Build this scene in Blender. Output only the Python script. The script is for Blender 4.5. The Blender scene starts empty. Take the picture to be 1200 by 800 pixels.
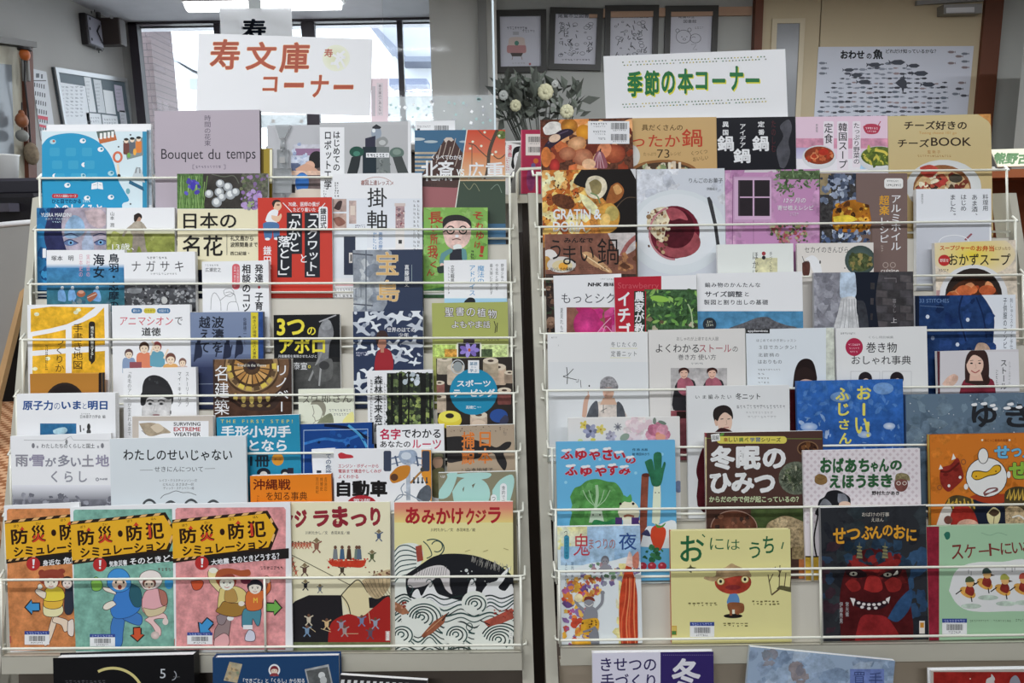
import bpy, math, random
from mathutils import Vector, Matrix
from mathutils.geometry import tessellate_polygon

scene = bpy.context.scene
COL = scene.collection
# ------------------------------------------------------------------ camera, world, lamps, exposure
FPX = 867.0                                   # focal length in pixels of a 1200 px wide frame
PITCH, ROLL = math.radians(10.0), math.radians(0.95)
CAM = Vector((0, 0, 1.5))
FW = Vector((0, math.cos(PITCH), -math.sin(PITCH)))
R0 = Vector((1, 0, 0)); U0 = Vector((0, math.sin(PITCH), math.cos(PITCH)))
RT = R0 * math.cos(ROLL) - U0 * math.sin(ROLL)
UP = R0 * math.sin(ROLL) + U0 * math.cos(ROLL)
cd = bpy.data.cameras.new('camera'); cam = bpy.data.objects.new('camera', cd); COL.objects.link(cam)
cd.sensor_width = 36; cd.lens = FPX / 1200 * 36; cd.clip_start = .05
cam.matrix_world = Matrix(((RT.x, UP.x, -FW.x, CAM.x), (RT.y, UP.y, -FW.y, CAM.y), (RT.z, UP.z, -FW.z, CAM.z), (0, 0, 0, 1)))
scene.camera = cam
scene.view_settings.view_transform = 'Standard'; scene.view_settings.look = 'None'
scene.view_settings.exposure = 0.0; scene.view_settings.gamma = 1.0
try: scene.view_settings.use_curve_mapping = False
except Exception: pass

wd = bpy.data.worlds.new('sky'); scene.world = wd; wd.use_nodes = True
nt = wd.node_tree
bgn = nt.nodes['Background']; bgn.inputs[0].default_value = (.86, .93, 1, 1); bgn.inputs[1].default_value = 4.0

CEIL_Z = 2.57
LAMPS = [(-1.21, 3.93, .76, 6), (-1.0, .55, 1.25, 20), (1.05, .6, 1.25, 12.5), (-.45, -1.4, 1.25, 45), (2.3, 2.4, 1.25, 24), (-.8, 2.4, 1.25, 11), (.9, 2.5, 1.25, 26)]   # x, y, length, watts; the last is added to brighten the picture wall

# ------------------------------------------------------------------ small helpers
KINK = 1.22
def lin(c):
    return tuple((x / 12.92 if x <= .04045 else ((x + .055) / 1.055) ** 2.4) for x in c)
def C(c, k=None):
    """colour of a thing, from a hex string"""
    k = KINK if k is None else k
    if not isinstance(c, str): return c
    if len(c) == 3: c = c[0] * 2 + c[1] * 2 + c[2] * 2
    q = [int(c[i:i + 2], 16) / 255 for i in (0, 2, 4)]; g = .3 * q[0] + .59 * q[1] + .11 * q[2]; r = lin([max(0, g + (x - g) * .95) for x in q])
    return tuple(min(.88, max(.004, x * k)) for x in r) + (1.0,)
def ray(px, py): return (FW + RT * ((px - 600) / FPX) + UP * ((400 - py) / FPX))
def at_plane(px, py, p0, n):
    d = ray(px, py); return CAM + d * ((p0 - CAM).dot(n) / d.dot(n))
def atY(px, py, y): return at_plane(px, py, Vector((0, y, 0)), Vector((0, 1, 0)))
def atX(px, py, x): return at_plane(px, py, Vector((x, 0, 0)), Vector((1, 0, 0)))
def atZ(px, py, z): return at_plane(px, py, Vector((0, 0, z)), Vector((0, 0, 1)))

MATS = {}
def mat(name, col=None, rough=.5, spec=.5, metal=0, noise=0, nscale=8, bump=0, emit=0, k=None):
    if name in MATS: return MATS[name]
    m = bpy.data.materials.new(name); m.use_nodes = True; t = m.node_tree
    b = t.nodes['Principled BSDF']; c = C(col, k)
    b.inputs['Base Color'].default_value = c; b.inputs['Roughness'].default_value = rough
    b.inputs['Specular IOR Level'].default_value = spec; b.inputs['Metallic'].default_value = metal
    if noise or bump:
        tc = t.nodes.new('ShaderNodeTexCoord'); no = t.nodes.new('ShaderNodeTexNoise')
        no.inputs['Scale'].default_value = nscale; no.inputs['Detail'].default_value = 5
        t.links.new(tc.outputs['Object'], no.inputs['Vector'])
        if noise:
            cr = t.nodes.new('ShaderNodeValToRGB'); t.links.new(no.outputs['Fac'], cr.inputs[0])
            cr.color_ramp.elements[0].position = .3; cr.color_ramp.elements[1].position = .7
            cr.color_ramp.elements[0].color = tuple(x * (1 - noise) for x in c[:3]) + (1,)
            cr.color_ramp.elements[1].color = tuple(min(.95, x * (1 + noise)) for x in c[:3]) + (1,)
            t.links.new(cr.outputs[0], b.inputs['Base Color'])
        if bump:
            bm_ = t.nodes.new('ShaderNodeBump'); bm_.inputs['Strength'].default_value = bump; bm_.inputs['Distance'].default_value = .004
            t.links.new(no.outputs['Fac'], bm_.inputs['Height']); t.links.new(bm_.outputs[0], b.inputs['Normal'])
    if emit:
        b.inputs['Emission Color'].default_value = c; b.inputs['Emission Strength'].default_value = emit
    MATS[name] = m; return m
def clear_mat(name, col=(.97, .99, .99, 1), gloss=.12, rough=.03, frost=0, ior=1.45):
    if name in MATS: return MATS[name]
    m = bpy.data.materials.new(name); m.use_nodes = True; t = m.node_tree; t.nodes.clear()
    o = t.nodes.new('ShaderNodeOutputMaterial'); tr = t.nodes.new('ShaderNodeBsdfTransparent'); gl = t.nodes.new('ShaderNodeBsdfGlossy')
    tr.inputs[0].default_value = col; gl.inputs['Roughness'].default_value = rough; gl.inputs[0].default_value = (.9, .9, .9, 1)
    fr = t.nodes.new('ShaderNodeFresnel'); fr.inputs[0].default_value = ior
    ma = t.nodes.new('ShaderNodeMath'); ma.operation = 'ADD'; ma.inputs[1].default_value = gloss; ma.use_clamp = True
    mx = t.nodes.new('ShaderNodeMixShader'); t.links.new(fr.outputs[0], ma.inputs[0]); t.links.new(ma.outputs[0], mx.inputs[0])
    t.links.new(tr.outputs[0], mx.inputs[1]); t.links.new(gl.outputs[0], mx.inputs[2])
    last = mx
    if frost:
        df = t.nodes.new('ShaderNodeBsdfTranslucent'); df.inputs[0].default_value = (.85, .88, .88, 1)
        d2 = t.nodes.new('ShaderNodeBsdfDiffuse'); d2.inputs[0].default_value = (.8, .82, .82, 1)
        m1 = t.nodes.new('ShaderNodeMixShader'); t.links.new(df.outputs[0], m1.inputs[1]); t.links.new(d2.outputs[0], m1.inputs[2])
        m2 = t.nodes.new('ShaderNodeMixShader'); m2.inputs[0].default_value = frost
        t.links.new(mx.outputs[0], m2.inputs[1]); t.links.new(m1.outputs[0], m2.inputs[2]); last = m2
    t.links.new(last.outputs[0], o.inputs[0]); MATS[name] = m; return m
def ink_mat(name, kind):
    """printed paper: colour comes from the print itself; kinds 1 and 2 give printed photographs and paintings their grain"""
    m = bpy.data.materials.new(name); m.use_nodes = True; t = m.node_tree; b = t.nodes['Principled BSDF']
    a = t.nodes.new('ShaderNodeAttribute'); a.attribute_name = 'ink'
    b.inputs['Roughness'].default_value = .38 if kind < 3 else .8; b.inputs['Specular IOR Level'].default_value = .16 if kind < 3 else .15
    tc = t.nodes.new('ShaderNodeTexCoord'); no = t.nodes.new('ShaderNodeTexNoise')
    t.links.new(tc.outputs['Object'], no.inputs['Vector'])
    if kind in (1, 2):
        no.inputs['Scale'].default_value = 55 if kind == 1 else 150; no.inputs['Detail'].default_value = 6
        no.inputs['Roughness'].default_value = .65
        mr = t.nodes.new('ShaderNodeMapRange'); mr.inputs[1].default_value = .3; mr.inputs[2].default_value = .7
        mr.inputs[3].default_value = .62 if kind == 1 else .3; mr.inputs[4].default_value = 1.3 if kind == 1 else 1.7
        t.links.new(no.outputs['Fac'], mr.inputs[0])
        mu = t.nodes.new('ShaderNodeMix'); mu.data_type = 'RGBA'; mu.blend_type = 'MULTIPLY'; mu.inputs[0].default_value = 1
        t.links.new(a.outputs['Color'], mu.inputs[6]); t.links.new(mr.outputs[0], mu.inputs[7])
        t.links.new(mu.outputs[2], b.inputs['Base Color'])
    else:
        t.links.new(a.outputs['Color'], b.inputs['Base Color'])
        no.inputs['Scale'].default_value = 30
        bm_ = t.nodes.new('ShaderNodeBump'); bm_.inputs['Strength'].default_value = .03; bm_.inputs['Distance'].default_value = .002
        t.links.new(no.outputs['Fac'], bm_.inputs['Height']); t.links.new(bm_.outputs[0], b.inputs['Normal'])
    return m
def backlit_mat():
    m = ink_mat('printed_translucent_plate', 0); t = m.node_tree; b = t.nodes['Principled BSDF']; a = [n for n in t.nodes if n.type == 'ATTRIBUTE'][0]; o = [n for n in t.nodes if n.type == 'OUTPUT_MATERIAL'][0]
    tl = t.nodes.new('ShaderNodeBsdfTranslucent'); mx = t.nodes.new('ShaderNodeMixShader'); mx.inputs[0].default_value = .88
    t.links.new(a.outputs['Color'], tl.inputs[0]); t.links.new(b.outputs[0], mx.inputs[1]); t.links.new(tl.outputs[0], mx.inputs[2]); t.links.new(mx.outputs[0], o.inputs[0]); return m
INKS = [ink_mat('printed_cover', 0), ink_mat('printed_photo', 1), ink_mat('printed_grainy_photo', 2)]

def link(name, verts, faces, m, parent=None, smooth=False):
    me = bpy.data.meshes.new(name); me.from_pydata([tuple(v) for v in verts], [], faces); me.update()
    ms = m if isinstance(m, (list, tuple)) else [m]
    for x in ms: me.materials.append(x)
    if smooth:
        for p in me.polygons: p.use_smooth = True
    o = bpy.data.objects.new(name, me); COL.objects.link(o)
    if parent: o.parent = parent
    return o
def empty(name, M=None, loc=None):
    o = bpy.data.objects.new(name, None); COL.objects.link(o); o.empty_display_size = .05
    if M is not None: o.matrix_world = M
    if loc is not None: o.location = loc
    return o
def tag(o, label, cat, group=None):
    o['label'] = label; o['category'] = cat
    if group: o['group'] = group
    return o
def structure(o): o['kind'] = 'structure'; return o

class MB:
    """collects shapes for one mesh"""
    def __init__(s): s.v = []; s.f = []
    def add(s, vs, fs):
        b = len(s.v); s.v += [Vector(x) for x in vs]; s.f += [tuple(i + b for i in f) for f in fs]; return s
    def hexa(s, p):      # 8 corners: bottom 4 ccw, top 4 ccw
        return s.add(p, [(3, 2, 1, 0), (4, 5, 6, 7), (0, 1, 5, 4), (1, 2, 6, 5), (2, 3, 7, 6), (3, 0, 4, 7)])
    def box(s, lo, hi):
        x0, y0, z0 = lo; x1, y1, z1 = hi
        return s.hexa([(x0, y0, z0), (x1, y0, z0), (x1, y1, z0), (x0, y1, z0), (x0, y0, z1), (x1, y0, z1), (x1, y1, z1), (x0, y1, z1)])
    def bbox(s, lo, hi, r):   # box with chamfered edges
        x0, y0, z0 = lo; x1, y1, z1 = hi
        pts = []
        for (z, e) in ((z0, r), (z0 + r, 0), (z1 - r, 0), (z1, r)):
            X0, X1, Y0, Y1 = x0 + e, x1 - e, y0 + e, y1 - e
            pts.append([(X0 + r, Y0, z), (X1 - r, Y0, z), (X1, Y0 + r, z), (X1, Y1 - r, z), (X1 - r, Y1, z), (X0 + r, Y1, z), (X0, Y1 - r, z), (X0, Y0 + r, z)])
        vs = [p for ring in pts for p in ring]; fs = [tuple(range(7, -1, -1)), tuple(range(24, 32))]
        for k in range(3):
            for i in range(8): fs.append((k * 8 + i, k * 8 + (i + 1) % 8, (k + 1) * 8 + (i + 1) % 8, (k + 1) * 8 + i))
        return s.add(vs, fs)
    def prism(s, poly, off):   # 3-D polygon pushed by off
        n = len(poly); off = Vector(off); a = [Vector(p) for p in poly]; b = [p + off for p in a]
        tr = tessellate_polygon([a]); fs = [tuple(t) for t in tr] + [tuple(i + n for i in reversed(t)) for t in tr]
        fs += [(i, (i + 1) % n, (i + 1) % n + n, i + n) for i in range(n)]
        return s.add(a + b, fs)
    def tube(s, pts, r, n=8, closed=False, cap=True):
        pts = [Vector(p) for p in pts]; N = len(pts); rs = r if isinstance(r, (list, tuple)) else [r] * N
        rings = []; prev = None
        for i, p in enumerate(pts):
            a = pts[i - 1] if (i > 0 or closed) else p; b = pts[(i + 1) % N] if (i < N - 1 or closed) else p
            t = (b - a).normalized()
            if prev is None:
                u = t.orthogonal().normalized()
            else:
                u = (prev - t * prev.dot(t)); u = u.normalized() if u.length > 1e-6 else t.orthogonal().normalized()
            prev = u; w = t.cross(u)
            rings.append([p + (u * math.cos(2 * math.pi * k / n) + w * math.sin(2 * math.pi * k / n)) * rs[i] for k in range(n)])
        vs = [q for g in rings for q in g]; fs = []
        for i in range(N if closed else N - 1):
            j = (i + 1) % N
            for k in range(n): fs.append((i * n + k, i * n + (k + 1) % n, j * n + (k + 1) % n, j * n + k))
        if cap and not closed: fs += [tuple(range(n - 1, -1, -1)), tuple(range((N - 1) * n, N * n))]
        return s.add(vs, fs)
    def ball(s, c, rx, ry=None, rz=None, n=10, m=6, rot=None):
        ry = rx if ry is None else ry; rz = rx if rz is None else rz
        vs = []; fs = []
        for i in range(m + 1):
            th = math.pi * i / m
            for k in range(n):
                ph = 2 * math.pi * k / n
                q = Vector((rx * math.sin(th) * math.cos(ph), ry * math.sin(th) * math.sin(ph), rz * math.cos(th)))
                if rot is not None: q = rot @ q
                vs.append(Vector(c) + q)
        for i in range(m):
            for k in range(n): fs.append((i * n + k, (i + 1) * n + k, (i + 1) * n + (k + 1) % n, i * n + (k + 1) % n))
        return s.add(vs, fs)
    def cyl(s, c, axis, r, n=24, r2=None):
        c = Vector(c); axis = Vector(axis); return s.tube([c, c + axis], [r, r if r2 is None else r2], n)
    def obj(s, name, m, parent=None, smooth=False): return link(name, s.v, s.f, m, parent, smooth)

# ------------------------------------------------------------------ letters
GC = {}
def glyph(ch, wt):
    wt = max(0.0, wt); key = (ch, round(wt, 3))
    if key in GC: return GC[key]
    if wt > 0:            # bolder: a pen line of that half width round every outline
        v, f, adv = glyph(ch, 0); ec = {}
        for t in f:
            for i in range(len(t)):
                k = tuple(sorted((t[i], t[(i + 1) % len(t)]))); ec[k] = ec.get(k, 0) + 1
        v = list(v); f = list(f); q = wt * .42
        for (i, j), c in ec.items():
            if c != 1: continue
            (xa, ya), (xb, yb) = v[i], v[j]; l = math.hypot(xb - xa, yb - ya)
            if l < 1e-6: continue
            dx, dy = (xb - xa) / l, (yb - ya) / l; b = len(v)
            v += [(xa - dx * q - dy * wt, ya - dy * q + dx * wt), (xa - dx * q + dy * wt, ya - dy * q - dx * wt), (xb + dx * q + dy * wt, yb + dy * q - dx * wt), (xb + dx * q - dy * wt, yb + dy * q + dx * wt)]; f.append((b, b + 1, b + 2, b + 3))
        r = (v, f, adv); GC[key] = r; return r
    def ext(s):
        c = bpy.data.curves.new('t', 'FONT'); c.body = s; c.size = 1; c.resolution_u = 3
        o = bpy.data.objects.new('t', c); me = o.to_mesh()
        v = [(x.co.x, x.co.y) for x in me.vertices]; f = [tuple(p.vertices) for p in me.polygons]
        o.to_mesh_clear(); bpy.data.objects.remove(o); bpy.data.curves.remove(c); return v, f
    if ch in (' ', '\u3000'): r = ([], [], .3 if ch == ' ' else 1.0)
    else:
        v, f = ext(ch)
        if ord(ch) > 0x2000: adv = 1.0
        else:
            v2, _ = ext(ch + ch); adv = max(x for x, y in v2) - max(x for x, y in v)
        r = (v, f, adv)
    GC[key] = r; return r
ROTV = 'ー「」（）～〜…―-－'
def compose(s, vert, wt, track=0):
    V = []; F = []; x = 0.0; y = 0.0
    for ch in s:
        v, f, adv = glyph(ch, wt); b = len(V)
        if vert:
            if ch in ROTV: V += [((b_ - .38) + .5, y - (a_ - .5)) for a_, b_ in v] if ch not in '「」' else [((b_ - .38) + .5, y - (a_ - .5)) for a_, b_ in v]
            elif ch in '、。': V += [(a_ + .6, y + b_ + .45 - .38 + .38 - .38) for a_, b_ in v]
            elif ch in 'っゃゅょッャュョァィゥェォ': V += [(a_ + .08, y + b_ - .30) for a_, b_ in v]
            elif ch == ' ': y += .4
            else: V += [(a_ + (1 - adv) / 2, y + b_ - .38) for a_, b_ in v]
            y -= (1 + track)
        else:
            V += [(a_ + x, b_) for a_, b_ in v]; x += adv + track
        F += [tuple(i + b for i in t) for t in f]
    return V, F

# ------------------------------------------------------------------ printed art (drawn on the plane of the current cover)
class Art:
    def __init__(s, uv, W, H, z0):
        s.uv = uv; s.W = W; s.H = H; s.z = z0; s.V = []; s.F = []; s.Cc = []; s.M = []
    def push(s, pts, cols, faces, m=0):
        """pts in frame pixels -> cover plane, clipped to the cover"""
        q = [s.uv(x, y) for x, y in pts]; s.z += .000004
        W, H = s.W, s.H
        for fi, f in enumerate(faces):
            z = s.z - (fi % 8) * 4e-7
            poly = [(q[i][0], q[i][1], cols[i] if isinstance(cols, list) else cols) for i in f]
            if any(a < 0 or a > W or b < 0 or b > H for a, b, _ in poly):
                for ax, lim, sg in ((0, 0, 1), (0, W, -1), (1, 0, 1), (1, H, -1)):
                    out = []
                    for i in range(len(poly)):
                        A, B = poly[i], poly[(i + 1) % len(poly)]; da = (A[ax] - lim) * sg; db = (B[ax] - lim) * sg
                        if da >= 0: out.append(A)
                        if (da >= 0) != (db >= 0):
                            t = da / (da - db)
                            out.append((A[0] + (B[0] - A[0]) * t, A[1] + (B[1] - A[1]) * t, tuple(A[2][k] + (B[2][k] - A[2][k]) * t for k in range(4))))
                    poly = out
                    if len(poly) < 3: break
                if len(poly) < 3: continue
            ar = sum(poly[i][0] * poly[(i + 1) % len(poly)][1] - poly[(i + 1) % len(poly)][0] * poly[i][1] for i in range(len(poly)))
            if abs(ar) < 1e-12: continue
            if ar < 0: poly = poly[::-1]
            b = len(s.V)
            s.V += [(p[0], p[1], z) for p in poly]; s.F.append(tuple(range(b, b + len(poly)))); s.Cc += [p[2] for p in poly]; s.M.append(m)
A = None
def P(pts, c, m=0):
    """filled outline; c may be a (top, bottom) pair"""
    t = tessellate_polygon([[Vector((x, y, 0)) for x, y in pts]])
    if isinstance(c, tuple) and len(c) == 2:
        y0 = min(y for _, y in pts); y1 = max(y for _, y in pts); a, b = C(c[0]), C(c[1])
        cols = [tuple(a[k] + (b[k] - a[k]) * (y - y0) / (y1 - y0 + 1e-9) for k in range(4)) for _, y in pts]
    else: cols = C(c)
    A.push(pts, cols, [tuple(x) for x in t], m)
def R(x0, y0, x1, y1, c, m=0, c2=None, hz=0):
    a = C(c)
    if c2 is None: A.push([(x0, y1), (x1, y1), (x1, y0), (x0, y0)], a, [(0, 1, 2, 3)], m)
    else:
        b = C(c2); A.push([(x0, y1), (x1, y1), (x1, y0), (x0, y0)], [a, b, b, a] if hz else [b, b, a, a], [(0, 1, 2), (0, 2, 3)], m)
def Q(a, b, c_, d, c, m=0): P([a, b, c_, d], c, m)
def E(cx, cy, rx, ry, c, m=0, c2=None, rot=0, a0=0, a1=360, n=26):
    cr, sr = math.cos(math.radians(rot)), math.sin(math.radians(rot)); pts = [(cx, cy)]
    for i in range(n + 1):
        t = math.radians(a0 + (a1 - a0) * i / n); x, y = rx * math.cos(t), ry * math.sin(t)
        pts.append((cx + x * cr - y * sr, cy + x * sr + y * cr))
    cc = C(c); cols = [cc] + [C(c2) if c2 else cc] * (n + 1)
    A.push(pts, cols, [(0, i, i + 1) for i in range(1, n + 1)], m)
def RING(cx, cy, rx, ry, w, c, a0=0, a1=360, rot=0, n=28):
    cr, sr = math.cos(math.radians(rot)), math.sin(math.radians(rot)); pts = []
    for i in range(n + 1):
        t = math.radians(a0 + (a1 - a0) * i / n)
        for k in (0, 1):
            x, y = (rx - k * w) * math.cos(t), (ry - k * w) * math.sin(t); pts.append((cx + x * cr - y * sr, cy + x * sr + y * cr))
    A.push(pts, C(c), [(2 * i, 2 * i + 1, 2 * i + 3, 2 * i + 2) for i in range(n)])
def RR(x0, y0, x1, y1, r, c, m=0):
    p = []
    for cx, cy, a in ((x1 - r, y0 + r, -90), (x1 - r, y1 - r, 0), (x0 + r, y1 - r, 90), (x0 + r, y0 + r, 180)):
        for i in range(5): t = math.radians(a + 22.5 * i); p.append((cx + r * math.cos(t), cy + r * math.sin(t)))
    P(p, c, m)
def L(pts, w, c, m=0):
    """pen stroke"""
    n = len(pts); w = w if isinstance(w, (list, tuple)) else [w] * n; o = []
    for i in range(n):
        a = pts[max(0, i - 1)]; b = pts[min(n - 1, i + 1)]; dx, dy = b[0] - a[0], b[1] - a[1]; l = math.hypot(dx, dy) or 1
        nx, ny = -dy / l * w[i] / 2, dx / l * w[i] / 2; o += [(pts[i][0] + nx, pts[i][1] + ny), (pts[i][0] - nx, pts[i][1] - ny)]
    A.push(o, C(c), [(2 * i, 2 * i + 1, 2 * i + 3, 2 * i + 2) for i in range(n - 1)], m)
def SM(pts, k=5):
    """smooth a coarse line"""
    o = []; n = len(pts)
    for i in range(n - 1):
        p0, p1, p2, p3 = pts[max(0, i - 1)], pts[i], pts[i + 1], pts[min(n - 1, i + 2)]
        for j in range(k):
            t = j / k; o.append(tuple(.5 * (2 * p1[d] + (p2[d] - p0[d]) * t + (2 * p0[d] - 5 * p1[d] + 4 * p2[d] - p3[d]) * t * t + (3 * p1[d] - p0[d] - 3 * p2[d] + p3[d]) * t ** 3) for d in (0, 1)))
    return o + [pts[-1]]
def PS(pts, c, m=0, k=4): P(SM(list(pts) + [pts[0]], k)[:-1], c, m)
def T(s, x0, y0, x1, y1, c, b=.012, v=0, rot=0, sh=0, o=None, tr=0, m=0):
    """lettering that fills the box x0 y0 x1 y1; v = vertical lines; o = (outline colour, weight)"""
    V0, F0 = compose(s, v, b, tr); xs = [p[0] for p in V0]; ys = [p[1] for p in V0]
    ax, bx, ay, by = min(xs), max(xs), min(ys), max(ys); cx, cy = (x0 + x1) / 2, (y0 + y1) / 2
    cr, sr = math.cos(math.radians(rot)), math.sin(math.radians(rot))
    def tf(p):
        x = (p[0] - (ax + bx) / 2) / (bx - ax + 1e-9) * (x1 - x0); y = -(p[1] - (ay + by) / 2) / (by - ay + 1e-9) * (y1 - y0); x -= y * sh
        return (cx + x * cr - y * sr, cy + x * sr + y * cr)
    if o:
        V1, F1 = compose(s, v, b + o[1], tr); A.push([tf(p) for p in V1], C(o[0]), F1)
    A.push([tf(p) for p in V0], C(c), F0, m)
def V(s, x0, y0, x1, y1, c, b=.012, **k): T(s, x0, y0, x1, y1, c, b, v=1, **k)
def D(x0, y0, x1, y1, c, n=8, seed=1):
    """a line of print too small to read: short broken strokes"""
    r = random.Random(seed + int(x0 * 7 + y0 * 13)); hz = (x1 - x0) >= (y1 - y0); pts = []; fs = []
    for i in range(n):
        for j in range(2):
            t0 = (i + .12 + .4 * j * r.random()) / n; t1 = (i + .55 + .35 * r.random()) / n; a = .05 + .5 * j + .15 * r.random(); b_ = a + .16 + .2 * r.random()
            if hz: q = [(x0 + (x1 - x0) * t0, y0 + (y1 - y0) * a), (x0 + (x1 - x0) * t1, y0 + (y1 - y0) * a), (x0 + (x1 - x0) * t1, y0 + (y1 - y0) * b_), (x0 + (x1 - x0) * t0, y0 + (y1 - y0) * b_)]
            else: q = [(x0 + (x1 - x0) * a, y0 + (y1 - y0) * t0), (x0 + (x1 - x0) * b_, y0 + (y1 - y0) * t0), (x0 + (x1 - x0) * b_, y0 + (y1 - y0) * t1), (x0 + (x1 - x0) * a, y0 + (y1 - y0) * t1)]
            k = len(pts); pts += q; fs.append((k, k + 1, k + 2, k + 3))
    A.push(pts, C(c), fs)
def S(x0, y0, x1, y1, n, r0, r1, cols, seed=1, m=0, asp=1.0, el=0, leaf=0):
    """scattered dabs of colour (leaves, petals, food); el=1 keeps them in the ellipse"""
    r = random.Random(seed)
    for _ in range(n):
        while 1:
            u, w = r.random() * 2 - 1, r.random() * 2 - 1
            if not el or u * u + w * w < 1: break
        cx = (x0 + x1) / 2 + u * (x1 - x0) / 2; cy = (y0 + y1) / 2 + w * (y1 - y0) / 2; a = r0 + (r1 - r0) * r.random() ** 1.5
        c = r.choice(cols); t = r.random() * 180
        if leaf: E(cx, cy, a, a * .38, c, m, rot=t, n=8)
        elif m == 0: E(cx, cy, a, a * asp * (.6 + .4 * r.random()), c, m, rot=t, n=9)
        else:
            q = .55 + .45 * r.random(); u1, u2 = math.cos(t), math.sin(t); pp = [(cx, cy)]
            for k in range(12):
                f = a * (.62 + .6 * r.random()); x, y = f * math.cos(k * math.pi / 6), f * asp * q * math.sin(k * math.pi / 6); pp.append((cx + x * u1 - y * u2, cy + x * u2 + y * u1))
            A.push(pp, C(c), [(0, k, k % 12 + 1) for k in range(1, 13)], m)
def BAR(x0, y0, x1, y1, c='222', seed=3):
    r = random.Random(seed); x = x0
    while x < x1:
        w = (x1 - x0) * (.015 + .03 * r.random()); R(x, y0, min(x1, x + w), y1, c); x += w + (x1 - x0) * (.015 + .025 * r.random())
def face(cx, cy, rx, ry, skin='e8c4a8', hair='2a2220', fringe=.35, eyes=1, smile=1, long=0, hr=1.18):
    """a small drawn or printed head"""
    if long: PS([(cx - rx * hr, cy - ry * .5), (cx, cy - ry * 1.3), (cx + rx * hr, cy - ry * .5), (cx + rx * (hr + .1), cy + ry * long), (cx - rx * (hr + .1), cy + ry * long)], hair)
    E(cx, cy - ry * .18, rx * hr, ry * 1.12, hair, n=18)
    E(cx, cy + ry * .08, rx * .9, ry * .95, skin, n=18)
    if fringe: PS([(cx - rx * .98, cy - ry * .15), (cx - rx * .7, cy - ry * .95), (cx + rx * .7, cy - ry * .95), (cx + rx * .98, cy - ry * .15), (cx + rx * .5, cy - ry * (.9 - fringe)), (cx - rx * .3, cy - ry * (.95 - fringe))], hair)
    if eyes:
        for s_ in (-1, 1): E(cx + s_ * rx * .38, cy + ry * .08, rx * .12, ry * .1, '2a2220', n=8); L([(cx + s_ * rx * .55, cy - ry * .12), (cx + s_ * rx * .2, cy - ry * .15)], ry * .06, hair)
        L([(cx, cy + ry * .15), (cx + rx * .06, cy + ry * .38), (cx - rx * .08, cy + ry * .4)], ry * .05, 'b08870')
        L(SM([(cx - rx * .3, cy + ry * (.6 if smile else .64)), (cx, cy + ry * (.7 if smile else .62)), (cx + rx * .3, cy + ry * (.6 if smile else .64))]), ry * .09, 'b05050')
# ------------------------------------------------------------------ the room
X0, X1, Y0, Y1 = -2.17, 3.3, -3.2, 4.4
YP = 3.9                                     # the wall with pictures and the door stands forward of the window wall
M_WALL = mat('grey_plaster', 'a5a4a1', .85, .15, noise=.04, nscale=3)
M_WALL2 = mat('dull_plaster', '9c9d98', .85, .15, noise=.04, nscale=3)
M_CEIL = mat('ceiling_board', 'd2d2d8', .9, .1, noise=.03, nscale=12)
M_FLOOR = mat('brown_floor', '453b33', .5, .3, noise=.12, nscale=5)
structure(MB().box((X0 - .1, Y0 - .1, -.1), (X1 + .1, Y1 + .2, 0)).obj('floor', M_FLOOR))
structure(MB().box((X0 - .1, Y0 - .1, CEIL_Z), (X1 + .1, Y1 + .2, CEIL_Z + .1)).obj('ceiling', M_CEIL))
structure(MB().box((X0 - .1, Y0 - .1, 0), (X0, Y1 + .2, CEIL_Z)).obj('wall_left', M_WALL))
structure(MB().box((X1, Y0 - .1, 0), (X1 + .1, Y1 + .2, CEIL_Z)).obj('wall_right', M_WALL2))
structure(MB().box((X0, Y0 - .1, 0), (X1, Y0, CEIL_Z)).obj('wall_front', M_WALL))
# window wall: opening between these two points
wa = atY(152, 24, Y1); wb = atY(512, 24, Y1); WX0, WX1 = wa.x, wb.x; WZ1 = atY(330, 20, Y1).z; WZ0 = .9
mb = MB(); mb.box((X0, Y1, 0), (X1, Y1 + .12, WZ0)); mb.box((X0, Y1, WZ1), (X1, Y1 + .12, CEIL_Z)); mb.box((X0, Y1, WZ0), (WX0, Y1 + .12, WZ1)); mb.box((WX1, Y1, WZ0), (X1, Y1 + .12, WZ1))
structure(mb.obj('wall_back', M_WALL))
px = atY(582, 60, YP).x; cx0 = atY(506, 60, YP).x
structure(MB().box((px, YP, 0), (X1, Y1 - .001, CEIL_Z)).obj('wall_picture_side', M_WALL2))
structure(MB().box((cx0, YP - .06, 0), (px + .002, Y1 - .001, CEIL_Z)).obj('wall_pillar', mat('warm_plaster', 'bcb8b0', .85, .15, noise=.03, nscale=4)))
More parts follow.
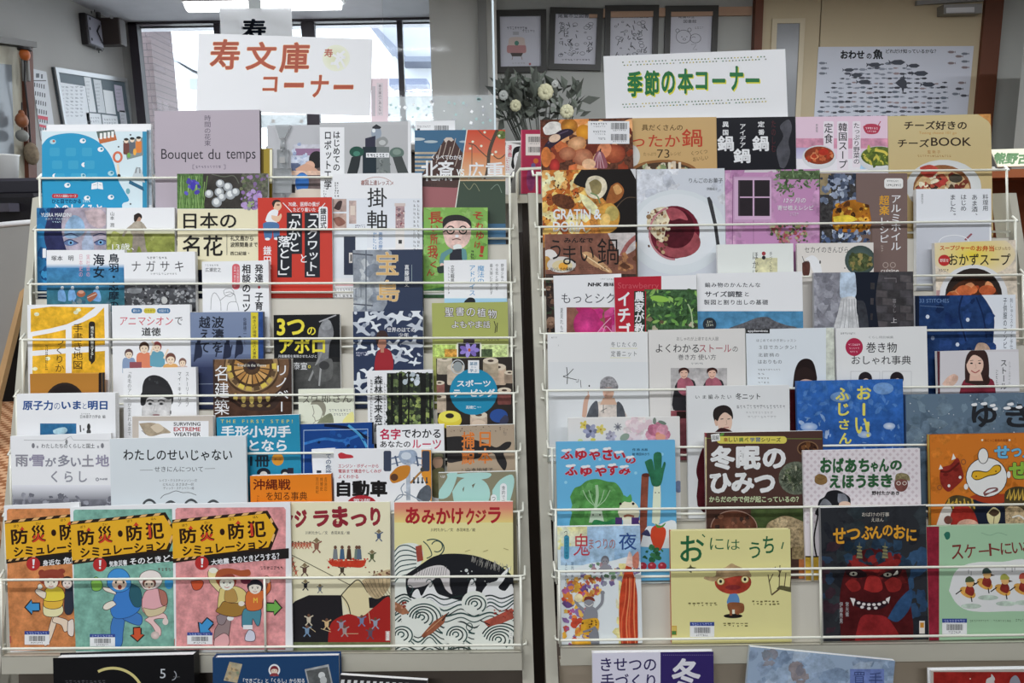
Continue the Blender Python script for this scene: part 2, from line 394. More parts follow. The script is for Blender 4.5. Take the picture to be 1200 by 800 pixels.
# ------------------------------------------------------------------ ceiling lamps
M_TUBE = mat('lamp_diffuser', 'ffffff', .4, emit=3.2); M_LAMPBODY = mat('lamp_housing', 'e8e8e8', .4)
for k, (lx, ly, ln, wt) in enumerate(LAMPS):
    t = empty('ceiling_lamp', loc=(lx, ly, CEIL_Z)); tag(t, ['long ceiling lamp glowing in front of the window', 'ceiling lamp over the left rack', 'ceiling lamp over the right rack', 'ceiling lamp behind the viewer', 'ceiling lamp by the right wall', 'ceiling lamp between the left rack and the window', 'added ceiling lamp out of view that brightens the picture wall'][k], 'lamp', 'fluorescent ceiling lamps')
    MB().bbox((-ln / 2 - .02, -.06, -.03), (ln / 2 + .02, .06, -.0005), .008).obj('housing', M_LAMPBODY, t)
    d = MB(); pts = []
    for i in range(9):
        a = math.pi * i / 8; pts.append((.05 * math.cos(a), -.031 - .035 * math.sin(a)))
    d.prism([(-ln / 2, y, z) for y, z in pts], (ln, 0, 0)); d.obj('diffuser', M_TUBE, t)
    ld = bpy.data.lights.new('tube_light', 'AREA'); ld.shape = 'RECTANGLE'; ld.size = ln; ld.size_y = .05; ld.energy = wt; ld.color = (.905, .945, 1)
    lo = bpy.data.objects.new('tube_light', ld); COL.objects.link(lo); lo.parent = t; lo.location = (0, 0, -.07)
# ------------------------------------------------------------------ the two display racks: frame axes (across, up the lean, towards the viewer)
TX = Vector((1, 0, 0)); TV = Vector((0, math.sin(PITCH), math.cos(PITCH))); TN = Vector((0, -math.cos(PITCH), math.sin(PITCH)))
OR = CAM + FW * 1.45
STEP = .021
def rk(u, v, n): return OR + TX * u + TV * v + TN * n
def uvn(px, py, n):
    p = at_plane(px, py, OR + TN * n, TN) - OR; return p.dot(TX), p.dot(TV)
RAILS = {
    'L': [(47, 209, 597, 207), (42, 269.5, 597, 268.5), (36, 333, 599, 331), (27, 398, 599.5, 395.5), (20, 465, 602, 460.5), (13, 533, 605, 528.7), (7, 605, 608, 599), (2, 679, 610, 674.5)],
    'R': [(629, 205, 1179, 199), (632, 266, 1189, 259), (636, 327, 1198, 322), (638, 391, 1207, 386), (641, 457.5, 1217, 452), (647, 525, 1231, 519.5), (651, 597, 1246, 590), (655, 669, 1263, 662)]}
def rail(rack, i):
    a = RAILS[rack][i]; n = i * STEP; return uvn(a[0], a[1], n), uvn(a[2], a[3], n), n
def baseV(rack, i, u):
    if i == 8: return baseV(rack, 7, u) - .30
    (u0, v0), (u1, v1), n = rail(rack, i); return v0 + (v1 - v0) * (u - u0) / (u1 - u0) - .133
M_ENAMEL = mat('cream_enamel', 'aeaa9b', .35, .4, noise=.03, nscale=6)
M_WIRE = mat('cream_wire', 'e0dccd', .3, .5)
M_PLATE = mat('cream_sheet', 'c4bfb2', .45, .3, noise=.03, nscale=5)
M_BROWN = mat('brown_panel', '5a5148', .6, .3, noise=.08, nscale=9)
def make_rack(rack, label, ups, lip_col):
    root = empty('display_rack', loc=(0, 0, 0))
    tag(root, label, 'book rack', 'wire display racks')
    # side uprights: front edge traced down the lean, carried on to the floor
    cs = []
    for (tl, tr, bl, br) in ups:
        n0, n1 = -.012, 7 * STEP - .008
        a = [rk(*uvn(tl[0], tl[1], n0), n0), rk(*uvn(tr[0], tr[1], n0), n0)]; b = [rk(*uvn(bl[0], bl[1], n1), n1), rk(*uvn(br[0], br[1], n1), n1)]
        ft = []
        for k in (0, 1):
            t = (a[k].z - .03) / (a[k].z - b[k].z); ft.append(a[k] + (b[k] - a[k]) * t)
        mb = MB(); back = Vector((0, .055, 0)); back2 = Vector((0, .10, 0))
        mb.hexa([ft[0], ft[1], ft[1] + back2, ft[0] + back2, a[0], a[1], a[1] + back, a[0] + back])
        mb.obj('side_panel', M_ENAMEL, root)
        fx = (ft[0].x + ft[1].x) / 2; fm = MB().box((fx - .011, ft[0].y - .04, 0), (fx + .011, ft[0].y + .40, .03)); fm.obj('foot', M_ENAMEL, root)
        cs.append(a + ft)
    for i in range(8):
        (u0, v0), (u1, v1), n = rail(rack, i); b0, b1 = v0 - .133, v1 - .133
        mb = MB(); nb = n - STEP + .003 if i else -.040; nf = n + .004
        def slab(na, nc, va0, va1, vc0, vc1):
            mb.hexa([rk(u0, va0, nc), rk(u1, va1, nc), rk(u1, va1, na), rk(u0, va0, na), rk(u0, vc0, nc), rk(u1, vc1, nc), rk(u1, vc1, na), rk(u0, vc0, na)])
        slab(nb, nf, b0 - .0015, b1 - .0015, b0, b1)
        if i < 7:
            (_, w0), (_, w1), _n = rail(rack, i + 1); slab(nf - .0012, nf, w0 - .1345, w1 - .1345, b0, b1)
        else:
            slab(nf - .0012, nf, b0 - .030, b1 - .030, b0, b1); slab(nb, nf, b0 - .0315, b1 - .0315, b0 - .030, b1 - .030)
        mb.obj('tier_shelf', M_PLATE if i < 7 else M_ENAMEL, root)
        wb = MB(); r = .0022
        w = n + .0015; tl, tr, bl, br = rk(u0, v0, w), rk(u1, v1, w), rk(u0, v0 - .121, w), rk(u1, v1 - .121, w)
        bk = -TN * .019
        wb.tube([tl + bk + TV * .012 - TX * .008, tl - TX * .007 - TN * .004, tl + TX * .003, tr - TX * .003, tr + TX * .007 - TN * .004, tr + bk + TV * .012 + TX * .008], r)
        wb.tube([bl + bk - TX * .008, bl - TX * .007 - TN * .004, bl, br, br + TX * .007 - TN * .004, br + bk + TX * .008], r); wb.tube([tl, bl - TV * .011], r); wb.tube([tr, br - TV * .011], r)
        um = u0 + (u1 - u0) * (.507 if rack == 'L' else .503); vm = (v0 + v1) / 2
        if i >= 6: wb.tube([rk(um, vm - .001, n + .0015), rk(um, vm - .132, n + .0015)], r)
        wb.obj('wire_basket', M_WIRE, root, True)
    (u0, v0), (u1, v1), n = rail(rack, 0)
    MB().tube([rk(u0, v0 + .010, -.035), rk(u1, v1 + .010, -.035)], .0042).obj('back_rail', M_WIRE, root, True)
    # the bin under the ledge
    (u0, v0), (u1, v1), n = rail(rack, 7); b = min(v0, v1) - .133
    mb = MB(); n9 = n - .04
    mb.hexa([rk(u0, b - .34, n9), rk(u1, b - .34, n9), rk(u1, b - .34, n9 - .003), rk(u0, b - .34, n9 - .003), rk(u0, b - .03, n9), rk(u1, b - .03, n9), rk(u1, b - .03, n9 - .003), rk(u0, b - .03, n9 - .003)])
    mb.obj('lower_back_panel', lip_col, root)
    mb = MB()
    v9a, v9b = baseV(rack, 8, u0), baseV(rack, 8, u1)
    mb.hexa([rk(u0, v9a - .002, n + .09), rk(u1, v9b - .002, n + .09), rk(u1, v9b - .002, n9), rk(u0, v9a - .002, n9), rk(u0, v9a, n + .09), rk(u1, v9b, n + .09), rk(u1, v9b, n9), rk(u0, v9a, n9)])
    mb.hexa([rk(u0, v9a - .002, n + .09), rk(u1, v9b - .002, n + .09), rk(u1, v9b - .002, n + .088), rk(u0, v9a - .002, n + .088), rk(u0, v9a + .06, n + .09), rk(u1, v9b + .06, n + .09), rk(u1, v9b + .06, n + .088), rk(u0, v9a + .06, n + .088)])
    mb.obj('lower_shelf', M_ENAMEL, root)
    return root

# ------------------------------------------------------------------ books
PEND = []; BK = {}
WHITE = 'eceae6'
def art_mesh(name, art, parent, extra=None):
    V_, F_, Cc, Mi = list(art.V), list(art.F), list(art.Cc), list(art.M)
    if extra:
        for vs, fs, c in extra:
            b = len(V_); V_ += vs
            for f in fs: F_.append(tuple(i + b for i in f)); Mi.append(0)
            Cc += [c] * sum(len(f) for f in fs)
    # corner colours follow the loop order of the faces; extra faces index their own verts
    me = bpy.data.meshes.new(name); me.from_pydata(V_, [], F_)
    for x in INKS: me.materials.append(x)
    at = me.attributes.new('ink', 'FLOAT_COLOR', 'CORNER')
    na = len(art.F); flat = []
    for f, i in zip(art.F, range(na)):
        for vi in f: flat += art.Cc[vi]
    k = len(art.Cc)
    for x in Cc[k:]: flat += x
    at.data.foreach_set('color', flat); me.polygons.foreach_set('material_index', Mi); me.update()
    o = bpy.data.objects.new(name, me); COL.objects.link(o); o.parent = parent; return o
def boxvf(x0, y0, z0, x1, y1, z1):
    return ([(x0, y0, z0), (x1, y0, z0), (x1, y1, z0), (x0, y1, z0), (x0, y0, z1), (x1, y0, z1), (x1, y1, z1), (x0, y1, z1)],
            [(3, 2, 1, 0), (4, 5, 6, 7), (0, 1, 5, 4), (1, 2, 6, 5), (2, 3, 7, 6), (3, 0, 4, 7)])
M_PAGES = mat('page_edges', 'ece7da', .8, .1, noise=.05, nscale=300)
def done():
    global A
    if not BK: return
    W, H, th, b, root, ec, sc, side = (BK[k] for k in ('W', 'H', 'th', 'b', 'root', 'ec', 'sc', 'side'))
    e, s = C(ec), C(sc); ex = []
    for bx, c in ((boxvf(0, 0, th - b, W, H, th), e), (boxvf(0, 0, 0, W, H, b), e), ((boxvf(0, 0, b, b, H, th - b) if side == 'l' else boxvf(W - b, 0, b, W, H, th - b)), s)): ex.append((bx[0], bx[1], c))
    for i, (nm, art, lab) in enumerate(BK['arts']):
        o = art_mesh(nm, art, root, ex if i == 0 else None)
        if lab: o['label'] = lab
    ins = BK['ins']; x0 = b + .0001 if side == 'l' else ins; x1 = W - ins if side == 'l' else W - b - .0001
    vs, fs = boxvf(x0, ins, b + .0001, x1, H - ins, th - b - .0001)
    link('page_block', vs, fs, M_PAGES, root); BK.clear(); A = None
def start(name, M, W, H, th, bg, label, cat, group, b, ins, ec, sc, side, n_front, bgm):
    """M: bottom left back corner of the closed book"""
    global A
    root = empty(name, M); tag(root, label, cat, group)
    Mi = M.inverted(); p0 = M @ Vector((0, 0, th)); nn = (M.to_3x3() @ Vector((0, 0, 1))).normalized()
    def uv(px, py):
        q = Mi @ at_plane(px, py, p0, nn); return q.x, q.y
    A = Art(uv, W, H, th)
    BK.update(W=W, H=H, th=th, b=b, ins=ins, root=root, ec=ec, sc=sc, side=side, uv=uv, arts=[('cover', A, None)])
    if bg is not None:
        a, c = (C(bg[0]), C(bg[1])) if isinstance(bg, tuple) else (C(bg), C(bg))
        A.z += .00001; A.V += [(0, 0, A.z), (W, 0, A.z), (W, H, A.z), (0, H, A.z)]; A.Cc += [c, c, a, a]; A.F.append((0, 1, 2, 3)); A.M.append(bgm)
    return root
def book(name, rack, tier, x0, y0, x1, y1, bg, label, cat='book', th=.008, off=0, hard=0, side='l', sc=None, ec=WHITE, bgm=0, group=None):
    done()
    i = tier - 1; n = min(i, 7) * STEP; nb = n - .0165 + off if i < 8 else n + .007 + off; nf = nb + th
    a = uvn(x0, y0, nf); c = uvn(x1, y1, nf)
    W = math.hypot(c[0] - a[0], c[1] - a[1]); ang = math.atan2(c[1] - a[1], c[0] - a[0])
    ca, sa = math.cos(ang), math.sin(ang)
    # drop from the top edge to the shelf
    H = min(((a[1] - baseV(rack, i, a[0])) / ca, (c[1] - baseV(rack, i, c[0])) / ca)) - .0006 - abs(sa) * .2 * 0
    for _ in range(3):
        bl = (a[0] + sa * H, a[1] - ca * H); br = (c[0] + sa * H, c[1] - ca * H)
        H += min(bl[1] - baseV(rack, i, bl[0]), br[1] - baseV(rack, i, br[0])) - .0005
    X = TX * ca + TV * sa; Y = TV * ca - TX * sa; o = rk(a[0] + sa * H, a[1] - ca * H, nb)
    M = Matrix(((X.x, Y.x, TN.x, o.x), (X.y, Y.y, TN.y, o.y), (X.z, Y.z, TN.z, o.z), (0, 0, 0, 1)))
    b, ins = (.0018, .0028) if hard else (.0004, .0004)
    return start(name, M, W, H, th, bg, label, cat, group, b, ins, ec, sc or ec, side, nf, bgm)
def sub(name, label=None):
    """go on drawing on a separate piece stuck to the cover"""
    global A
    z = max(x[1].z for x in BK['arts']) + .00006; A = Art(BK['uv'], BK['W'], BK['H'], z); BK['arts'].append((name, A, label))
def barcode(x0, y0, x1, y1, blue=1):
    sub('barcode_label'); R(x0, y0, x1, y1, 'e4e4e4')
    if blue: R(x0, y0, x1, y0 + (y1 - y0) * .26, '34468a'); D(x0 + 2, y0 + 1, x1 - 2, y0 + (y1 - y0) * .24, '9aa4cc', 8)
    w, h = x1 - x0, y1 - y0; BAR(x0 + w * .18, y0 + h * .36, x1 - w * .16, y0 + h * .74); D(x0 + w * .25, y0 + h * .79, x1 - w * .25, y0 + h * .95, '666', 7)
# ------------------------------------------------------------------ left rack, books from the top tier down
LEFT_UP = [((38, 232), (46, 230), (-14, 800), (-1, 800)), ((598, 226), (606, 226), (612.5, 800), (626, 800))]
make_rack('L', 'cream wire display rack under the white sign with red brush lettering', LEFT_UP, M_BROWN)
BK1 = '262422'
G1 = 'books facing out on the left rack'
def lb(name, tier, x0, y0, x1, y1, bg, label, **k): return book(name, 'L', tier, x0, y0, x1, y1, bg, label, group=G1, **k)
# --- tier 1
lb('hardcover_book', 1, 55, 146, 177, 145, 'f0efec', 'white book whose edge shows behind the pale blue book with a head', th=.006, hard=1)
R(172, 152, 178, 240, 'a8b4bc', 1)
lb('hardcover_book', 1, 49, 152.5, 172, 152, 'c6d6da', 'pale blue book with a big turquoise head full of white icons', off=.0065, th=.0075, hard=1, side='r', sc='2f86a8', ec='dfe6e6')
R(167, 152, 173, 260, '2f86a8'); R(50, 152, 173, 154, 'e2eaea')
P(SM([(49, 170), (56, 162), (68, 157.5), (85, 156), (101, 159), (115, 166), (126, 177), (133, 190), (137, 205), (140, 214), (147, 226), (151, 233), (150, 236), (145, 237.5), (143, 240)]) + [(145, 262), (49, 262)], '2a8fb8')
for (x, y) in ((62, 166), (97, 165), (83, 178), (67, 191), (99, 193), (118, 175), (130, 203), (79, 217), (112, 218), (102, 232), (130, 231), (65, 206), (97, 206)):
    E(x, y, 3.6, 2.9, 'dfe8ea' if (x + y) % 3 else '9fc4cc'); E(x + 1, y - .6, 1.5, 1.3, 'b05a4a' if x == 62 else '3a7f98')
for k in range(3):
    for j in range(3): RR(58 + k * 19 + 3 * j, 173 + j * 15, 70 + k * 19 + 3 * j, 183 + j * 15, 2, '3a98bb')
P([(107.5, 215), (114, 213), (114, 221), (107, 222)], 'e8eef0'); P([(114.6, 213), (120, 214), (121, 222), (114.6, 221)], 'e8eef0'); L([(109, 217), (113, 216)], .5, '999'); L([(116, 216), (119, 217)], .5, '999')
Q((113, 154), (134, 152), (137, 164), (117, 168.5), 'b5653a'); Q((113, 154), (134, 152), (135, 158), (115, 162), '55605a')
for k in range(4): R(117 + 4.5 * k, 156 - .7 * k, 120 + 4.5 * k, 163 - .7 * k, 'e8e4d8')
Q((144, 165), (167, 161), (168, 182), (149, 187), '7c8684')
for k, (x, c) in enumerate(((147.5, '6a4038'), (154.5, '5a6068'), (162, 'd07838'))): RR(x - 3, 167 - k, x + 4, 181 - k, 2, c); E(x + .5, 165 - k, 2.6, 2.8, 'e4c8b0'); E(x + .5, 163.3 - k, 2.8, 1.6, '2a2826')
E(151, 182, 2, 3, '6fa04a'); E(158, 178, 2, 4, 'e2a040')
RING(138, 184, 5.8, 6.8, 2.6, 'c8684a'); L([(138, 192), (139, 205)], 2.5, 'dccab0'); E(139.5, 206, 2, 2.2, '333')
Q((154, 210), (160, 195), (166, 199), (170, 214), 'b4bcbe'); L([(159, 203), (160, 197), (164, 196.5), (164, 203)], 1, '555'); Q((152, 211), (168, 219), (169, 224), (151, 215), '2f5f7a')
for (x, y) in ((153, 158), (139, 172), (153, 239)): E(x, y, 1, 1, '333')
E(150, 224, 2.4, 3.4, '6fa0a8')
RR(61, 227, 91.5, 232, 2.2, 'b02a34'); T('イラスト図解シリーズ', 63, 228, 89.5, 231.2, 'f2e6e6', .01)
T('ひと目でわかる', 61, 233.2, 95, 238.4, '12395c', .02); T('心のしくみと', 62, 239, 120, 251, 'eef4f6', .03)
D(97, 234, 106, 237, 'cde', 4)
lb('hardcover_book', 1, 181, 130, 304, 128.5, 'a99ea6', 'lavender book with a French title in black serif letters', th=.011, hard=1, side='r', sc='4a424c', ec='55505a')
V('時間の花束', 239.5, 135, 247, 171, '4a4350', 0)
T('Bouquet', 189, 174.5, 238, 190, '2e2a30', 0); T('du', 244, 174.5, 258, 186.5, '2e2a30', 0); T('temps', 265, 176, 299.5, 190, '2e2a30', 0)
L([(228, 193), (226, 193), (226, 198), (228, 198)], .6, '4a4350'); L([(262, 193), (264, 193), (264, 198), (262, 198)], .6, '4a4350'); D(229, 194, 259, 197, '5a5260', 9)
lb('paperback_book', 1, 305, 174, 319, 174, '96802a', 'narrow olive gold book standing behind the clear sign clip', th=.005, ec='d8c88a', sc='d8c88a'); R(305.5, 175, 309, 215, '5e4c14'); R(316, 175, 319, 215, 'e0d8b8')
lb('magazine', 1, 313, 147, 397, 146, ('b2b2b4', 'a8a8aa'), 'grey photo magazine with a dark haired woman behind the clear sign clip', off=.0, th=.002)
R(343, 169, 398, 178, 'b9b9c0', 1); R(346, 174, 378, 182, '8d6a88'); R(341, 182, 380, 192, 'c2c8d6', 1); R(341, 191, 352, 200, '5a6482', 1); S(342, 168, 360, 200, 16, 1.5, 4, ['bcc4d4', 'a8b4ca', '8f9cb8'], 3, 1)
R(350, 196, 398, 232, '6a5a58', 1); E(371, 187, 9, 10, '1e1a1c'); E(363, 194, 6, 5.5, 'd2a48a'); PS([(346, 198), (358, 192), (368, 196), (372, 201), (352, 202)], 'c99a80'); R(341, 200, 398, 205, 'd8b49c', 1)
E(354, 214, 8, 12, '2a62a8'); E(354, 207, 7, 3.4, '3f7cc0'); PS([(342, 226), (355, 221), (398, 224), (398, 234), (342, 234)], 'cdbfae'); R(341, 216, 346, 226, '2a2628')
lb('paperback_book', 1, 486.5, 142, 533, 141, 'eceae8', 'white book with a small barcode peeping over the mountain book', th=.005)
BAR(509, 147, 526, 155); D(489, 147, 505, 150, '777', 7); R(489, 150.5, 492, 152.5, '444')
lb('magazine', 1, 374.5, 143.5, 481, 142, ('b0b0b0', 'a4a4a4'), 'grey book with a dark two armed robot on the cover', th=.004, off=.009, ec='f0f0ee')
R(374, 141, 481, 146, 'b4b4b4'); R(478, 141, 489, 260, 'e2e2e2'); R(374, 149, 403.5, 260, 'e8e8e6')
V('はじめての', 390.5, 154, 398.5, 200, '26282a', .02); V('ロボット工学', 380, 154.5, 388.5, 222, '26282a', .02); D(379, 216, 383, 232, '888', 5)
E(441, 156, 6, 8, '8e98a4'); P([(436, 149), (441, 145.5), (447, 149), (445, 151), (437, 151)], '2a2c30'); E(438, 153, 2, 2.4, 'd8dce2')
P([(428, 162), (440, 159), (440, 172), (428, 172)], '2a2a3c'); PS([(441, 163), (450, 160), (455, 166), (450, 172), (441, 172)], '8a8c8a'); E(448, 167, 4, 3, 'b4b6b4')
P([(425, 172), (441, 172), (441, 210), (425, 210)], '16262e'); P([(441, 172), (456, 172), (458, 210), (441, 210)], '6e7472'); S(442, 186, 457, 205, 20, 1, 3, ['848886', '5c625f', '767c78'], 4, 1)
E(418, 178, 8.5, 6.5, '1c4a3c'); E(418, 180, 4, 3, '3f7a66'); E(465, 179, 8.5, 6.5, '5a6e64'); E(465, 178, 5, 3.5, '7a8c80')
P([(412, 184), (423, 182), (421, 195), (418, 206), (406, 206)], '23292b'); P([(460, 184), (471, 183), (480, 206), (467, 206)], '3d4240')
R(429, 179, 456, 184.5, 'e4e6e6'); D(430, 180, 455, 184, '4a5054', 7)
lb('paperback_book', 1, 486, 152.5, 592, 152, '3e6684', 'book with a dark volcano on the left half and a flowering tree on orange', off=.0055, th=.0082, side='r', ec='d6d2c8')
R(486, 208, 545, 260, '9a5e60'); E(505, 166, 8, 1.6, 'aab6ba'); E(489, 163, 9, 1.8, 'b4bcbc'); E(543, 166, 5, 1.3, '9fb0ba')
for k in range(5): R(486, 178 + 5 * k, 516, 180.5 + 5 * k, 'b8a890', 1)
PS([(486, 218), (500, 196), (510, 181), (518, 168), (522, 162.5), (528, 161.5), (532, 164), (540, 176), (551, 192), (552, 218)], '4b3530', 0, 3)
for x, y in ((514, 182), (521, 176), (525, 184), (531, 174), (536, 186)): L(SM([(x + 3, y - 12), (x + 1, y - 4), (x - 1, y + 3), (x - 3, y + 9)]), [.5, 1, .8, .3] if 0 else .8, 'b8a79a')
P([(520, 163.5), (523, 161), (529, 161), (532, 164), (529, 166), (526, 164), (522, 167)], 'c2b4a8')
P([(547.5, 150), (594, 150), (594, 262), (531, 262)], ('c8452e', 'd6b48a')); P([(538.5, 210), (594, 210), (594, 262), (531, 262)], '3c4a3c'); P([(543, 178), (594, 182), (594, 212), (538, 212)], ('cf7446', 'd2b48c'))
L(SM([(583, 152), (577, 166), (573, 180), (572, 196), (569, 210)]), [3.2] * 17 and 4, '4d4238'); L(SM([(573, 186), (562, 176), (556, 170), (549, 168)]), 1.2, '5a4a3c'); L(SM([(574, 178), (584, 186), (592, 181)]), 1.2, '5a4a3c'); L([(553, 200), (553, 168)], .9, '6a5240'); L(SM([(577, 166), (566, 158), (560, 152)]), 1, '5a4a3c'); E(588, 158, 6, 5, '62743c', 2)
for x, y in ((554, 166), (564, 171), (581, 178), (585, 159), (577, 181), (568, 155), (551, 174)): E(x, y, 1.5, 1.4, 'f2e2c4')
L([(547.5, 151), (531, 262)], 1.1, 'e4ddd0')
T('くらべてわかる', 506, 181.5, 541, 187, 'f0ece4', .015, rot=1); T('北', 493, 188, 514, 212, 'f4f2ee', .015); T('斎', 513, 188, 532, 212, 'f4f2ee', .02); T('vs', 535, 198, 544, 206, 'f0e6da', .01); T('広', 548, 190, 567, 210, 'f4f2ee', .015); T('重', 569, 190, 591, 210, 'f4f2ee', .02)
D(500, 215, 512, 218, '3a2a2a', 4); L(SM([(543, 214), (550, 222), (556, 215), (562, 224)]), .7, '8a8a6a'); L(SM([(575, 222), (583, 216), (588, 226)]), .7, '7a8a7a')
# --- tier 2
lb('paperback_book', 2, 43, 243.5, 124.2, 243, '2b6d9c', 'blue book with a close-up of a face with pale eyes', th=.009, side='r', ec='d8dce0')
S(43, 243, 78, 330, 40, 3, 9, ['2f7fb0', '276a98', '1d4a78', '3a8fc0'], 2, 1); P(SM([(60, 243), (54, 262), (52, 280), (60, 306), (66, 330), (125, 330), (125, 243)]), '2c2f54', 1)
PS([(76, 246), (92, 240), (125, 240), (128, 300), (110, 318), (88, 312), (77, 290), (72, 265)], 'a59aa6', 1); PS([(77, 262), (86, 252), (97, 258), (99, 272), (88, 279), (76, 277)], '86a4c0', 1); PS([(99, 247), (118, 245), (126, 258), (118, 267), (105, 262)], 'b8a4a6', 1); PS([(96, 284), (104, 270), (110, 286), (108, 304), (98, 310)], '9aa6ba', 1); PS([(110, 300), (124, 292), (126, 312), (112, 320)], '5a7aa4', 1)
PS([(75, 284), (82, 281), (91, 285), (83, 288), (77, 287)], '5a6a90'); PS([(111, 284), (118, 281), (126, 283), (122, 287), (113, 287)], '5a6a90'); E(83, 284.4, 3.4, 2.7, '6f9cc0'); E(83, 284.4, 1.4, 1.5, '121a2a'); E(118, 284, 3.2, 2.6, '6f9cc0'); E(118, 284, 1.4, 1.5, '121a2a'); L(SM([(74, 284), (82, 280.6), (92, 285)]), 1.1, '2a2f50'); L(SM([(110, 284.5), (118, 280.6), (126, 283)]), 1.1, '2a2f50'); L(SM([(73, 277), (83, 273.5), (92, 277)]), 1.3, '4a5074'); L(SM([(109, 276.5), (118, 273.5), (126, 276)]), 1.3, '4a5074')
T('YUSRA MARDINI', 48, 249.5, 83.5, 254, 'd8e6f2', .005); T('ユスラ・マルディニ', 53, 255, 80, 257.8, 'c2d6e8', 0); D(61, 259, 72, 261, 'b0cce0', 4); T('1', 50, 291, 54, 302, 'eef4f8', .03); R(44, 340, 55, 350, '1a2c44'); R(44, 346, 55, 347.5, 'dde')
lb('paperback_book', 2, 125, 243.5, 204.5, 243, 'e4e3df', 'white book with a figure running over a green field', th=.0075)
R(124, 272, 206, 340, '8b9048', 1, '6f7a30'); R(124, 268, 206, 274, 'd9d8ce', 0, 'b9b88c'); S(124, 276, 206, 320, 26, 3, 9, ['8f9650', '7c8638', 'a3a75e'], 5, 1)
E(162, 255.5, 3.6, 4.6, 'b08a74'); PS([(157, 252), (162, 249.5), (166, 252), (166, 256), (163, 254), (159, 260), (157, 258)], '2e2622'); PS([(152, 268), (156, 261), (162, 259), (167, 261), (169, 270), (168, 277), (156, 276)], 'a09686', 1); L(SM([(155, 264), (148, 270), (144, 277)]), 2.8, 'a09686'); L([(167, 262), (171, 268)], 2.4, 'a09686'); PS([(156, 275), (168, 275), (171, 290), (174, 300), (169, 302), (163, 288), (159, 298), (155, 296)], '8a8074', 1)
V('山本 潤', 129, 248, 134, 266, '333', 0); T('13歳、', 131.5, 285, 157, 293, 'f2f0e8', 0)
lb('paperback_book', 2, 207.5, 203.5, 314, 203, 'd7cfae', 'cream book with iris and white and purple blossoms above a black title', th=.0062, ec='d8d4c4')
R(207, 201, 240, 244.5, '4c6a3a', 2); L([(206, 244.8), (315, 244.8)], .6, 'e8e2c8'); R(238, 201, 290, 244.5, '38342f', 1); R(284, 201, 316, 244.5, '5a5a4c', 2)
for k in range(26): L([(208 + k * 1.25, 244), (210 + k * 1.2 + (k % 5 - 2) * 2.2, 206 + (k * 7) % 14)], .8, ['6c8f4a', '557a3c', '88a862'][k % 3])
S(217, 208, 236, 228, 12, 1.6, 4, ['4a3f9a', '5d55b8', '3a3580'], 4); E(226, 218, 3, 5, '4038a0')
for x, y, r in ((245, 227, 5), (258, 215, 5), (267, 219, 5.5), (257, 225, 5.5), (270, 228, 6), (276, 225, 5), (254, 237, 6), (260, 231, 5)): E(x, y, r, r * .95, 'b9bbb9', 0, '8b8f92'); E(x - .5, y - 1, r * .55, r * .6, 'd2d4d2')
L(SM([(248, 204), (262, 207), (274, 206), (280, 215)]), 1.2, '5a5c50')
S(283, 224, 308, 244, 42, 1.5, 4, ['8a6aa0', '9f80b4', '75558c', 'a98fbc'], 6); S(282, 205, 315, 222, 30, 1.2, 3.6, ['7a6088', '6a7050', '93789c', '4f5a40'], 7); S(290, 230, 316, 244, 20, 1.4, 3, ['86868e', '6d5a80', '8fa070'], 17)
T('日本の', 215, 249, 277, 268, '1f1d1b', .012); T('名花', 214, 275.5, 261, 300, '1f1d1b', .012); L([(266, 275), (266, 299)], .5, '555'); T('礼文島から', 270, 275.8, 297, 282, '33302c', .008); T('波照間島まで', 270, 283.6, 302, 289.4, '33302c', .008); T('西口紀雄・', 270, 294.5, 292, 299, '33302c', .005); R(206, 316, 316, 352, '1a2032')
lb('paperback_book', 2, 302, 231.8, 389, 231, 'c2392c', 'red book with a squatting man in blue trousers and black title bars', off=.0076, th=.0058)
PS([(320, 236), (324, 234), (328, 236), (330, 242), (326, 247), (321, 245)], 'd9b394'); PS([(318.5, 238), (321, 234.5), (326, 234), (329, 236.5), (323, 237), (320.5, 243)], '2c2320'); E(326, 240, 2, 1.2, '8a6a58')
PS([(311, 258), (314, 250), (320, 245.5), (326, 247), (325, 254), (326, 259), (320, 262), (314, 261)], 'eceae6'); PS([(318, 252), (326, 253), (329, 250), (330, 254), (326, 260), (319, 257)], 'd9b394'); PS([(308, 262), (313, 260), (325, 261), (327, 267), (320, 269), (318, 279), (311, 280), (309, 272)], '4a6f9a'); PS([(320, 265), (327, 267), (327, 279), (321, 279)], '4a6f9a'); E(313.5, 280, 3, 1.6, 'e8e4de'); E(324, 279.5, 3, 1.6, 'e8e4de')
L([(331.5, 237.5), (342, 248.5)], .9, 'f4eee8'); L([(381, 238), (373, 247)], .9, 'f4eee8'); T('70歳、医師の僕が', 338, 236.5, 374.5, 241.8, 'f6ece6', .012); T('たどり着いた', 343.5, 243, 370, 248, 'f6ece6', .012)
R(357, 249, 375, 325, '22242a'); R(336, 249, 354, 297.5, '22242a'); R(325, 276, 342, 325, '22242a')
V('「スクワット」', 359.5, 250.5, 373, 323, 'f4f2ee', .02); V('「かかと', 338.5, 251, 352, 294.5, 'f4f2ee', .02); V('落とし」', 326, 276.5, 340.5, 322, 'f4f2ee', .02); T('と', 352.5, 298, 359.5, 307.5, 'f6ece6', .012)
RR(373.5, 242, 384, 268.5, 2.5, 'f2efea'); V('鎌田式', 375.3, 243.5, 382.5, 267.5, '222', .02); V('鎌田實', 308.5, 288, 318, 322, 'f2e2dc', .01)
lb('magazine', 2, 389.5, 203.5, 494.5, 202.5, 'eeeeec', 'white book with two large brush characters and hanging scroll pictures', th=.0052)
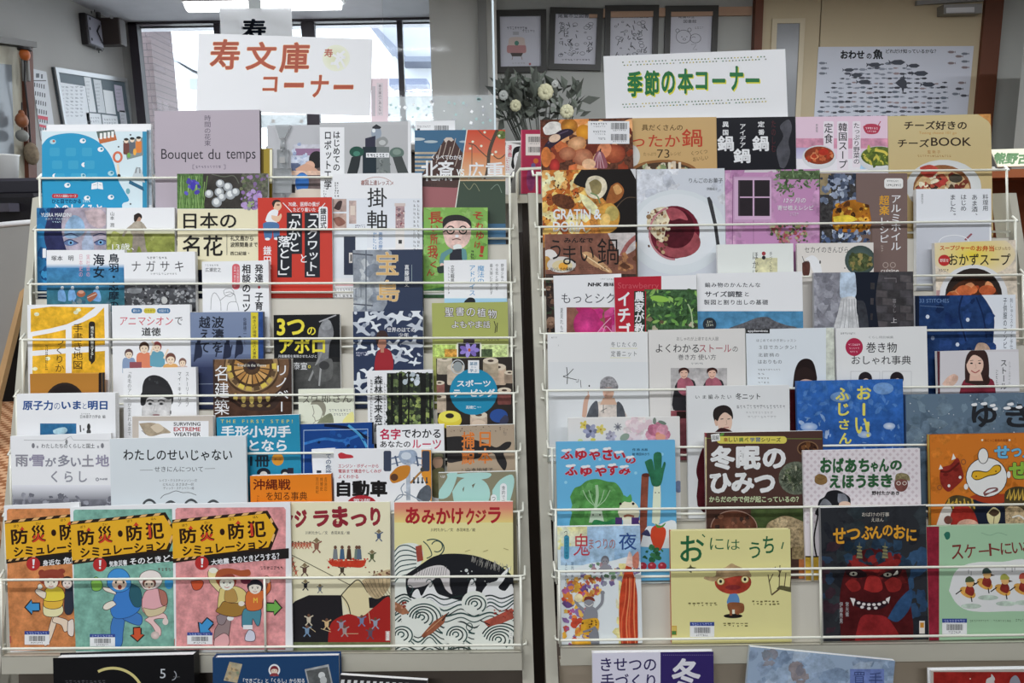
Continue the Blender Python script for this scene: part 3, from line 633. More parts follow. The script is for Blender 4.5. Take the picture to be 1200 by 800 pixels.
R(389, 232.5, 496, 290, 'd3d6da'); R(389, 267, 430, 352, 'd6dadf'); R(389, 233, 406, 248, 'b39a90', 1); R(389, 250, 406, 267, 'c0a294', 1); PS([(391, 244), (396, 236), (401, 236), (398, 246)], '3c2c2a'); PS([(390, 256), (398, 254), (405, 261), (396, 265)], '8a5a4c', 1)
R(409, 235, 417.5, 262, 'bda59c', 1); R(410.5, 241, 416, 252, 'd2c3b4'); D(416, 263, 428, 267, '667', 5); R(463.5, 241, 474, 268, 'a88a8a', 1); S(464.5, 243, 473.5, 267, 40, .7, 1.6, ['8a4a50', '7f6a70', 'cdb8b0', '6a5058'], 8); R(462.5, 238, 475, 241.5, 'c8b8b0'); R(463.5, 268, 474, 298, 'dcd8d4'); R(467, 281, 471, 285.5, '333')
T('書図上達レッスン', 423, 211, 461, 217, '8a5048', .01); RING(442, 222, 21, 15, .6, 'b88a80', 205, 335); T('掛', 430.5, 220, 453.5, 242.5, '242424', .005); T('軸', 430, 246.5, 453.5, 268.5, '242424', .005)
for k in range(2): D(484.5 + 4.5 * k, 234, 487 + 4.5 * k, 300, '777', 14, k)
D(392, 213, 397, 231, '777', 6); V('表装の歴史', 443.5, 272, 448.5, 296, '4a78a8', .005); D(437, 272, 441, 296, '7a98b8', 7); R(403, 277, 416.5, 322, '2b3244'); R(409, 296, 413, 308, 'd0c8c0'); R(410.5, 298, 412.5, 306, '555'); R(389, 326, 414, 352, 'e2e2e0'); R(393, 332, 414, 335, 'c49a9a'); D(392, 338, 414, 341, '888', 7); D(392, 345, 414, 348, '444', 5)
lb('picture_book', 2, 496.5, 243, 571.5, 243, '79a84c', 'grass green book with a painted bespectacled man in a black cap', off=.0, th=.0095, hard=1, ec='5f8a3c')
S(496, 242, 573, 352, 90, 3, 8, ['84b255', '6f9e44', '8fba62', '78a64c'], 9, 1)
PS([(519, 273), (522, 258), (534, 252), (548, 257), (552, 272), (549, 284), (541, 291), (531, 292), (523, 286)], 'dcb8ac', 1); PS([(519, 268), (519, 258), (526, 252.5), (540, 252), (551, 258), (552, 266), (546, 260), (534, 258.5), (525, 261)], '22201f')
for x in (528, 542.5): RING(x, 269.5, 5, 5.2, 1.5, '1c1a1a'); E(x, 270, 1.8, 1, '222')
L([(533, 268), (537.5, 268)], 1.3, '1c1a1a'); L([(519, 272), (523, 270)], 1.3, '1c1a1a'); L([(547, 269), (553, 266)], 1, '1c1a1a'); E(535.5, 276.5, 2.2, 1.8, 'f0e4dc'); L(SM([(530, 281), (535, 279.5), (540, 281)]), 1.2, '6a4a40'); PS([(531, 288), (536, 286), (541, 288), (540, 296), (533, 297)], 'd8dcd8')
PS([(528, 293), (543, 292), (545, 306), (528, 306)], '23242e'); PS([(517, 297), (528, 291), (530, 295), (522, 301), (520, 309), (515, 308)], '5a8a8c'); PS([(541, 291), (546, 293), (547, 305), (542, 305)], '5a8a8c'); E(518, 311, 2.5, 3, 'dcb8ac'); PS([(512, 313), (521, 311), (523, 318), (514, 320)], '2c3a34')
for s_, x0, y0, x1, y1 in (('長', 502, 248, 519, 262), ('い', 505, 264, 514, 271), ('所', 504, 274, 513, 286), ('我', 501, 287, 513, 301), ('々', 506, 296, 513, 304), ('く', 504, 306, 512, 314), ('ん', 500, 315, 509, 323)): T(s_, x0, y0, x1, y1, 'a83a26', .02, rot=-4)
for s_, x0, y0, x1, y1 in (('そ', 554, 248, 566, 257), ('れ', 557, 261, 568, 268), ('ゆ', 558, 271, 567, 281), ('け', 556, 283, 563, 291), ('！', 562, 288, 567, 301)): T(s_, x0, y0, x1, y1, 'a83a26', .02, rot=8)
D(552, 293, 555, 310, '2a2a2a', 5); PS([(496, 340), (530, 336), (572, 344), (572, 353), (496, 353)], '36683c', 1); R(496, 342, 572, 345, 'dfe8dc')
# --- tier 3
lb('paperback_book', 3, 54.5, 293, 146, 292.5, 'e8e8e6', 'blue sea book with divers carrying baskets and a white top band', th=.009, side='r')
R(54, 309, 147, 314, 'dfe6ea', 0, '4a88b4'); R(54, 314, 147, 345, '3f7eac', 1, '3a7490'); R(54, 338, 147, 365, '2f6a80', 1, '3a6a70')
V('鳥羽・志摩の', 127, 297, 139.5, 362, '16202c', .022); V('海女', 109, 297.5, 122.5, 325.5, '16202c', .022); V('実社会の', 101, 298, 105.5, 324, 'c8909c', 0); V('日本史の', 92.5, 298, 97, 324, 'c8909c', 0); T('塚本', 60, 299.5, 73.5, 305.5, '23262a', .01); T('明', 80, 299.5, 86, 305.5, '23262a', .01)
for x in (72, 84, 113): PS([(x - 4, 352), (x - 4, 342), (x, 338), (x + 4, 342), (x + 5, 353)], '6f9cc8', 1); E(x + 1, 337, 2, 2, 'cfd8e0')
E(95, 344, 5, 4, '9a5a40'); E(95, 342, 3.5, 2, 'c49078'); PS([(102, 347), (111, 342), (114, 346), (107, 353), (103, 352)], '9a5a40'); L([(102, 349), (113, 344)], .8, 'd0b8a8'); S(56, 350, 146, 365, 20, 1.5, 4, ['4a6a78', '6a7c80', '35586a'], 5)
lb('paperback_book', 3, 145, 296, 228.5, 294.5, 'e6e6e6', 'white book with a grey ruined city below a sparse katakana title', th=.0118, side='r', ec='dedede')
T('ナガサキ', 154.5, 305.5, 215, 318, '3a3a3a', 0, tr=.35); D(172, 300.5, 196, 303.5, '777', 7); D(176, 319.5, 208, 322, '999', 10); R(144, 326, 230, 334, 'd8d8d8', 0, '6a6a6a'); R(144, 333, 230, 365, '55565a', 1, '3a3a3c')
S(145, 334, 229, 364, 170, .8, 3, ['777a7c', '8f9092', '2a2a2c', '454648', 'a2a2a2'], 11); E(193, 352, 3.5, 4, 'b4b4b0'); E(158, 340, 9, 4, '7c7e80', 1); E(165, 335, 5, 2.5, '68696b')
lb('paperback_book', 3, 236.5, 306.5, 314.5, 305, 'e8e8e6', 'white book with a line drawing of a family and a bold vertical title', th=.012, side='r')
V('発達・子育て', 298.5, 309.5, 308.5, 374, '26262a', .025); V('相談のコツ', 283.5, 309.5, 294, 365, '26262a', .025); E(303.6, 336.5, 1.6, 1.6, 'c04048'); RR(272, 309, 281, 339, 4, 'cc5a62'); V('日本一受けたい', 274, 312, 276.5, 336, 'f2d8d8', 0); V('小児科医の', 277.5, 312, 280, 330, 'f2d8d8', 0); T('広瀬宏之', 240.5, 313.5, 259, 318.5, '333', .005); D(240, 309.5, 256, 312, '888', 6)
for pts in ([(247, 363), (248, 348), (252, 343), (258, 352), (259, 364)], [(258, 352), (266, 346), (274, 344), (276, 350)], [(262, 341), (264, 346), (271, 347), (274, 342), (270, 338), (264, 339), (262, 341)], [(266, 364), (268, 355), (277, 354), (280, 364)], [(277, 354), (275, 346), (272, 343)], [(264, 343), (270, 342), (274, 345)]): L(SM(pts), .6, '8a8a8a')
lb('paperback_book', 3, 413.5, 293, 495, 292, '2b364e', 'navy novel with a misty window and large gold characters', off=.0, th=.0125, side='r', sc='20283a', ec='c8c4bc')
PS([(412, 290), (452, 290), (460, 302), (456, 318), (450, 330), (454, 344), (448, 366), (412, 366)], '8a9098', 1, 2); S(416, 300, 450, 360, 22, 4, 10, ['a2a8ac', '989ea4', 'b4b8ba', '7a828c'], 4, 1)
for y in (297, 356): L([(413, y), (437, y + 2)], 1.6, '4a4e58')
L([(429, 292), (429, 364)], 1.4, '5a606a'); L([(417, 338), (423, 338), (423, 348), (417, 348), (417, 338)], .9, '555a64')
T('宝', 441, 295, 467, 322, 'cda66c', .012, o=('e0cfae', .012)); T('島', 442, 328, 468, 353, 'cda66c', .012, o=('e0cfae', .012)); V('真藤順丈', 474, 310, 479.5, 336, 'dfe2e6', .01); L([(482.5, 310), (482.5, 333)], .5, '9aa'); R(495, 292, 498, 360, '1d2433')
lb('paperback_book', 3, 520, 305, 593.5, 303.8, 'eaeae8', 'white book with a slim blue vertical title and a pale blue foot', th=.008)
V('魔法の', 559.5, 311, 567.5, 332, '2f86b8', .005); V('アドバイス', 550, 311, 557, 346, '2f86b8', .005); V('立花龍男', 528, 310.5, 532.5, 331, '333', .01); D(525, 312, 527, 345, '999', 9); V('野球少年の', 587, 309, 590.5, 331, '555', .005); V('やる気と能力を', 580.5, 309, 584, 340, '555', .005); V('最大限に引き出す', 574, 309, 577.5, 345, '555', .005); R(519, 349.5, 595, 356, '9cc4dc'); R(519, 356, 595, 380, '6a9cc0', 1); PS([(545, 352), (550, 348.5), (556, 350), (556, 356), (544, 356)], '1e2228')
# --- tier 4
lb('picture_book', 4, 32, 357, 127, 356, 'e9e7e0', 'yellow street map book with white roads and a handwritten title', th=.008)
Y1c = 'e2aa28'
PS([(36, 362), (60, 359), (112, 360), (96, 372), (78, 380), (58, 385), (36, 389)], Y1c, 1, 1)
P([(122, 360), (123, 404), (84, 407), (84, 382), (98, 377), (112, 370)], Y1c, 1); P([(38, 394), (60, 390), (77, 386), (77, 408), (38, 411)], Y1c, 1); P([(38, 417), (77, 414), (77, 450), (38, 450)], Y1c, 1); P([(84, 414), (123, 411), (123, 450), (84, 450)], Y1c, 1)
for x, y in ((43, 368), (89, 366), (92, 363), (56, 420), (41, 432)): E(x, y, 3, 2.2, 'f2e4b4', 1)
V('手書き地図', 85.5, 379, 97, 432.5, '332414', .004); V('つくりかた', 65, 397, 75, 446, '332414', .0); RR(104, 376.5, 111.5, 424, 3, '2a2420'); P([(106, 423), (111, 423), (107, 427)], '2a2420'); V('地元を再発見する！', 106, 382, 110, 420, 'e8e0d0', .01); D(53, 404, 56, 434, '4a3a20', 12)
lb('paperback_book', 4, 131, 358, 222.5, 356.5, 'e9e8e6', 'white book with five drawn children under pill shaped tags', off=.0, th=.009, side='r')
RR(154, 361, 166.5, 367, 2.6, '3f6f98'); RR(168.5, 361, 182.5, 367, 2.6, 'c8b83c'); RR(184, 361, 199.5, 367, 2.6, '3f6f98'); T('観られ', 156, 362.3, 164.5, 365.6, 'e4ecf4', 0); T('うたがう', 170, 362.3, 181, 365.6, '5a4a20', 0); T('対話する', 186, 362.3, 197.5, 365.6, 'e4ecf4', 0)
T('アニマシオン', 140.5, 371, 202.5, 381, 'c23a48', 0, sh=.08); T('で', 205, 371.5, 214, 380.5, '333', 0); T('道徳', 166, 383.5, 188.5, 393.5, '2a2a2a', .02)
for x, y, hc, bc, r in ((151, 415, '5a4240', '7f92ae', 5), (169, 408, '4a3428', 'd07a5a', 6), (184, 407, '9a4a48', '5e96a8', 5.4), (200, 421, '6a463c', 'd4a060', 6), (214, 425, '7a5a50', 'c0a8a0', 4.5)):
    PS([(x - r * 1.5, y + 22), (x - r * 1.4, y + r * 1.2), (x, y + r * .8), (x + r * 1.4, y + r * 1.2), (x + r * 1.5, y + 22)], bc); face(x, y, r * .85, r, 'ecc8ae', hc, .4)
L(SM([(176, 416), (180, 404), (178, 400)]), 2, 'ecc8ae'); L(SM([(192, 420), (197, 409)]), 2, 'ecc8ae'); R(152, 424, 166, 432, '8a4a50')
lb('paperback_book', 4, 223, 366, 308, 365, ('75839e', '5a6686'), 'slate blue book with silhouettes hanging in a row and a yellow stripe', off=.0, th=.0105, side='r', sc='2c3650', ec='4a587a')
R(222, 415, 310, 430, '5f6b88', 0, '39415f'); R(222, 430, 310, 490, '333b58'); L([(222, 450), (300, 449)], .7, '8a94a8')
V('波濤を', 248, 370.5, 262.5, 413, '222632', .02); V('越えて', 233, 370.5, 246.5, 413, '222632', .02); R(294, 366, 302.5, 480, 'cdbc2e'); V('吹き上げ現場までの大事故', 296, 370, 300.5, 420, '3a3420', .008); R(302.5, 365, 310, 480, '2c4a86', 1); V('佐藤雄二', 285, 372, 289, 391, '23283a', .008); D(286, 394, 288.5, 406, '445', 6)
for x, y in ((232, 404), (266, 404), (280, 400)): PS([(x - 3, y - 2), (x + 2, y - 3), (x + 5, y + 6), (x + 4, y + 14), (x - 1, y + 16), (x - 5, y + 20), (x - 4, y + 8)], '262c40'); E(x + 1, y - 4, 2.2, 2.4, '262c40')
for x in (256, 272): L([(x, 404), (x - 3, 418)], 1.6, '262c40')
lb('paperback_book', 4, 320.5, 369, 398, 368, '17181a', 'black book with a yellow title and a grey astronaut on the moon', off=.0, th=.0105, side='l', ec='cfcac0')
R(320, 420, 399, 490, '4c4c4a', 1); R(320, 418, 399, 424, '222', 1); PS([(374, 384), (380, 376), (388, 378), (391, 392), (386, 404), (384, 424), (374, 428), (372, 404)], '77787a', 1); PS([(375, 382), (380, 374), (387, 376), (388, 384), (381, 387)], '8e9092', 1); L([(374, 377), (394, 369)], 1.4, 'a2a2a4'); L([(362, 446), (372, 424), (378, 410)], 2.4, '8a8a88'); PS([(366, 430), (384, 420), (390, 424), (388, 444), (372, 446)], '5c5c5a', 1); L([(374, 452), (376, 430)], 2, '9a9a98'); E(380, 428, 6, 5, '3a3a3a')
T('3つ', 324.5, 373, 357, 393, 'e6cf3c', .03); T('の', 360, 383, 370, 392.5, 'e6cf3c', .02); T('アポロ', 327, 395, 381, 414, 'e6cf3c', .03); T('月面着陸を実現させた人びと', 326, 415.5, 371, 419, 'd8d8d8', .005); T('泰宣', 343.5, 424.5, 360, 433, 'dcdcdc', .005); RING(362.5, 429.5, 1.6, 1.8, .7, 'd8c83c')
lb('paperback_book', 4, 413.5, 365, 495.5, 364, '2b3650', 'navy book with flocks of white birds around a boy in a red shirt', off=.0, th=.0095, ec='c0c4cc')
r_ = random.Random(4)
for (x, y, s_, a) in ((430, 372, 9, -.4), (446, 368, 8, .3), (468, 370, 10, .1), (488, 366, 8, .6), (424, 384, 9, .6), (489, 382, 8, .2), (440, 382, 6, .9), (420, 404, 7, .2), (437, 410, 7, -.5), (462, 404, 8, .4), (484, 402, 9, .1), (478, 412, 6, .7), (466, 418, 9, .2), (486, 424, 5, 0), (420, 446, 9, -.3), (432, 436, 7, .4), (426, 458, 7, .5), (445, 442, 7, -.2), (456, 378, 6, -.8)):
    ca, sa = math.cos(a), math.sin(a)
    PS([(x + (u * ca - w * sa) * s_, y + (u * sa + w * ca) * s_) for u, w in ((-1.6, .25), (-.9, -.28), (-.25, -.12), (.15, -1.0), (.5, -.95), (.4, -.1), (1.5, .1), (1.1, .45), (.3, .5), (-.2, 1.0), (-.4, .4))], r_.choice(['cfd4d8', 'b4bac2', 'd6dade']))
S(414, 365, 495, 420, 26, 1, 3, ['c2c8cf', '8a92a0', '3a4660'], 12); PS([(440, 418), (444, 410), (452, 408), (458, 412), (461, 424), (458, 436), (440, 436)], '97262e'); E(447.5, 402, 5.5, 7, 'b07a64'); PS([(440, 396), (444, 388), (452, 388), (455, 396), (450, 394), (445, 396), (442, 404)], '3a2824'); R(446, 407, 450, 413, 'b07a64')
T('世界のはての', 453.5, 383.5, 486.5, 389, 'e8ecf0', .01); T('少年', 467, 390, 479, 394.5, 'e8ecf0', .01); D(417, 412, 432, 417, 'aab', 6); D(468, 414, 480, 416, '99a', 5)
lb('paperback_book', 4, 506, 355, 595, 353.5, 'a0a558', 'olive green book with a purple flower photo and white outlined title', off=.0, th=.010, ec='a8b05a')
for k, s_ in enumerate('聖書の植物'): T(s_, 521.5 + 12.6 * k, 360.5 + (0, -.6, .4, .6, 2)[k], 531.5 + 12.6 * k, 370.5 + (0, -.6, 0, .6, 2.4)[k], 'f0ece0', .0, o=('4a3c2c', .05))
for k, s_ in enumerate('よもやま話'): T(s_, 529.5 + 9.2 * k, 376, 537.5 + 9.2 * k, 384, 'f0ece0', .0, o=('4a3c2c', .05))
L([(579, 376), (581, 382), (580, 390)], 1, '3a3428'); L([(583, 378), (582, 389)], 1, '3a3428'); D(562, 396, 585, 399, '5a5a34', 7); R(505, 403, 596, 418, 'd2d8a8'); R(506, 403.5, 534, 418, 'a9bf62', 2); R(565, 404, 594, 418, 'bccc86', 2); R(521, 409, 536, 418, 'c9923c', 2); R(535.5, 401.5, 564, 418, 'dfe0cc'); R(537, 402.5, 562.5, 418, '2e2a34', 1); R(543, 397, 556, 402, '3a3230')
for a in range(7): E(550 + 7 * math.cos(a * .9), 410 + 4 * math.sin(a * .9), 5, 2.6, ['8a78c0', '7460ac', '9c8cd0'][a % 3], 0, rot=a * 51)
E(550, 410, 1.6, 2, 'b0563a'); R(564, 409, 577, 418, '4a5a3c', 2)
# --- tier 5
lb('hardcover_book', 5, 35, 438, 119, 436.5, 'a8712c', 'mustard brown book with a black disc rising at its foot', off=.0, th=.012, hard=1, side='r', sc='2a1d18', ec='b07a34')
R(115.5, 436, 121, 470, '231a18'); R(35, 436, 116, 437.5, 'd09a3c'); E(76, 474, 24, 26, '2c221e'); E(76, 476, 23, 25, '231b1a')
lb('paperback_book', 5, 144, 431.5, 229.5, 430, 'e4e4e4', 'white book with a grey portrait photograph and vertical side titles', off=.0, th=.010, side='r')
PS([(167, 452), (170, 444), (178, 439.5), (188, 441), (197, 448), (203, 462), (201, 474), (190, 468), (176, 468), (167, 470)], '2c2c2e', 0); PS([(168, 466), (176, 460), (196, 461), (201, 468), (200, 480), (196, 492), (168, 492)], 'c4c2c0', 1); PS([(165, 462), (172, 452), (188, 452), (202, 462), (198, 468), (186, 463), (173, 466), (170, 474), (165, 474)], '2f2f31'); 
for x in (176, 189): L(SM([(x - 4, 470), (x, 468.5), (x + 4, 470)]), 1.4, '333'); E(x, 473, 2.6, 1.5, '555'); E(x, 473, 1.1, 1.1, '222')
L([(182, 474), (180, 481), (184, 482)], .8, '999'); E(183, 486, 4.5, 1.1, '8a6a6a'); E(200, 483, .8, 2.5, '444'); S(172, 442, 196, 450, 7, 1, 2.4, ['4a4a4c', '3a3a3c'], 3, 1)
V('ストーリーオブ', 217.5, 436, 221.5, 476, '555', 0); V('マイ・キャリア', 208.5, 436, 212.5, 476, '555', 0); V('「赤毛のアン」が生まれるまで', 149.5, 436, 154, 510, '666', 0)
lb('paperback_book', 5, 249.5, 421, 341.5, 420, '3b2c26', 'brown book with an ornate domed ceiling seen from below', off=.0, th=.0095, ec='d8d2c4')
E(295, 428, 44, 42, '70523a', 1); E(295, 430, 33, 32, '4a3626', 1); RING(295, 429, 31, 30, 5, '9a7c54'); 
for k in range(11):
    a = math.radians(-10 + k * 20); c_, s_ = math.cos(a), math.sin(a); a2 = a + .26; c2_, s2_ = math.cos(a2), math.sin(a2)
    P([(295 + 10 * c_, 430 + 9 * s_), (295 + 21 * c_, 430 + 20 * s_), (295 + 21 * c2_, 430 + 20 * s2_), (295 + 10 * c2_, 430 + 9 * s2_)], ['b98a4c', 'a87840', 'c89a5c'][k % 3]); P([(295 + 24 * c_, 430 + 23 * s_), (295 + 29 * c_, 430 + 28 * s_), (295 + 29 * c2_, 430 + 28 * s2_), (295 + 24 * c2_, 430 + 23 * s2_)], ['d0b84c', '5a4630', 'b89c48'][k % 3])
E(295, 428, 6, 5, '2c2228'); T('Travel in the Vienna', 278, 426, 312, 429.5, 'e4dccf', 0)
for k in range(5): E(276 + 9.5 * k, 468 + abs(k - 2) * -1.2, 2.6, 5, 'c4ae5c'); E(276 + 9.5 * k, 475, 3, 2, '8a7444')
PS([(250, 470), (276, 468), (288, 480), (318, 480), (330, 468), (342, 468), (342, 520), (250, 520)], '4a3226', 1); L([(252, 455), (282, 476)], 3, '2c1e18'); L([(338, 455), (310, 476)], 3, '2c1e18')
V('名建築', 251.5, 428, 268.5, 486, 'efece4', .0); V('リノベー', 322, 428, 338, 482, 'efece4', -.004); S(252, 440, 268, 462, 12, 2, 5, ['6a4a38', '7a5a40', '4a3428'], 5, 1) if 0 else None
lb('paperback_book', 5, 349.5, 456, 414.5, 455, 'd6d8c4', 'pale sage book with a pencil sketch of a head in profile', off=.0, th=.009, ec='e2e2d4')
T('スワ', 355, 464, 372, 472, '4a4640', -.004); T('郎さん', 377, 461, 412, 472, '4a4640', -.004)
L(SM([(366, 475), (368, 483), (366.5, 487), (368.5, 489), (370, 493), (376, 490), (379, 480)]), .8, '8a8474'); PS([(364, 474), (366, 470), (373, 468.5), (380, 472), (382, 480), (379, 488), (377, 480), (372, 474)], '8a8676'); L(SM([(370, 493), (366, 497)]), .6, '8a8474'); PS([(376, 490), (388, 484), (390, 498), (372, 498)], '7f8268', 1); D(385, 479, 412, 482, '777', 8); D(391, 484, 412, 487, '777', 7); PS([(402, 492), (408, 485), (414, 483), (414, 498), (402, 498)], 'ddd68a')
lb('paperback_book', 5, 430, 434.5, 507, 433, '2c3128', 'white and dark green book of tall conifer trunks with a vertical title', off=.0, th=.011, ec='e4e2dc')
R(429, 432, 508, 437, 'e6e4e0'); R(429, 432, 453.5, 520, 'e8e8e4'); S(454, 437, 508, 505, 130, 1.5, 5, ['3f4a34', '2a3226', '56643e', '1f241e', '68784a'], 14, 2); S(474, 438, 490, 450, 14, 1.5, 4, ['c4ccd4', 'aab4b8'], 3); S(455, 466, 505, 490, 36, 1, 3.4, ['7a8a48', '93a05a', '5a6a3c'], 6); S(470, 480, 504, 500, 12, 1, 3, ['8fa256'], 8)
for x, w in ((458, 3), (467, 4.5), (478, 2), (493, 6), (503, 2.5)): R(x, 437, x + w, 500, '1c1d1a', 1)
V('森林未来会議', 438.5, 440, 448.5, 506, '26282a', .012); D(434, 444, 436.5, 500, '555', 16); D(450, 448, 452, 498, '888', 14)
lb('paperback_book', 5, 511, 420, 600, 418, '2e2824', 'book with a turquoise disc among beige, yellow and blue tape rolls', off=.0, th=.008, ec='d6d2ca')
for x, y, r, c in ((521, 425, 9, 'b0a48e'), (534, 436, 10, 'bfae98'), (583, 436, 10, 'b8a088'), (515, 452, 6, '8a5a50'), (514, 470, 9, 'b6a48e'), (591, 462, 8, '7a4640'), (561, 492, 10, 'c4ae98'), (575, 428, 9, 'a89880'), (597, 440, 6, '9a8672')):
    RR(x - r, y - r * .6, x + r, y + r * 1.5, 2, c, 1); E(x, y - r * .6, r, r * .42, 'cdbfa9'); E(x, y - r * .6, r * .4, r * .16, '4a3c34')
E(555, 459, 28, 27, '1f83a6'); E(573, 478, 8, 8, 'c8b49a') if 0 else None
RING(536.5, 429.5, 8, 8.6, 1.2, 'b8bcbc'); E(536.5, 429.5, 5.5, 6, '8f9696'); R(548.5, 422, 561.5, 437, 'e6ebee'); T('基礎', 550.5, 424, 559.5, 428, '2a6a8a', .01); T('から', 552, 429, 558, 431, '2a6a8a', 0); T('学ぶ', 550.5, 432, 559.5, 436, '2a6a8a', .01)
T('スポーツ', 535.5, 445, 575, 453, 'f0f4f6', .03); T('テーピング', 531, 455.5, 580, 465, 'f0f4f6', .03); T('高橋仁', 546, 475, 558, 479, 'd8e8ee', .01); D(559, 476, 564, 478, 'acd', 3)
E(527, 492, 14, 10, 'd6c23c'); E(527, 488, 13, 7, 'e2d252'); E(527, 487, 5, 3, '2e2824'); E(584.5, 487, 10.5, 8, '2c4c8e'); PS([(586, 492), (592, 486), (596, 490), (594, 496), (586, 497)], '3a3c52'); E(561, 496, 8, 4, 'd0bca6')
# --- tier 6
lb('paperback_book', 6, 19.5, 461.5, 135, 460, 'e6e6e4', 'white book with a bold blue title over a small sea photograph', off=.0, th=.013, ec='ece9e0')
T('原子力', 26.5, 469, 62, 480.5, '234a86', .03); T('の', 63.5, 472, 70.5, 479.5, '234a86', 0); T('いま', 72, 469.5, 95, 479.5, '234a86', .035); T('と', 97, 472, 101.5, 479, '234a86', 0); T('明日', 103, 469.5, 126, 480, '234a86', .035); T('日本原子力学会', 94, 486, 118, 490, '555', .008); T('編', 120, 486, 123.5, 490, '555', .008); D(95, 484, 106, 485.3, '888', 5); R(47, 496, 89.5, 520, '2f6a94', 1, '24587f'); PS([(62, 504), (68, 501.5), (76, 500.5), (79, 504), (75, 508), (64, 508)], '9dbcc4', 1); L([(94, 498), (94.5, 506)], 1.6, '444'); E(104, 500, 2, 4, '333'); E(104, 506, 2.6, 3.6, '444'); E(98, 503, .8, 1.6, '777')
lb('picture_book', 6, 155, 488, 249.5, 487, 'b9aea2', 'beige framed survival book with red and black capitals', off=.0, th=.012, ec='cfc8be')
R(162.5, 493, 244.5, 560, 'e4e2de'); PS([(163, 496), (176, 495), (186, 497), (196, 503), (200, 507), (190, 508), (178, 511), (170, 508)], '9f8f78', 1); PS([(176, 500), (185, 496), (192, 502), (184, 507)], 'c4b49c'); L([(166, 504), (171, 509)], .6, '666')
T('SURVIVING', 203.5, 494.5, 235, 498.8, '2a2a2a', .02); T('EXTREME', 203.5, 500.3, 235, 505.2, 'a02a34', .025); T('WEATHER', 203.5, 506.5, 235, 511, '2a2a2a', .02)
lb('paperback_book', 6, 253.5, 489, 350.5, 485.5, '2484a4', 'turquoise blue handbook with bold white characters', off=.0, th=.010, side='r', sc='1a6a88', ec='e0e0dc')
T('THE FIRST STEP!', 258.5, 491.5, 343, 495.5, 'c2b84c', .01, tr=.35); T('手形小切手', 259, 498.5, 341, 512.5, 'f0f4f4', .03); T('となら', 292, 515, 336, 528.5, 'f0f4f4', .03); T('1冊', 293, 533, 316, 547, '1c2c38', .03); E(325.5, 538, 7, 7.4, 'd08a2c'); T('第2版', 321, 536.5, 330, 539.5, '8a4a1c', .01); E(309, 554, 8, 6, '20242c'); E(334, 553, 5, 4, '20242c'); E(309, 556, 4.5, 4, 'd8cfc4'); E(334, 555.5, 3.2, 2.6, 'd8cfc4'); R(337, 548, 344, 556, '2c2634')
lb('paperback_book', 6, 350.5, 497, 437.5, 494.5, '173f80', 'deep blue book with light streaks inside a thin white frame', off=.0, th=.0065, hard=1, side='r', sc='1a2234', ec='d8d6d0')
L(SM([(356, 520), (380, 514), (402, 516), (430, 506)]), 3, '2f6fb4', 1); L(SM([(380, 498), (410, 502), (432, 514)]), 3.5, '0f1a34', 1); L(SM([(408, 498), (422, 510), (430, 524)]), 3, '4a9ac8', 1); S(362, 505, 430, 540, 14, 2, 6, ['2a62a8', '1b4c94', '12264c'], 6, 1); L([(356, 560), (356, 504), (431, 502.5), (431, 560)], .9, 'a8c0dc'); R(436, 494, 439, 520, '14161e')
lb('paperback_book', 6, 365, 526.5, 392, 525, 'e2e4e4', 'slim white book with a dark blue vertical title tucked beside the car book', off=.0068, th=.006, ec='ececea'); V('ての危険', 381.5, 532, 388.5, 557, '2a4668', .015); R(371, 551, 376.5, 556, '2a3440'); R(371, 556.5, 377, 560, '2a3440')
lb('paperback_book', 6, 441, 499, 520, 497, 'ebe9e6', 'white book with crimson and black rounded title over a dark photo corner', off=.0, th=.010)
T('名字', 445, 502, 469.5, 515, 'b8244a', .03); T('でわかる', 471, 502.5, 516.5, 513, '262426', .02); T('あなたの', 445.5, 516.5, 481, 524, '262426', .02); T('ルーツ', 482.5, 515, 517, 526, 'b8244a', .015); R(505, 531, 522, 572, '3c3a34', 1); E(513, 541, 6, 8, 'a08068'); PS([(506, 537), (510, 531), (517, 531), (520, 536), (514, 535)], '6a6a50'); PS([(505, 552), (513, 548), (521, 551), (521, 580), (505, 580)], '6a6442', 1)
lb('paperback_book', 6, 523, 499, 602.5, 497, 'a8957e', 'sandy brown book with a black whale tail and orange characters', off=.0, th=.009, ec='e6e2d8')
S(523, 498, 602, 506, 40, .3, .8, ['5a4a3c'], 4); PS([(523, 512), (540, 511), (556, 515), (572, 520), (582, 524), (592, 518), (599, 518), (597, 524), (590, 530), (594, 542), (591, 551), (583, 541), (578, 531), (564, 536), (540, 540), (523, 540)], '2c2a2a')
T('捕', 541, 506, 556, 524, 'd2722c', .012, o=('e0a070', .01)); T('鯨', 541, 524, 556, 544, 'd2722c', .012, o=('e0a070', .01)); T('日', 562, 506, 575, 523, 'd2722c', .012, o=('e0a070', .01)); T('本', 560, 525, 577, 543, 'd2722c', .012, o=('e0a070', .01)); V('の', 0, 0, 1, 1, 'd2722c') if 0 else None; D(590, 506, 594, 510, '555', 3); T('・山本地域子', 541, 548, 578, 552, '333', .01)
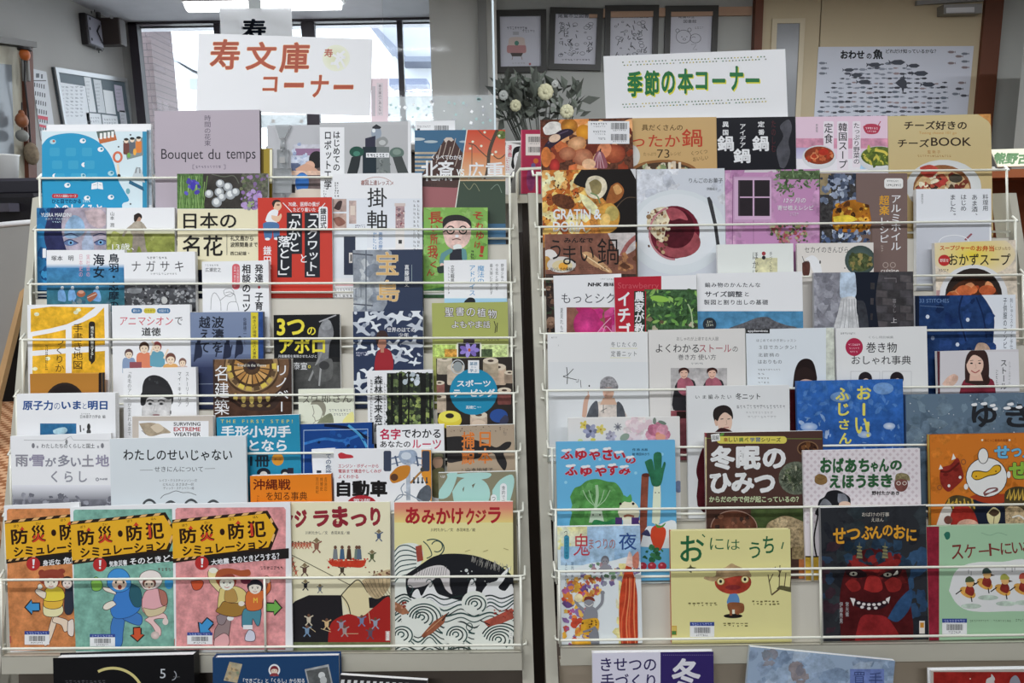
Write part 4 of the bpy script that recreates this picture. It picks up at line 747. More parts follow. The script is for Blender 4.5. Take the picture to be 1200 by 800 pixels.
# --- tier 7
lb('picture_book', 7, 12, 511, 130, 507, ('e2e2e4', 'dcdcde'), 'white picture book with grey rainy title and a misty grey foot', off=.0, th=.0065, ec='e8e8e4')
R(11, 568, 131, 586, 'd8d8dc', 0, '7c7c82'); R(11, 585, 131, 600, '77777e', 1, '505058'); R(11, 599, 131, 640, '4a4a50', 1); S(12, 580, 130, 596, 40, 2, 5, ['8a8a92', '6a6a72', '9a9aa2'], 5, 1)
L([(28, 515.5), (74, 516), (79, 513), (83, 511), (86, 515.5), (128, 516)], .5, '999'); E(78, 517.5, 1.5, 3, '888'); T('わたしたちのくらしと国土', 48.5, 519.5, 111, 525, '44444a', .004)
for x in (39, 120): E(x, 522, 1.8, 3, '77777c')
for x in (44, 115): E(x, 523.5, 1.2, 1.6, '99999c')
for s_, x0, x1 in (('雨', 18, 33), ('・', 34, 37), ('雪', 37, 52), ('が', 53, 66), ('多', 68, 82), ('い', 83, 95), ('土', 96, 110), ('地', 112, 128)): T(s_, x0, 532.5 if s_ not in '・いが' else 536, x1, 546.5 if s_ != '・' else 540, ('8a8890', '8f8a9c', '85858f')[int(x0) % 3], .025)
T('くらし', 60, 551.5, 102, 565, '8a8a92', .018, tr=.2); RING(114, 561.5, 1.8, 2, .7, '556'); T('PHP研', 117, 560, 126, 562.5, '556', .01)
lb('picture_book', 7, 128.5, 514, 288, 510.5, 'c9cfd1', 'large pale grey picture book with a plain black one line title', off=.0072, th=.006, hard=0, ec='dcdcda', side='r')
T('わたしのせいじゃない', 144.5, 526.5, 272, 539.5, '141618', .013); L([(164, 550.8), (179, 550.6)], .5, '666'); T('せきにんについて', 181, 546.5, 238, 552.5, '2a2c2e', 0); L([(240, 549), (252, 548.7)], .5, '666')
T('レイフ・クリスチャンソン―文', 187, 561, 231, 564.4, '44474a', 0); T('にもんじ まさあき―訳', 191, 565.6, 227, 569, '44474a', 0); T('ディック・ステンベリ―絵', 191.5, 570, 227.5, 573.4, '44474a', 0)
L(SM([(188, 584), (192, 580), (198, 578), (206, 575), (214, 577), (222, 577), (230, 580)], 4), .7, '555a5c')
for x, y in ((175, 588), (224, 588), (250, 589), (200, 590)): PS([(x - 9, y + 8), (x - 7, y), (x, y - 4), (x + 7, y), (x + 9, y + 8)], '4a4e50', 1); E(x, y + 5, 6, 6, 'c8cccc')
lb('paperback_book', 7, 293, 557.5, 388, 555, 'dd7a1c', 'orange paperback encyclopedia with black and red brush title', off=.0, th=.012, ec='ece8dc', side='r', sc='b86014')
T('沖縄戦', 296.5, 561, 340.5, 574, '5e1a10', .02); T('を知る事典', 312, 576, 360, 586, '3a1e10', .004); V('古賀徳子', 0, 0, 1, 1, '000') if 0 else None
for k, s_ in enumerate(('吉浜忍', '林博史', '吉川由紀')): V(s_, 380 - 5 * k, 559, 383.4 - 5 * k, 575 + (k == 2) * 3, '6a3410', 0)
D(301, 580, 303.5, 590, '7a3a14', 4)
lb('magazine', 7, 391, 526.5, 505, 525, 'e9e9e7', 'white car manual with a chassis drawing and a heavy black title', off=.0, th=.008, ec='e8e6e0')
P([(494, 527), (506, 527), (506, 600), (503, 576), (494, 556)], 'd68a2a'); PS([(396, 532), (400, 530), (406, 532), (412, 533), (414, 536), (406, 537), (398, 537)], 'b8323a'); T('エンジン・ボディーから', 396.5, 543.5, 443.5, 548, 'b0303a', .015); T('電装まで構造やしくみが', 396.5, 549.5, 447, 554, 'b0303a', .015); T('よくわかる', 396.5, 556, 420, 560.5, 'b0303a', .012); T('自動車', 394.5, 562.5, 454, 582, '1c1a1a', .045); E(424, 590, 17, 10, 'a82832'); T('第2版', 414, 584, 434, 588, 'f0e0de', .01)
for x, s_ in ((454, 1), (499, -1)): RR(x - 4.5, 528, x + 4.5, 552, 2, '3a4254')
L([(458, 537), (472, 534), (495, 537)], 2, '6f7c90'); L([(458, 544), (474, 540), (495, 545)], 1.4, '7f8a9a'); PS([(469, 528), (484, 527), (489, 533), (486, 542), (474, 544), (467, 536)], '8f9cae', 1); E(476, 534, 6, 4.5, 'c4ccd4'); R(476, 542, 481, 586, 'aab2bc', 1); L([(463, 534), (466, 546)], 2, '4a5870'); L([(488, 534), (490, 546)], 2, '4a5870')
PS([(457, 556), (466, 547), (478, 545), (481, 550), (476, 560), (462, 566), (457, 562)], 'c07a28'); E(462, 559, 4.5, 4.2, '5a3a28'); L([(481, 566), (490, 556), (496, 550)], 2.4, 'a8763a'); E(495, 550, 2.6, 2.6, '444')
for x in (485, 490, 495, 500): R(x - .8, 559, x + .8, 564, '3a4048'); E(x, 565, 1.6, 1.4, '3a4048')
PS([(492, 574), (500, 568), (505, 572), (504, 586), (494, 588), (488, 584)], '5a6068', 1); L(SM([(474, 566), (470, 572), (472, 580), (464, 586)]), 1.2, '8a94a0'); L([(474, 576), (496, 588)], 1.4, '8a94a0'); L(SM([(462, 588), (468, 580), (476, 580)]), 1.2, '777f88')
lb('paperback_book', 7, 513.5, 554, 604, 552, '857f66', 'drab olive book with huge pale mint rounded letters', off=.0, th=.0095, ec='c8d0c8')
mint = 'a4cdc4'
PS([(515, 574), (524, 560), (524, 555), (536, 554), (527, 580), (514, 584)], mint); PS([(526, 557), (548, 554), (574, 554), (572, 560), (556, 562), (545, 560)], mint); PS([(530, 576), (540, 562), (556, 559), (570, 566), (574, 582), (562, 600), (536, 600), (532, 588)], mint); PS([(577, 574), (586, 562), (600, 556), (602, 570), (592, 600), (578, 600)], mint); PS([(542, 573), (544, 570), (543, 576)], '6a6450'); P([(553, 568), (557, 566), (554, 572)], '6a6450'); E(556, 586, 7, 9, '857f66') if 0 else None
RR(586, 566, 594, 600, 4, 'e4e6e0'); V('食的でで', 588, 569, 592, 590, '444', 0); RR(575, 579, 582, 600, 3.5, 'e4e6e0'); V('つき', 576.5, 582, 580.5, 594, '444', 0); D(516, 557, 522, 560, 'dde', 3)
# --- tier 8 (the large picture books)
def disaster(x0, x1, y0, bgc, words, seed):
    """yellow hazard banner over a coloured painted ground, white border"""
    W = 137.0; f = lambda x: x0 + x
    P([(x0 + 4, y0 + 8), (x0 + 6, y0 + 6), (x0 + 131, y0 + 5), (x0 + 133.5, y0 + 8), (x0 + 133, y0 + 172), (x0 + 5, y0 + 172)], bgc, 1)
    S(x0 + 6, y0 + 60, x0 + 132, y0 + 170, 26, 2, 6, [bgc], seed, 1)
    P([(x0 - 2, y0 + 20), (x0 + 112, y0 + 9), (x0 + 125, y0 + 31), (x0 + 116, y0 + 55), (x0 - 2, y0 + 71)], '2c2018')
    for k in range(7):
        xa = x0 + 1 + 16 * k; yy = y0 + 20 - 11 * (xa - x0) / 114; P([(xa + 3, yy - .2), (xa + 10, yy - .9), (xa + 7, yy + 2.2), (xa, yy + 2.9)], 'd8a86a')
    P([(x0 - 2, y0 + 24), (x0 + 110, y0 + 12.5), (x0 + 121.5, y0 + 31), (x0 + 113, y0 + 52), (x0 - 2, y0 + 66)], 'dca423')
    for k in range(4): xa = x0 + 5 + 9 * k; yy = y0 + 67.5 - .12 * (xa - x0); P([(xa + 2, yy - 2), (xa + 6, yy - 2.4), (xa + 4, yy + .4), (xa, yy + .8)], 'd8a86a')
    P([(x0 + 116, y0 + 17), (x0 + 119, y0 + 22), (x0 + 117, y0 + 24), (x0 + 114.5, y0 + 19.5)], 'd8a86a'); P([(x0 + 121, y0 + 37), (x0 + 118, y0 + 46), (x0 + 116, y0 + 44), (x0 + 119, y0 + 36)], 'd8a86a')
    dk = '2e1a12'; rd = 'c43a26'
    for s_, xa, xb, ya, yb, c in (('防', 9, 29, 30, 47.5, dk), ('災', 32.5, 49.5, 26, 45, dk), ('・', 56, 62, 31, 38, dk), ('防', 66, 85, 24.5, 42.5, dk), ('犯', 88.5, 110, 21.5, 40.5, dk)): T(s_, x0 + xa, y0 + ya - 1, x0 + xb, y0 + yb, c, .03, rot=-4)
    T('火', x0 + 33.5, y0 + 34.5, x0 + 49, y0 + 45, rd, .045, rot=-4); P([(x0 + 19, y0 + 31), (x0 + 22, y0 + 26.5), (x0 + 25, y0 + 30.5)], rd); P([(x0 + 74, y0 + 25), (x0 + 77.5, y0 + 20.5), (x0 + 81, y0 + 24.5)], rd); L([(x0 + 93, y0 + 24), (x0 + 94, y0 + 39)], 3, rd)
    T('シミュレーション', x0 + 12, y0 + 46.5, x0 + 112, y0 + 58, dk, .035, rot=-5.2)
    for xa, ya, s_ in ((12, 24.5, 'ぼう'), (38, 21.5, 'さい'), (67, 17.5, 'ぼう'), (95, 15, 'はん')): T(s_, x0 + xa, y0 + ya, x0 + xa + 6, y0 + ya + 3, dk, .01, rot=-5)
    P([(x0 + 34, y0 + 63), (x0 + 137, y0 + 53), (x0 + 137, y0 + 65), (x0 + 34, y0 + 74)], '23201e'); T(words[0], x0 + 46, y0 + 65.3, x0 + 67, y0 + 72.3, 'f2f0ec', .025, rot=-5); T(words[1], x0 + 70, y0 + 60.5, x0 + 126, y0 + 68.5, 'f2f0ec', .025, rot=-5)
    E(x0 + 35, y0 + 70.5, 8, 8, 'b02e2c'); P([(x0 + 34, y0 + 65), (x0 + 37, y0 + 65), (x0 + 36.2, y0 + 72), (x0 + 34.6, y0 + 72)], 'f4efec'); E(x0 + 35.2, y0 + 74.2, 1.2, 1.2, 'f4efec'); D(x0 + 103, y0 + 74, x0 + 131, y0 + 78, '5a3a3a', 7, seed)
def arrow(cx, cy, s, ang, c):
    a = math.radians(ang); q = [(-1, -.5), (.05, -.5), (.05, -1), (1, 0), (.05, 1), (.05, .5), (-1, .5)]; o = [(cx + (u * math.cos(a) - w * math.sin(a)) * s, cy + (u * math.sin(a) + w * math.cos(a)) * s) for u, w in q]
    L(o + [o[0]], 3.4, '2a2424'); P(o, c)
OL = '4a2c28'
def blob(pts, c, ol=OL, w=1.4, m=0): q = SM(list(pts) + [pts[0]], 4); L(q, w, ol); P(q[:-1], c, m)
lb('picture_book', 8, 4.5, 592.5, 93, 588.5, 'e4e2de', 'orange disaster drill picture book with a girl in a yellow dress', off=.0, th=.004, ec='e8e6e2')
disaster(4, 141, 590, 'c9804c', ('身近な', '危険そのとき'), 3)
arrow(38, 711, 8, 178, '3f8ec4')
blob([(56, 742), (62, 722), (68, 720), (66, 730), (58, 752), (52, 756)], 'e8c8b0'); blob([(64, 722), (78, 726), (82, 734), (76, 740), (72, 732), (62, 728)], 'e8c8b0'); blob([(51, 706), (58, 704), (70, 704), (74, 716), (66, 722), (52, 720)], 'e6d6a4'); blob([(52, 700), (72, 700), (72, 710), (62, 713), (52, 710)], 'dcae3c'); blob([(54, 690), (62, 687), (73, 690), (74, 702), (52, 703)], 'e4c83c'); blob([(54, 694), (44, 690), (42, 694), (52, 701)], 'ecd0bc'); blob([(44, 690), (46, 684), (50, 688)], 'ecd0bc'); E(47, 687, 2.6, 2.8, 'f0dccc')
face(60, 681, 9, 8.6, 'eed6c4', '8a3a2c', .5); E(49, 671, 4, 4, '8a3a2c'); E(72, 669, 4.5, 3, '8a3a2c'); PS([(46, 680), (48, 671), (58, 667), (70, 668), (76, 676), (72, 677), (60, 673), (50, 677), (50, 684)], '8f4030')
blob([(77, 688), (85, 684), (88, 700), (84, 718), (76, 716)], '2f3440'); face(79, 683, 6, 6.4, 'e0d0c4', '35302e', .4); blob([(80, 728), (86, 726), (86, 744), (80, 742)], 'e8d0c4')
barcode(29, 739, 58, 755); R(11, 745, 13.4, 753, 'b85a4a')
lb('picture_book', 8, 82, 594.5, 205.5, 589.5, 'e4e4e2', 'green disaster drill picture book with a running child in a blue raincoat', off=.0054, th=.0036, ec='e8e8e4')
disaster(82, 219, 591, '76a796', ('気象災害', 'そのときどう'), 5)
blob([(107, 682), (112, 676), (117, 679), (120, 685), (117, 691), (109, 691)], '7ab04a', '2a4a3a'); arrow(161, 743, 7.5, 88, 'c4502e'); E(198, 683, 5, 7, '3a8cc0')
blob([(130, 734), (134, 722), (146, 718), (144, 740), (142, 756), (132, 758)], '3f74b4', '26406c'); blob([(140, 712), (156, 716), (166, 722), (164, 732), (150, 728), (142, 722)], '3f74b4', '26406c'); blob([(132, 706), (138, 692), (150, 688), (160, 696), (164, 712), (152, 722), (136, 724), (130, 716)], '3a78c0', '26406c'); blob([(154, 684), (164, 690), (166, 708), (158, 710), (152, 698)], '2c5a66', '22404a')
blob([(136, 696), (124, 692), (121, 688), (128, 689), (134, 690)], 'e8d4c4'); blob([(136, 708), (126, 714), (121, 712), (124, 707), (132, 704)], 'e8d4c4'); blob([(126, 686), (127, 674), (134, 667), (144, 667), (151, 674), (153, 686), (146, 692), (136, 693)], '3f8ac8', '26406c'); E(140, 684, 8.5, 7, 'e6c4ac'); E(140.5, 687.5, 2.4, 2.8, '8a3a34'); E(136, 682, 1.2, 1.6, '222'); E(145, 682, 1.2, 1.6, '222'); L([(133, 679), (138, 680)], 1, '333'); L([(148, 679), (143, 680)], 1, '333')
blob([(170, 726), (178, 732), (184, 742), (188, 744), (188, 736), (180, 726), (192, 724), (196, 728), (194, 720), (184, 718)], 'e2b8b4', '7a4a4a'); blob([(167, 702), (172, 692), (186, 690), (194, 700), (194, 712), (180, 720), (168, 716)], 'd8a0a4', '7a4a4a'); blob([(168, 712), (180, 714), (194, 710), (190, 718), (174, 722)], 'c8b890', '7a5a4a'); blob([(186, 690), (194, 694), (196, 706), (190, 708)], 'a86a5c'); blob([(163, 680), (166, 672), (176, 668), (186, 671), (190, 680), (184, 688), (170, 690)], 'dcd2cc', '6a5450'); E(175, 683, 8, 6.5, '6a3c34'); E(175, 684.5, 6, 5, 'e6c8b4'); E(172, 684, 1, 1.3, '222'); E(178, 684, 1, 1.3, '222'); E(175, 688, 1.4, .8, 'a04a44'); E(182, 744, 5, 4.6, 'd8c4bc', c2='b8a49c'); E(194, 728, 3.4, 4, 'd8c4bc')
barcode(105.5, 742.5, 135, 757); R(86.5, 748, 88.5, 756, 'b85a4a')
lb('picture_book', 8, 201.5, 590.5, 340, 588, 'e6e4e2', 'pink disaster drill picture book with a girl in a tan jacket and an orange boy', off=.0104, th=.0036, ec='e8e6e4')
disaster(201.5, 338.5, 589, 'd38d8c', ('大地震', 'そのときどうする？'), 7)
blob([(224, 681), (236, 680), (238, 684), (234, 690), (227, 690)], 'c8502e', '5a2a24'); arrow(321, 711.5, 8.5, 2, '6aa84a'); arrow(240.5, 734, 9, 130, '3f8ec4')
blob([(252, 738), (262, 722), (270, 724), (268, 744), (266, 754), (252, 752)], '8f7a78', '4a3030'); blob([(252, 748), (262, 742), (268, 746), (267, 756), (252, 757)], 'd8a0a0', '5a3a3a'); blob([(254, 722), (262, 718), (266, 722), (262, 731), (256, 730)], '8a7a7c', '4a3030'); E(270, 724, 4, 3, 'e8e0da')
blob([(253, 716), (260, 706), (274, 700), (286, 708), (288, 716), (276, 722), (262, 720)], '9c7434', OL); blob([(246, 682), (244, 670), (250, 666), (256, 668), (254, 678), (262, 686), (258, 694)], 'd8c890', OL); blob([(258, 690), (268, 686), (280, 688), (288, 694), (288, 704), (272, 706), (262, 704), (256, 712), (256, 702)], 'd4c078', OL); blob([(264, 692), (274, 690), (278, 704), (264, 704)], 'b08a4a', OL, .8)
face(266, 682, 9.5, 9, 'eedccc', '8a3c2c', .45); PS([(252, 676), (256, 668), (268, 665.5), (282, 668), (292, 667), (293, 674), (282, 675), (270, 672), (258, 676), (255, 684)], 'a0502e'); E(250, 668, 5, 3.4, 'e8d8c8'); E(283, 707, 3.6, 3, 'e8d4c4')
blob([(284, 734), (286, 714), (304, 712), (305, 726), (302, 733), (296, 724), (294, 736)], '4a8494', '24424c'); R(285, 732, 296, 737, 'dfe4e4'); blob([(288, 744), (292, 738), (298, 741), (298, 750), (288, 750)], 'c4c4d0', '4a3a44'); blob([(288, 698), (292, 692), (304, 692), (312, 690), (314, 680), (310, 676), (315, 676), (317, 690), (308, 702), (306, 713), (290, 714)], 'cf6a34', '5a2a24'); face(299, 688, 8, 7.4, 'ecd4c4', '26222a', .5); E(288, 680, 6, 4, '6a2a3a'); E(314, 680, 2.6, 3, 'e8d0c0')
T('M', 297, 700, 302, 706, 'e0b040', .03)
barcode(219.5, 740.5, 249, 754.5); R(203, 748, 205, 756, 'b85a4a')
lb('picture_book', 8, 338.5, 588.5, 457, 588, 'dfd6b4', 'cream whale festival picture book with a red barge and tiny dancers', off=.0, th=.0065, ec='dcd6c4')
mr = '8e2a34'
for s_, x0, y0, x1, y1 in (('ク', 322, 601, 344, 618), ('ジ', 345, 597, 360, 618), ('ラ', 367, 598, 386, 617), ('ま', 389, 593, 408, 618), ('つ', 411, 602, 430, 617), ('り', 434, 594, 446, 616)): T(s_, x0, y0, x1, y1, mr, .055, rot=-3)
E(396, 609.5, 1.8, 1.8, 'dfd2a6'); T('川村たかし／文', 358, 622, 384, 626, '333', .01); T('赤羽末吉／絵', 388, 622, 410, 626, '333', .01)
def dancer(x, y, c, s=1.0, hat=0):
    E(x, y - 4 * s, 1.3 * s, 1.4 * s, '6a4a3a' if not hat else '8a7a5a'); P([(x - 2 * s, y - 2.4 * s), (x + 2 * s, y - 2.4 * s), (x + 1.6 * s, y + 2 * s), (x - 1.6 * s, y + 2 * s)], c); L([(x - 4 * s, y - 3.4 * s), (x, y - 1.8 * s), (x + 4 * s, y - 4 * s)], 1.1 * s, c); L([(x - 3 * s, y + 5 * s), (x, y + 1.5 * s), (x + 3 * s, y + 5 * s)], 1.2 * s, c)
    if hat: P([(x - 3 * s, y - 4 * s), (x, y - 7 * s), (x + 3 * s, y - 4 * s)], '7f6f50')
for k in range(7): dancer(343 + 3.4 * k, 638 + (k % 2), 'b8624a', .8)
for k in range(4): dancer(342 + k * 1.6, 656 + 5 * k, 'b8624a', .7)
for x, y, c, s_ in ((371, 640, '8a5a48', 1.5), (444, 628, '4a5a74', 1.2), (436, 652, '4f5a3c', 1.2), (357, 668, '5a4038', 1.3), (401, 668, '463a30', 1.2), (358, 686, '2a2a30', 1.1), (375, 690, '6a7078', .9)): dancer(x, y, c, s_, 1)
L([(338, 648), (412, 686)], .8, '4a4236'); PS([(383, 655), (388, 657), (428, 656), (430, 654), (425, 664), (410, 664), (390, 663)], 'c03a24'); S(384, 654, 429, 665, 40, .8, 2, ['b83424', 'c8452c'], 7)
for x, c in ((393, '777c80'), (401, '44607a'), (409, '4a3226'), (418, '6a7a70'), (421, '5a6a7c')): P([(x - 3, 655), (x - 2, 643), (x + 2, 643), (x + 3, 655)], c); E(x, 641, 1.8, 2.2, '6a4a3a')
P([(338, 712), (346, 704), (362, 697), (400, 697), (402, 722), (409, 760), (338, 760)], '232124'); P([(400, 697), (412, 684), (420, 679), (432, 695), (434, 710), (428, 740), (412, 724)], 'd8cb9e'); L(SM([(400, 697), (412, 684), (421, 679.5), (431, 694)]), 1.2, '3a342a'); L(SM([(400, 697), (408, 708), (412, 726)]), 1.2, '3a342a'); P([(432, 700), (457, 697), (457, 712), (433, 712)], '232124'); PS([(424, 680), (436, 674), (458, 667), (458, 684), (446, 700), (434, 698)], 'b8a27c', 1); 
for k in range(6): L(SM([(428 + 5 * k, 680 - k), (434 + 4 * k, 690), (440 + 4 * k, 699)]), .5, '5a4a38')
S(432, 668, 457, 678, 22, .8, 1.8, ['8a5a48', '6a4a3c'], 3)
PS([(384, 760), (386, 736), (392, 726), (408, 719), (424, 722), (440, 710), (458, 701), (458, 760)], 'a02622')
for x, y, c in ((362, 726, 'c0b49c'), (383, 731, 'c8a878'), (360, 739, '6f8aa4'), (400, 732, '8a8a9a'), (404, 739, '9a8a88'), (424, 727, '6a7a9a'), (440, 730, '8a94a4'), (434, 742, '5a4a5a')): dancer(x, y, c, 1.3)
for a, b_ in (((370, 740), (362, 734)), ((376, 736), (388, 740)), ((404, 742), (420, 742)), ((432, 716), (434, 730))): L([a, b_], .6, 'c8b48c')
R(338, 752, 458, 770, '6f7a52', 1)
sub('spine_label'); R(452, 739, 457, 750, 'e2dcd4'); L([(452.6, 739.6), (456.4, 739.6), (456.4, 749.4), (452.6, 749.4), (452.6, 739.6)], .6, 'b85a5a'); D(453.5, 742, 455.5, 748, '777', 3)
lb('picture_book', 8, 462, 588.5, 601, 587.5, ('dcd394', 'd6cf98'), 'picture book with a black whale in swirling white waves under a pink sky', off=.0, th=.0075, ec='d8d2bc')
R(461, 586, 602, 596, 'd37a6c', 0, 'd6886e'); R(461, 596, 602, 612, 'd6886e', 0, 'dfc878')
for s_, x0, y0, x1, y1 in (('あ', 475, 594, 492, 614), ('み', 494, 597, 510, 614), ('か', 511, 595, 528, 614), ('け', 529, 595, 543, 614), ('ク', 546, 595, 556, 615), ('ジ', 557, 597, 570, 613), ('ラ', 572, 594, 587, 613)): T(s_, x0, y0, x1, y1, 'a8242c', .035)
T('川村たかし／文', 505, 618.5, 531, 622.5, '44342c', .01); T('赤羽末吉／絵', 535, 618.5, 557, 622.5, '44342c', .01)
sea = 'd9dcd2'; ln = '2f4a46'
PS([(461, 650), (466, 640), (478, 636), (490, 638), (496, 648), (492, 662), (480, 676), (461, 690)], sea, 0, 4); P([(461, 676), (602, 676), (602, 775), (461, 775)], sea)
for k in range(7): L(SM([(461, 648 + 6 * k), (468, 640 + 6 * k), (478, 639 + 5.6 * k), (488, 644 + 4 * k)]), 1.3, ln)
RING(512, 640, 7, 7, 1.2, ln, -160, 120); RING(507, 642, 14, 11, 1.4, ln, -120, 60); L(SM([(496, 634), (502, 640), (506, 650), (500, 654)]), 1.2, ln)
PS([(476, 673), (492, 662), (508, 652), (526, 648.5), (552, 650), (572, 656), (588, 664), (602, 678), (602, 700), (560, 706), (520, 700), (484, 702), (476, 690)], '1f2024'); PS([(482, 675), (500, 665), (516, 662), (526, 667), (527, 676), (527, 686), (530, 696), (522, 690), (514, 676), (498, 686), (480, 688), (478, 680)], 'c8c2c0')
for k in range(13): L([(486 + 3 * k, 680 - .5 * k), (490 + 2.8 * k, 667 - .3 * k)], .5, '6a6664')
L(SM([(480, 675), (500, 664.5), (517, 661.5), (527, 668)]), .8, '222')
r_ = random.Random(9)
for _ in range(46): x = 552 + r_.random() * 46; y = 652 + (x - 552) * .28 + r_.random() * 6; L([(x, y + 3), (x + 1.2, y - 3)], .4, '9a968e')
S(540, 668, 592, 690, 12, .8, 2.4, ['c4c8c4'], 5)
for pts in ([(480, 708), (484, 694), (490, 690), (494, 698), (500, 688), (506, 682), (512, 694), (520, 698), (540, 704), (560, 708), (480, 712)], [(546, 712), (548, 690), (553, 678), (558, 688), (556, 700), (566, 710)], [(566, 712), (564, 696), (572, 684), (582, 680), (588, 672), (598, 664), (590, 680), (584, 688), (592, 692), (600, 684), (602, 712)]): PS(pts, 'dfe2da', 0, 3)
for x, y in ((480, 690), (503, 683), (552, 680), (592, 668)): RING(x, y, 4, 5, .9, ln, -170, 90)
for k in range(15):
    y = 699 + 5.0 * k; a_ = 3 + (k % 4) * 1.6; L(SM([(461, y + a_), (474, y - a_), (490, y + 3), (504, y - a_), (520, y + a_), (540, y - 1), (556, y + a_), (574, y - a_ * .6), (588, y + 2), (602, y - a_)]), [1.7, 1.2][k % 2], [ln, '23302e'][k % 3 == 0])
for cx, cy, n_ in ((494, 722, 5), (584, 748, 6), (556, 706, 3), (534, 742, 3), (470, 742, 3)):
    E(cx, cy, n_ * 4.4 + 2, n_ * 4 + 2, sea)
    for k in range(n_): RING(cx + k * .7, cy + 1 + k * .5, 4.2 * (k + 1), 3.7 * (k + 1), 1.6, [ln, '23302e'][k % 2], -200 + 9 * k, 95 - 22 * k)
RING(490, 720, 3, 4, 1, ln); RING(550, 734, 4, 5, 1, ln)
for pts, c in (([(487, 640), (494, 638), (496, 656), (489, 658)], 'a0483a'), ([(494, 744), (508, 728), (524, 718), (520, 730), (506, 742), (496, 747)], '9a5a40'), ([(566, 728), (580, 722), (600, 712), (602, 724), (588, 730), (572, 734)], 'a85040'), ([(461, 704), (474, 710), (480, 718), (472, 720), (461, 714)], 'a06a4c')):
    P(pts, c, 1)
L([(518, 727), (526, 717)], 1.2, '222'); L([(562, 726), (574, 732)], 1.2, '222'); S(462, 703, 478, 712, 9, .9, 2, ['8a3a30', 'c08a70'], 6); S(578, 714, 602, 724, 12, .9, 2, ['8a2e28', 'b84a3a'], 7); L([(500, 740), (518, 724)], .7, 'c89a70')
for k in range(6): L([(520 + 6 * k, 756), (519 + 6 * k, 768)], 1.4, '3a4a40')
for x in (545, 566, 590): L([(x, 640 + (x % 7)), (x + 6, 644)], .5, '8a7a4a')
sub('spine_label'); R(596.5, 739, 601, 749, 'e2dcd4'); D(597.5, 741, 600, 748, '888', 3)
# --- bin under the ledge
lb('hardcover_book', 9, 62, 771, 227, 767, '141416', 'black hardcover book with a golden eclipse arc below the left rack', off=.004, th=.022, hard=1, side='r', sc='101012', ec='1a1a1c')
RING(132, 818, 38, 37, 3.2, 'c8bc7a', -118, -15); RING(131.4, 819, 37, 36.5, 3.2, '141416', -140, -30) if 0 else None
T('5', 187.5, 783.5, 194, 794.5, 'b8bcc0', -.005); RING(201.5, 791, 5.5, 6, 1, '9a9ea4', -60, 90); D(76, 796.5, 124, 801, '4a4a4e', 10); D(203, 792, 211, 794, '666', 4)
lb('hardcover_book', 9, 249, 770.5, 397, 768, '1f4068', 'navy hardcover with old snapshots and a round girl emblem in the lower bin', off=.004, th=.018, hard=1, ec='24406a')
Q((269, 775), (284, 778), (278, 800), (262, 797), 'a89c80', 1); S(265, 779, 281, 797, 14, 1.5, 3, ['b8a078', '8a7a60', '7a8a70'], 4); Q((357, 784), (385, 778), (390, 801), (362, 806), 'a2a4a4', 1); Q((359, 786), (384, 781), (388, 800), (363, 804), '5a5c5c', 1); E(377, 791, 4, 4, 'c8cac8'); E(379, 797, 4, 5, 'b4b6b4')
E(321.5, 785, 6.8, 7.2, 'e6e2e0'); face(321.5, 785.5, 4.2, 4.4, 'e8c8b4', '7a2c34', .5); P([(316, 792), (327, 792), (325, 788.5), (318, 788.5)], '8a3a40')
T('「できごと」と「くらし」から知る', 285, 794.5, 357, 800, 'e4e8ec', .015)
lb('picture_book', 9, 399, 790.5, 501, 797, '2c2a2c', 'black book with slanting white bars in the corner of the lower bin', off=.024, th=.008, hard=0, ec='c8c6c4')
for k in range(12): P([(400 + 7.5 * k, 796 + .4 * k), (404 + 7.5 * k, 796 + .4 * k), (401 + 7.5 * k, 812), (397 + 7.5 * k, 812)], 'c8c8c6')
done()
# ------------------------------------------------------------------ right rack
RIGHT_UP = [((619, 226), (627.5, 226), (640, 800), (654.5, 800)), ((1182, 226), (1191, 226), (1268, 800), (1282, 800))]
make_rack('R', 'cream wire display rack under the white sign with green block lettering', RIGHT_UP, mat('drab_panel', 'a99b88', .6, .3, noise=.06, nscale=9))
G2 = 'books facing out on the right rack'
def rb(name, tier, x0, y0, x1, y1, bg, label, **k): return book(name, 'R', tier, x0, y0, x1, y1, bg, label, group=G2, **k)
food = ['b8562a', 'd88a4a', 'e8b07a', '8a3a22', 'c96a3a', 'dca06a', '6a2c1c']
# --- tier 1
rb('recipe_book', 1, 735, 138.5, 839.5, 137, ('c3a16c', 'bb945e'), 'golden hot pot recipe book with red characters and a big black number', off=.0, th=.007, ec='ddc890')
T('具だくさんの', 752, 146, 800, 153, '5a4424', .012); T('あ', 728, 158, 741, 172, 'b8402a', .01); T('ったか', 741.5, 158, 797, 172, 'b8402a', .008); T('鍋', 799, 151, 823, 172, 'b8402a', .012); T('73', 770, 175, 784.5, 185, '4a3a24', .0); T('たっぷり', 754, 178.5, 769, 182.5, '7a6034', .005); T('レシピ', 786, 178, 798, 182, '7a6034', .005); T('くつくつ', 810, 176, 829, 181, '6a5430', .005, rot=-8); T('おいしい', 812, 183, 830, 188, '6a5430', .005, rot=-8)
E(738, 183, 12, 14, 'd8d6d2', c2='c4c0b8'); E(778, 202, 40, 15, '8a5c34'); E(778, 203, 36, 13, '4a3828'); S(748, 193, 808, 205, 26, 2, 6, ['a8b088', 'cdbca0', 'b08a5a', '8a9a6a', 'd8ccb4'], 3, 1); R(783, 190, 786, 199, 'd8ccb8'); R(789, 189, 792, 199, 'cbb8a0'); R(795, 190, 798, 199, 'd8ccb8')
rb('recipe_book', 1, 633, 140.5, 741, 138, '5a3624', 'book with a close-up of roasted vegetables and a white barcode sticker', off=.0085, th=.005, ec='d8d0c4')
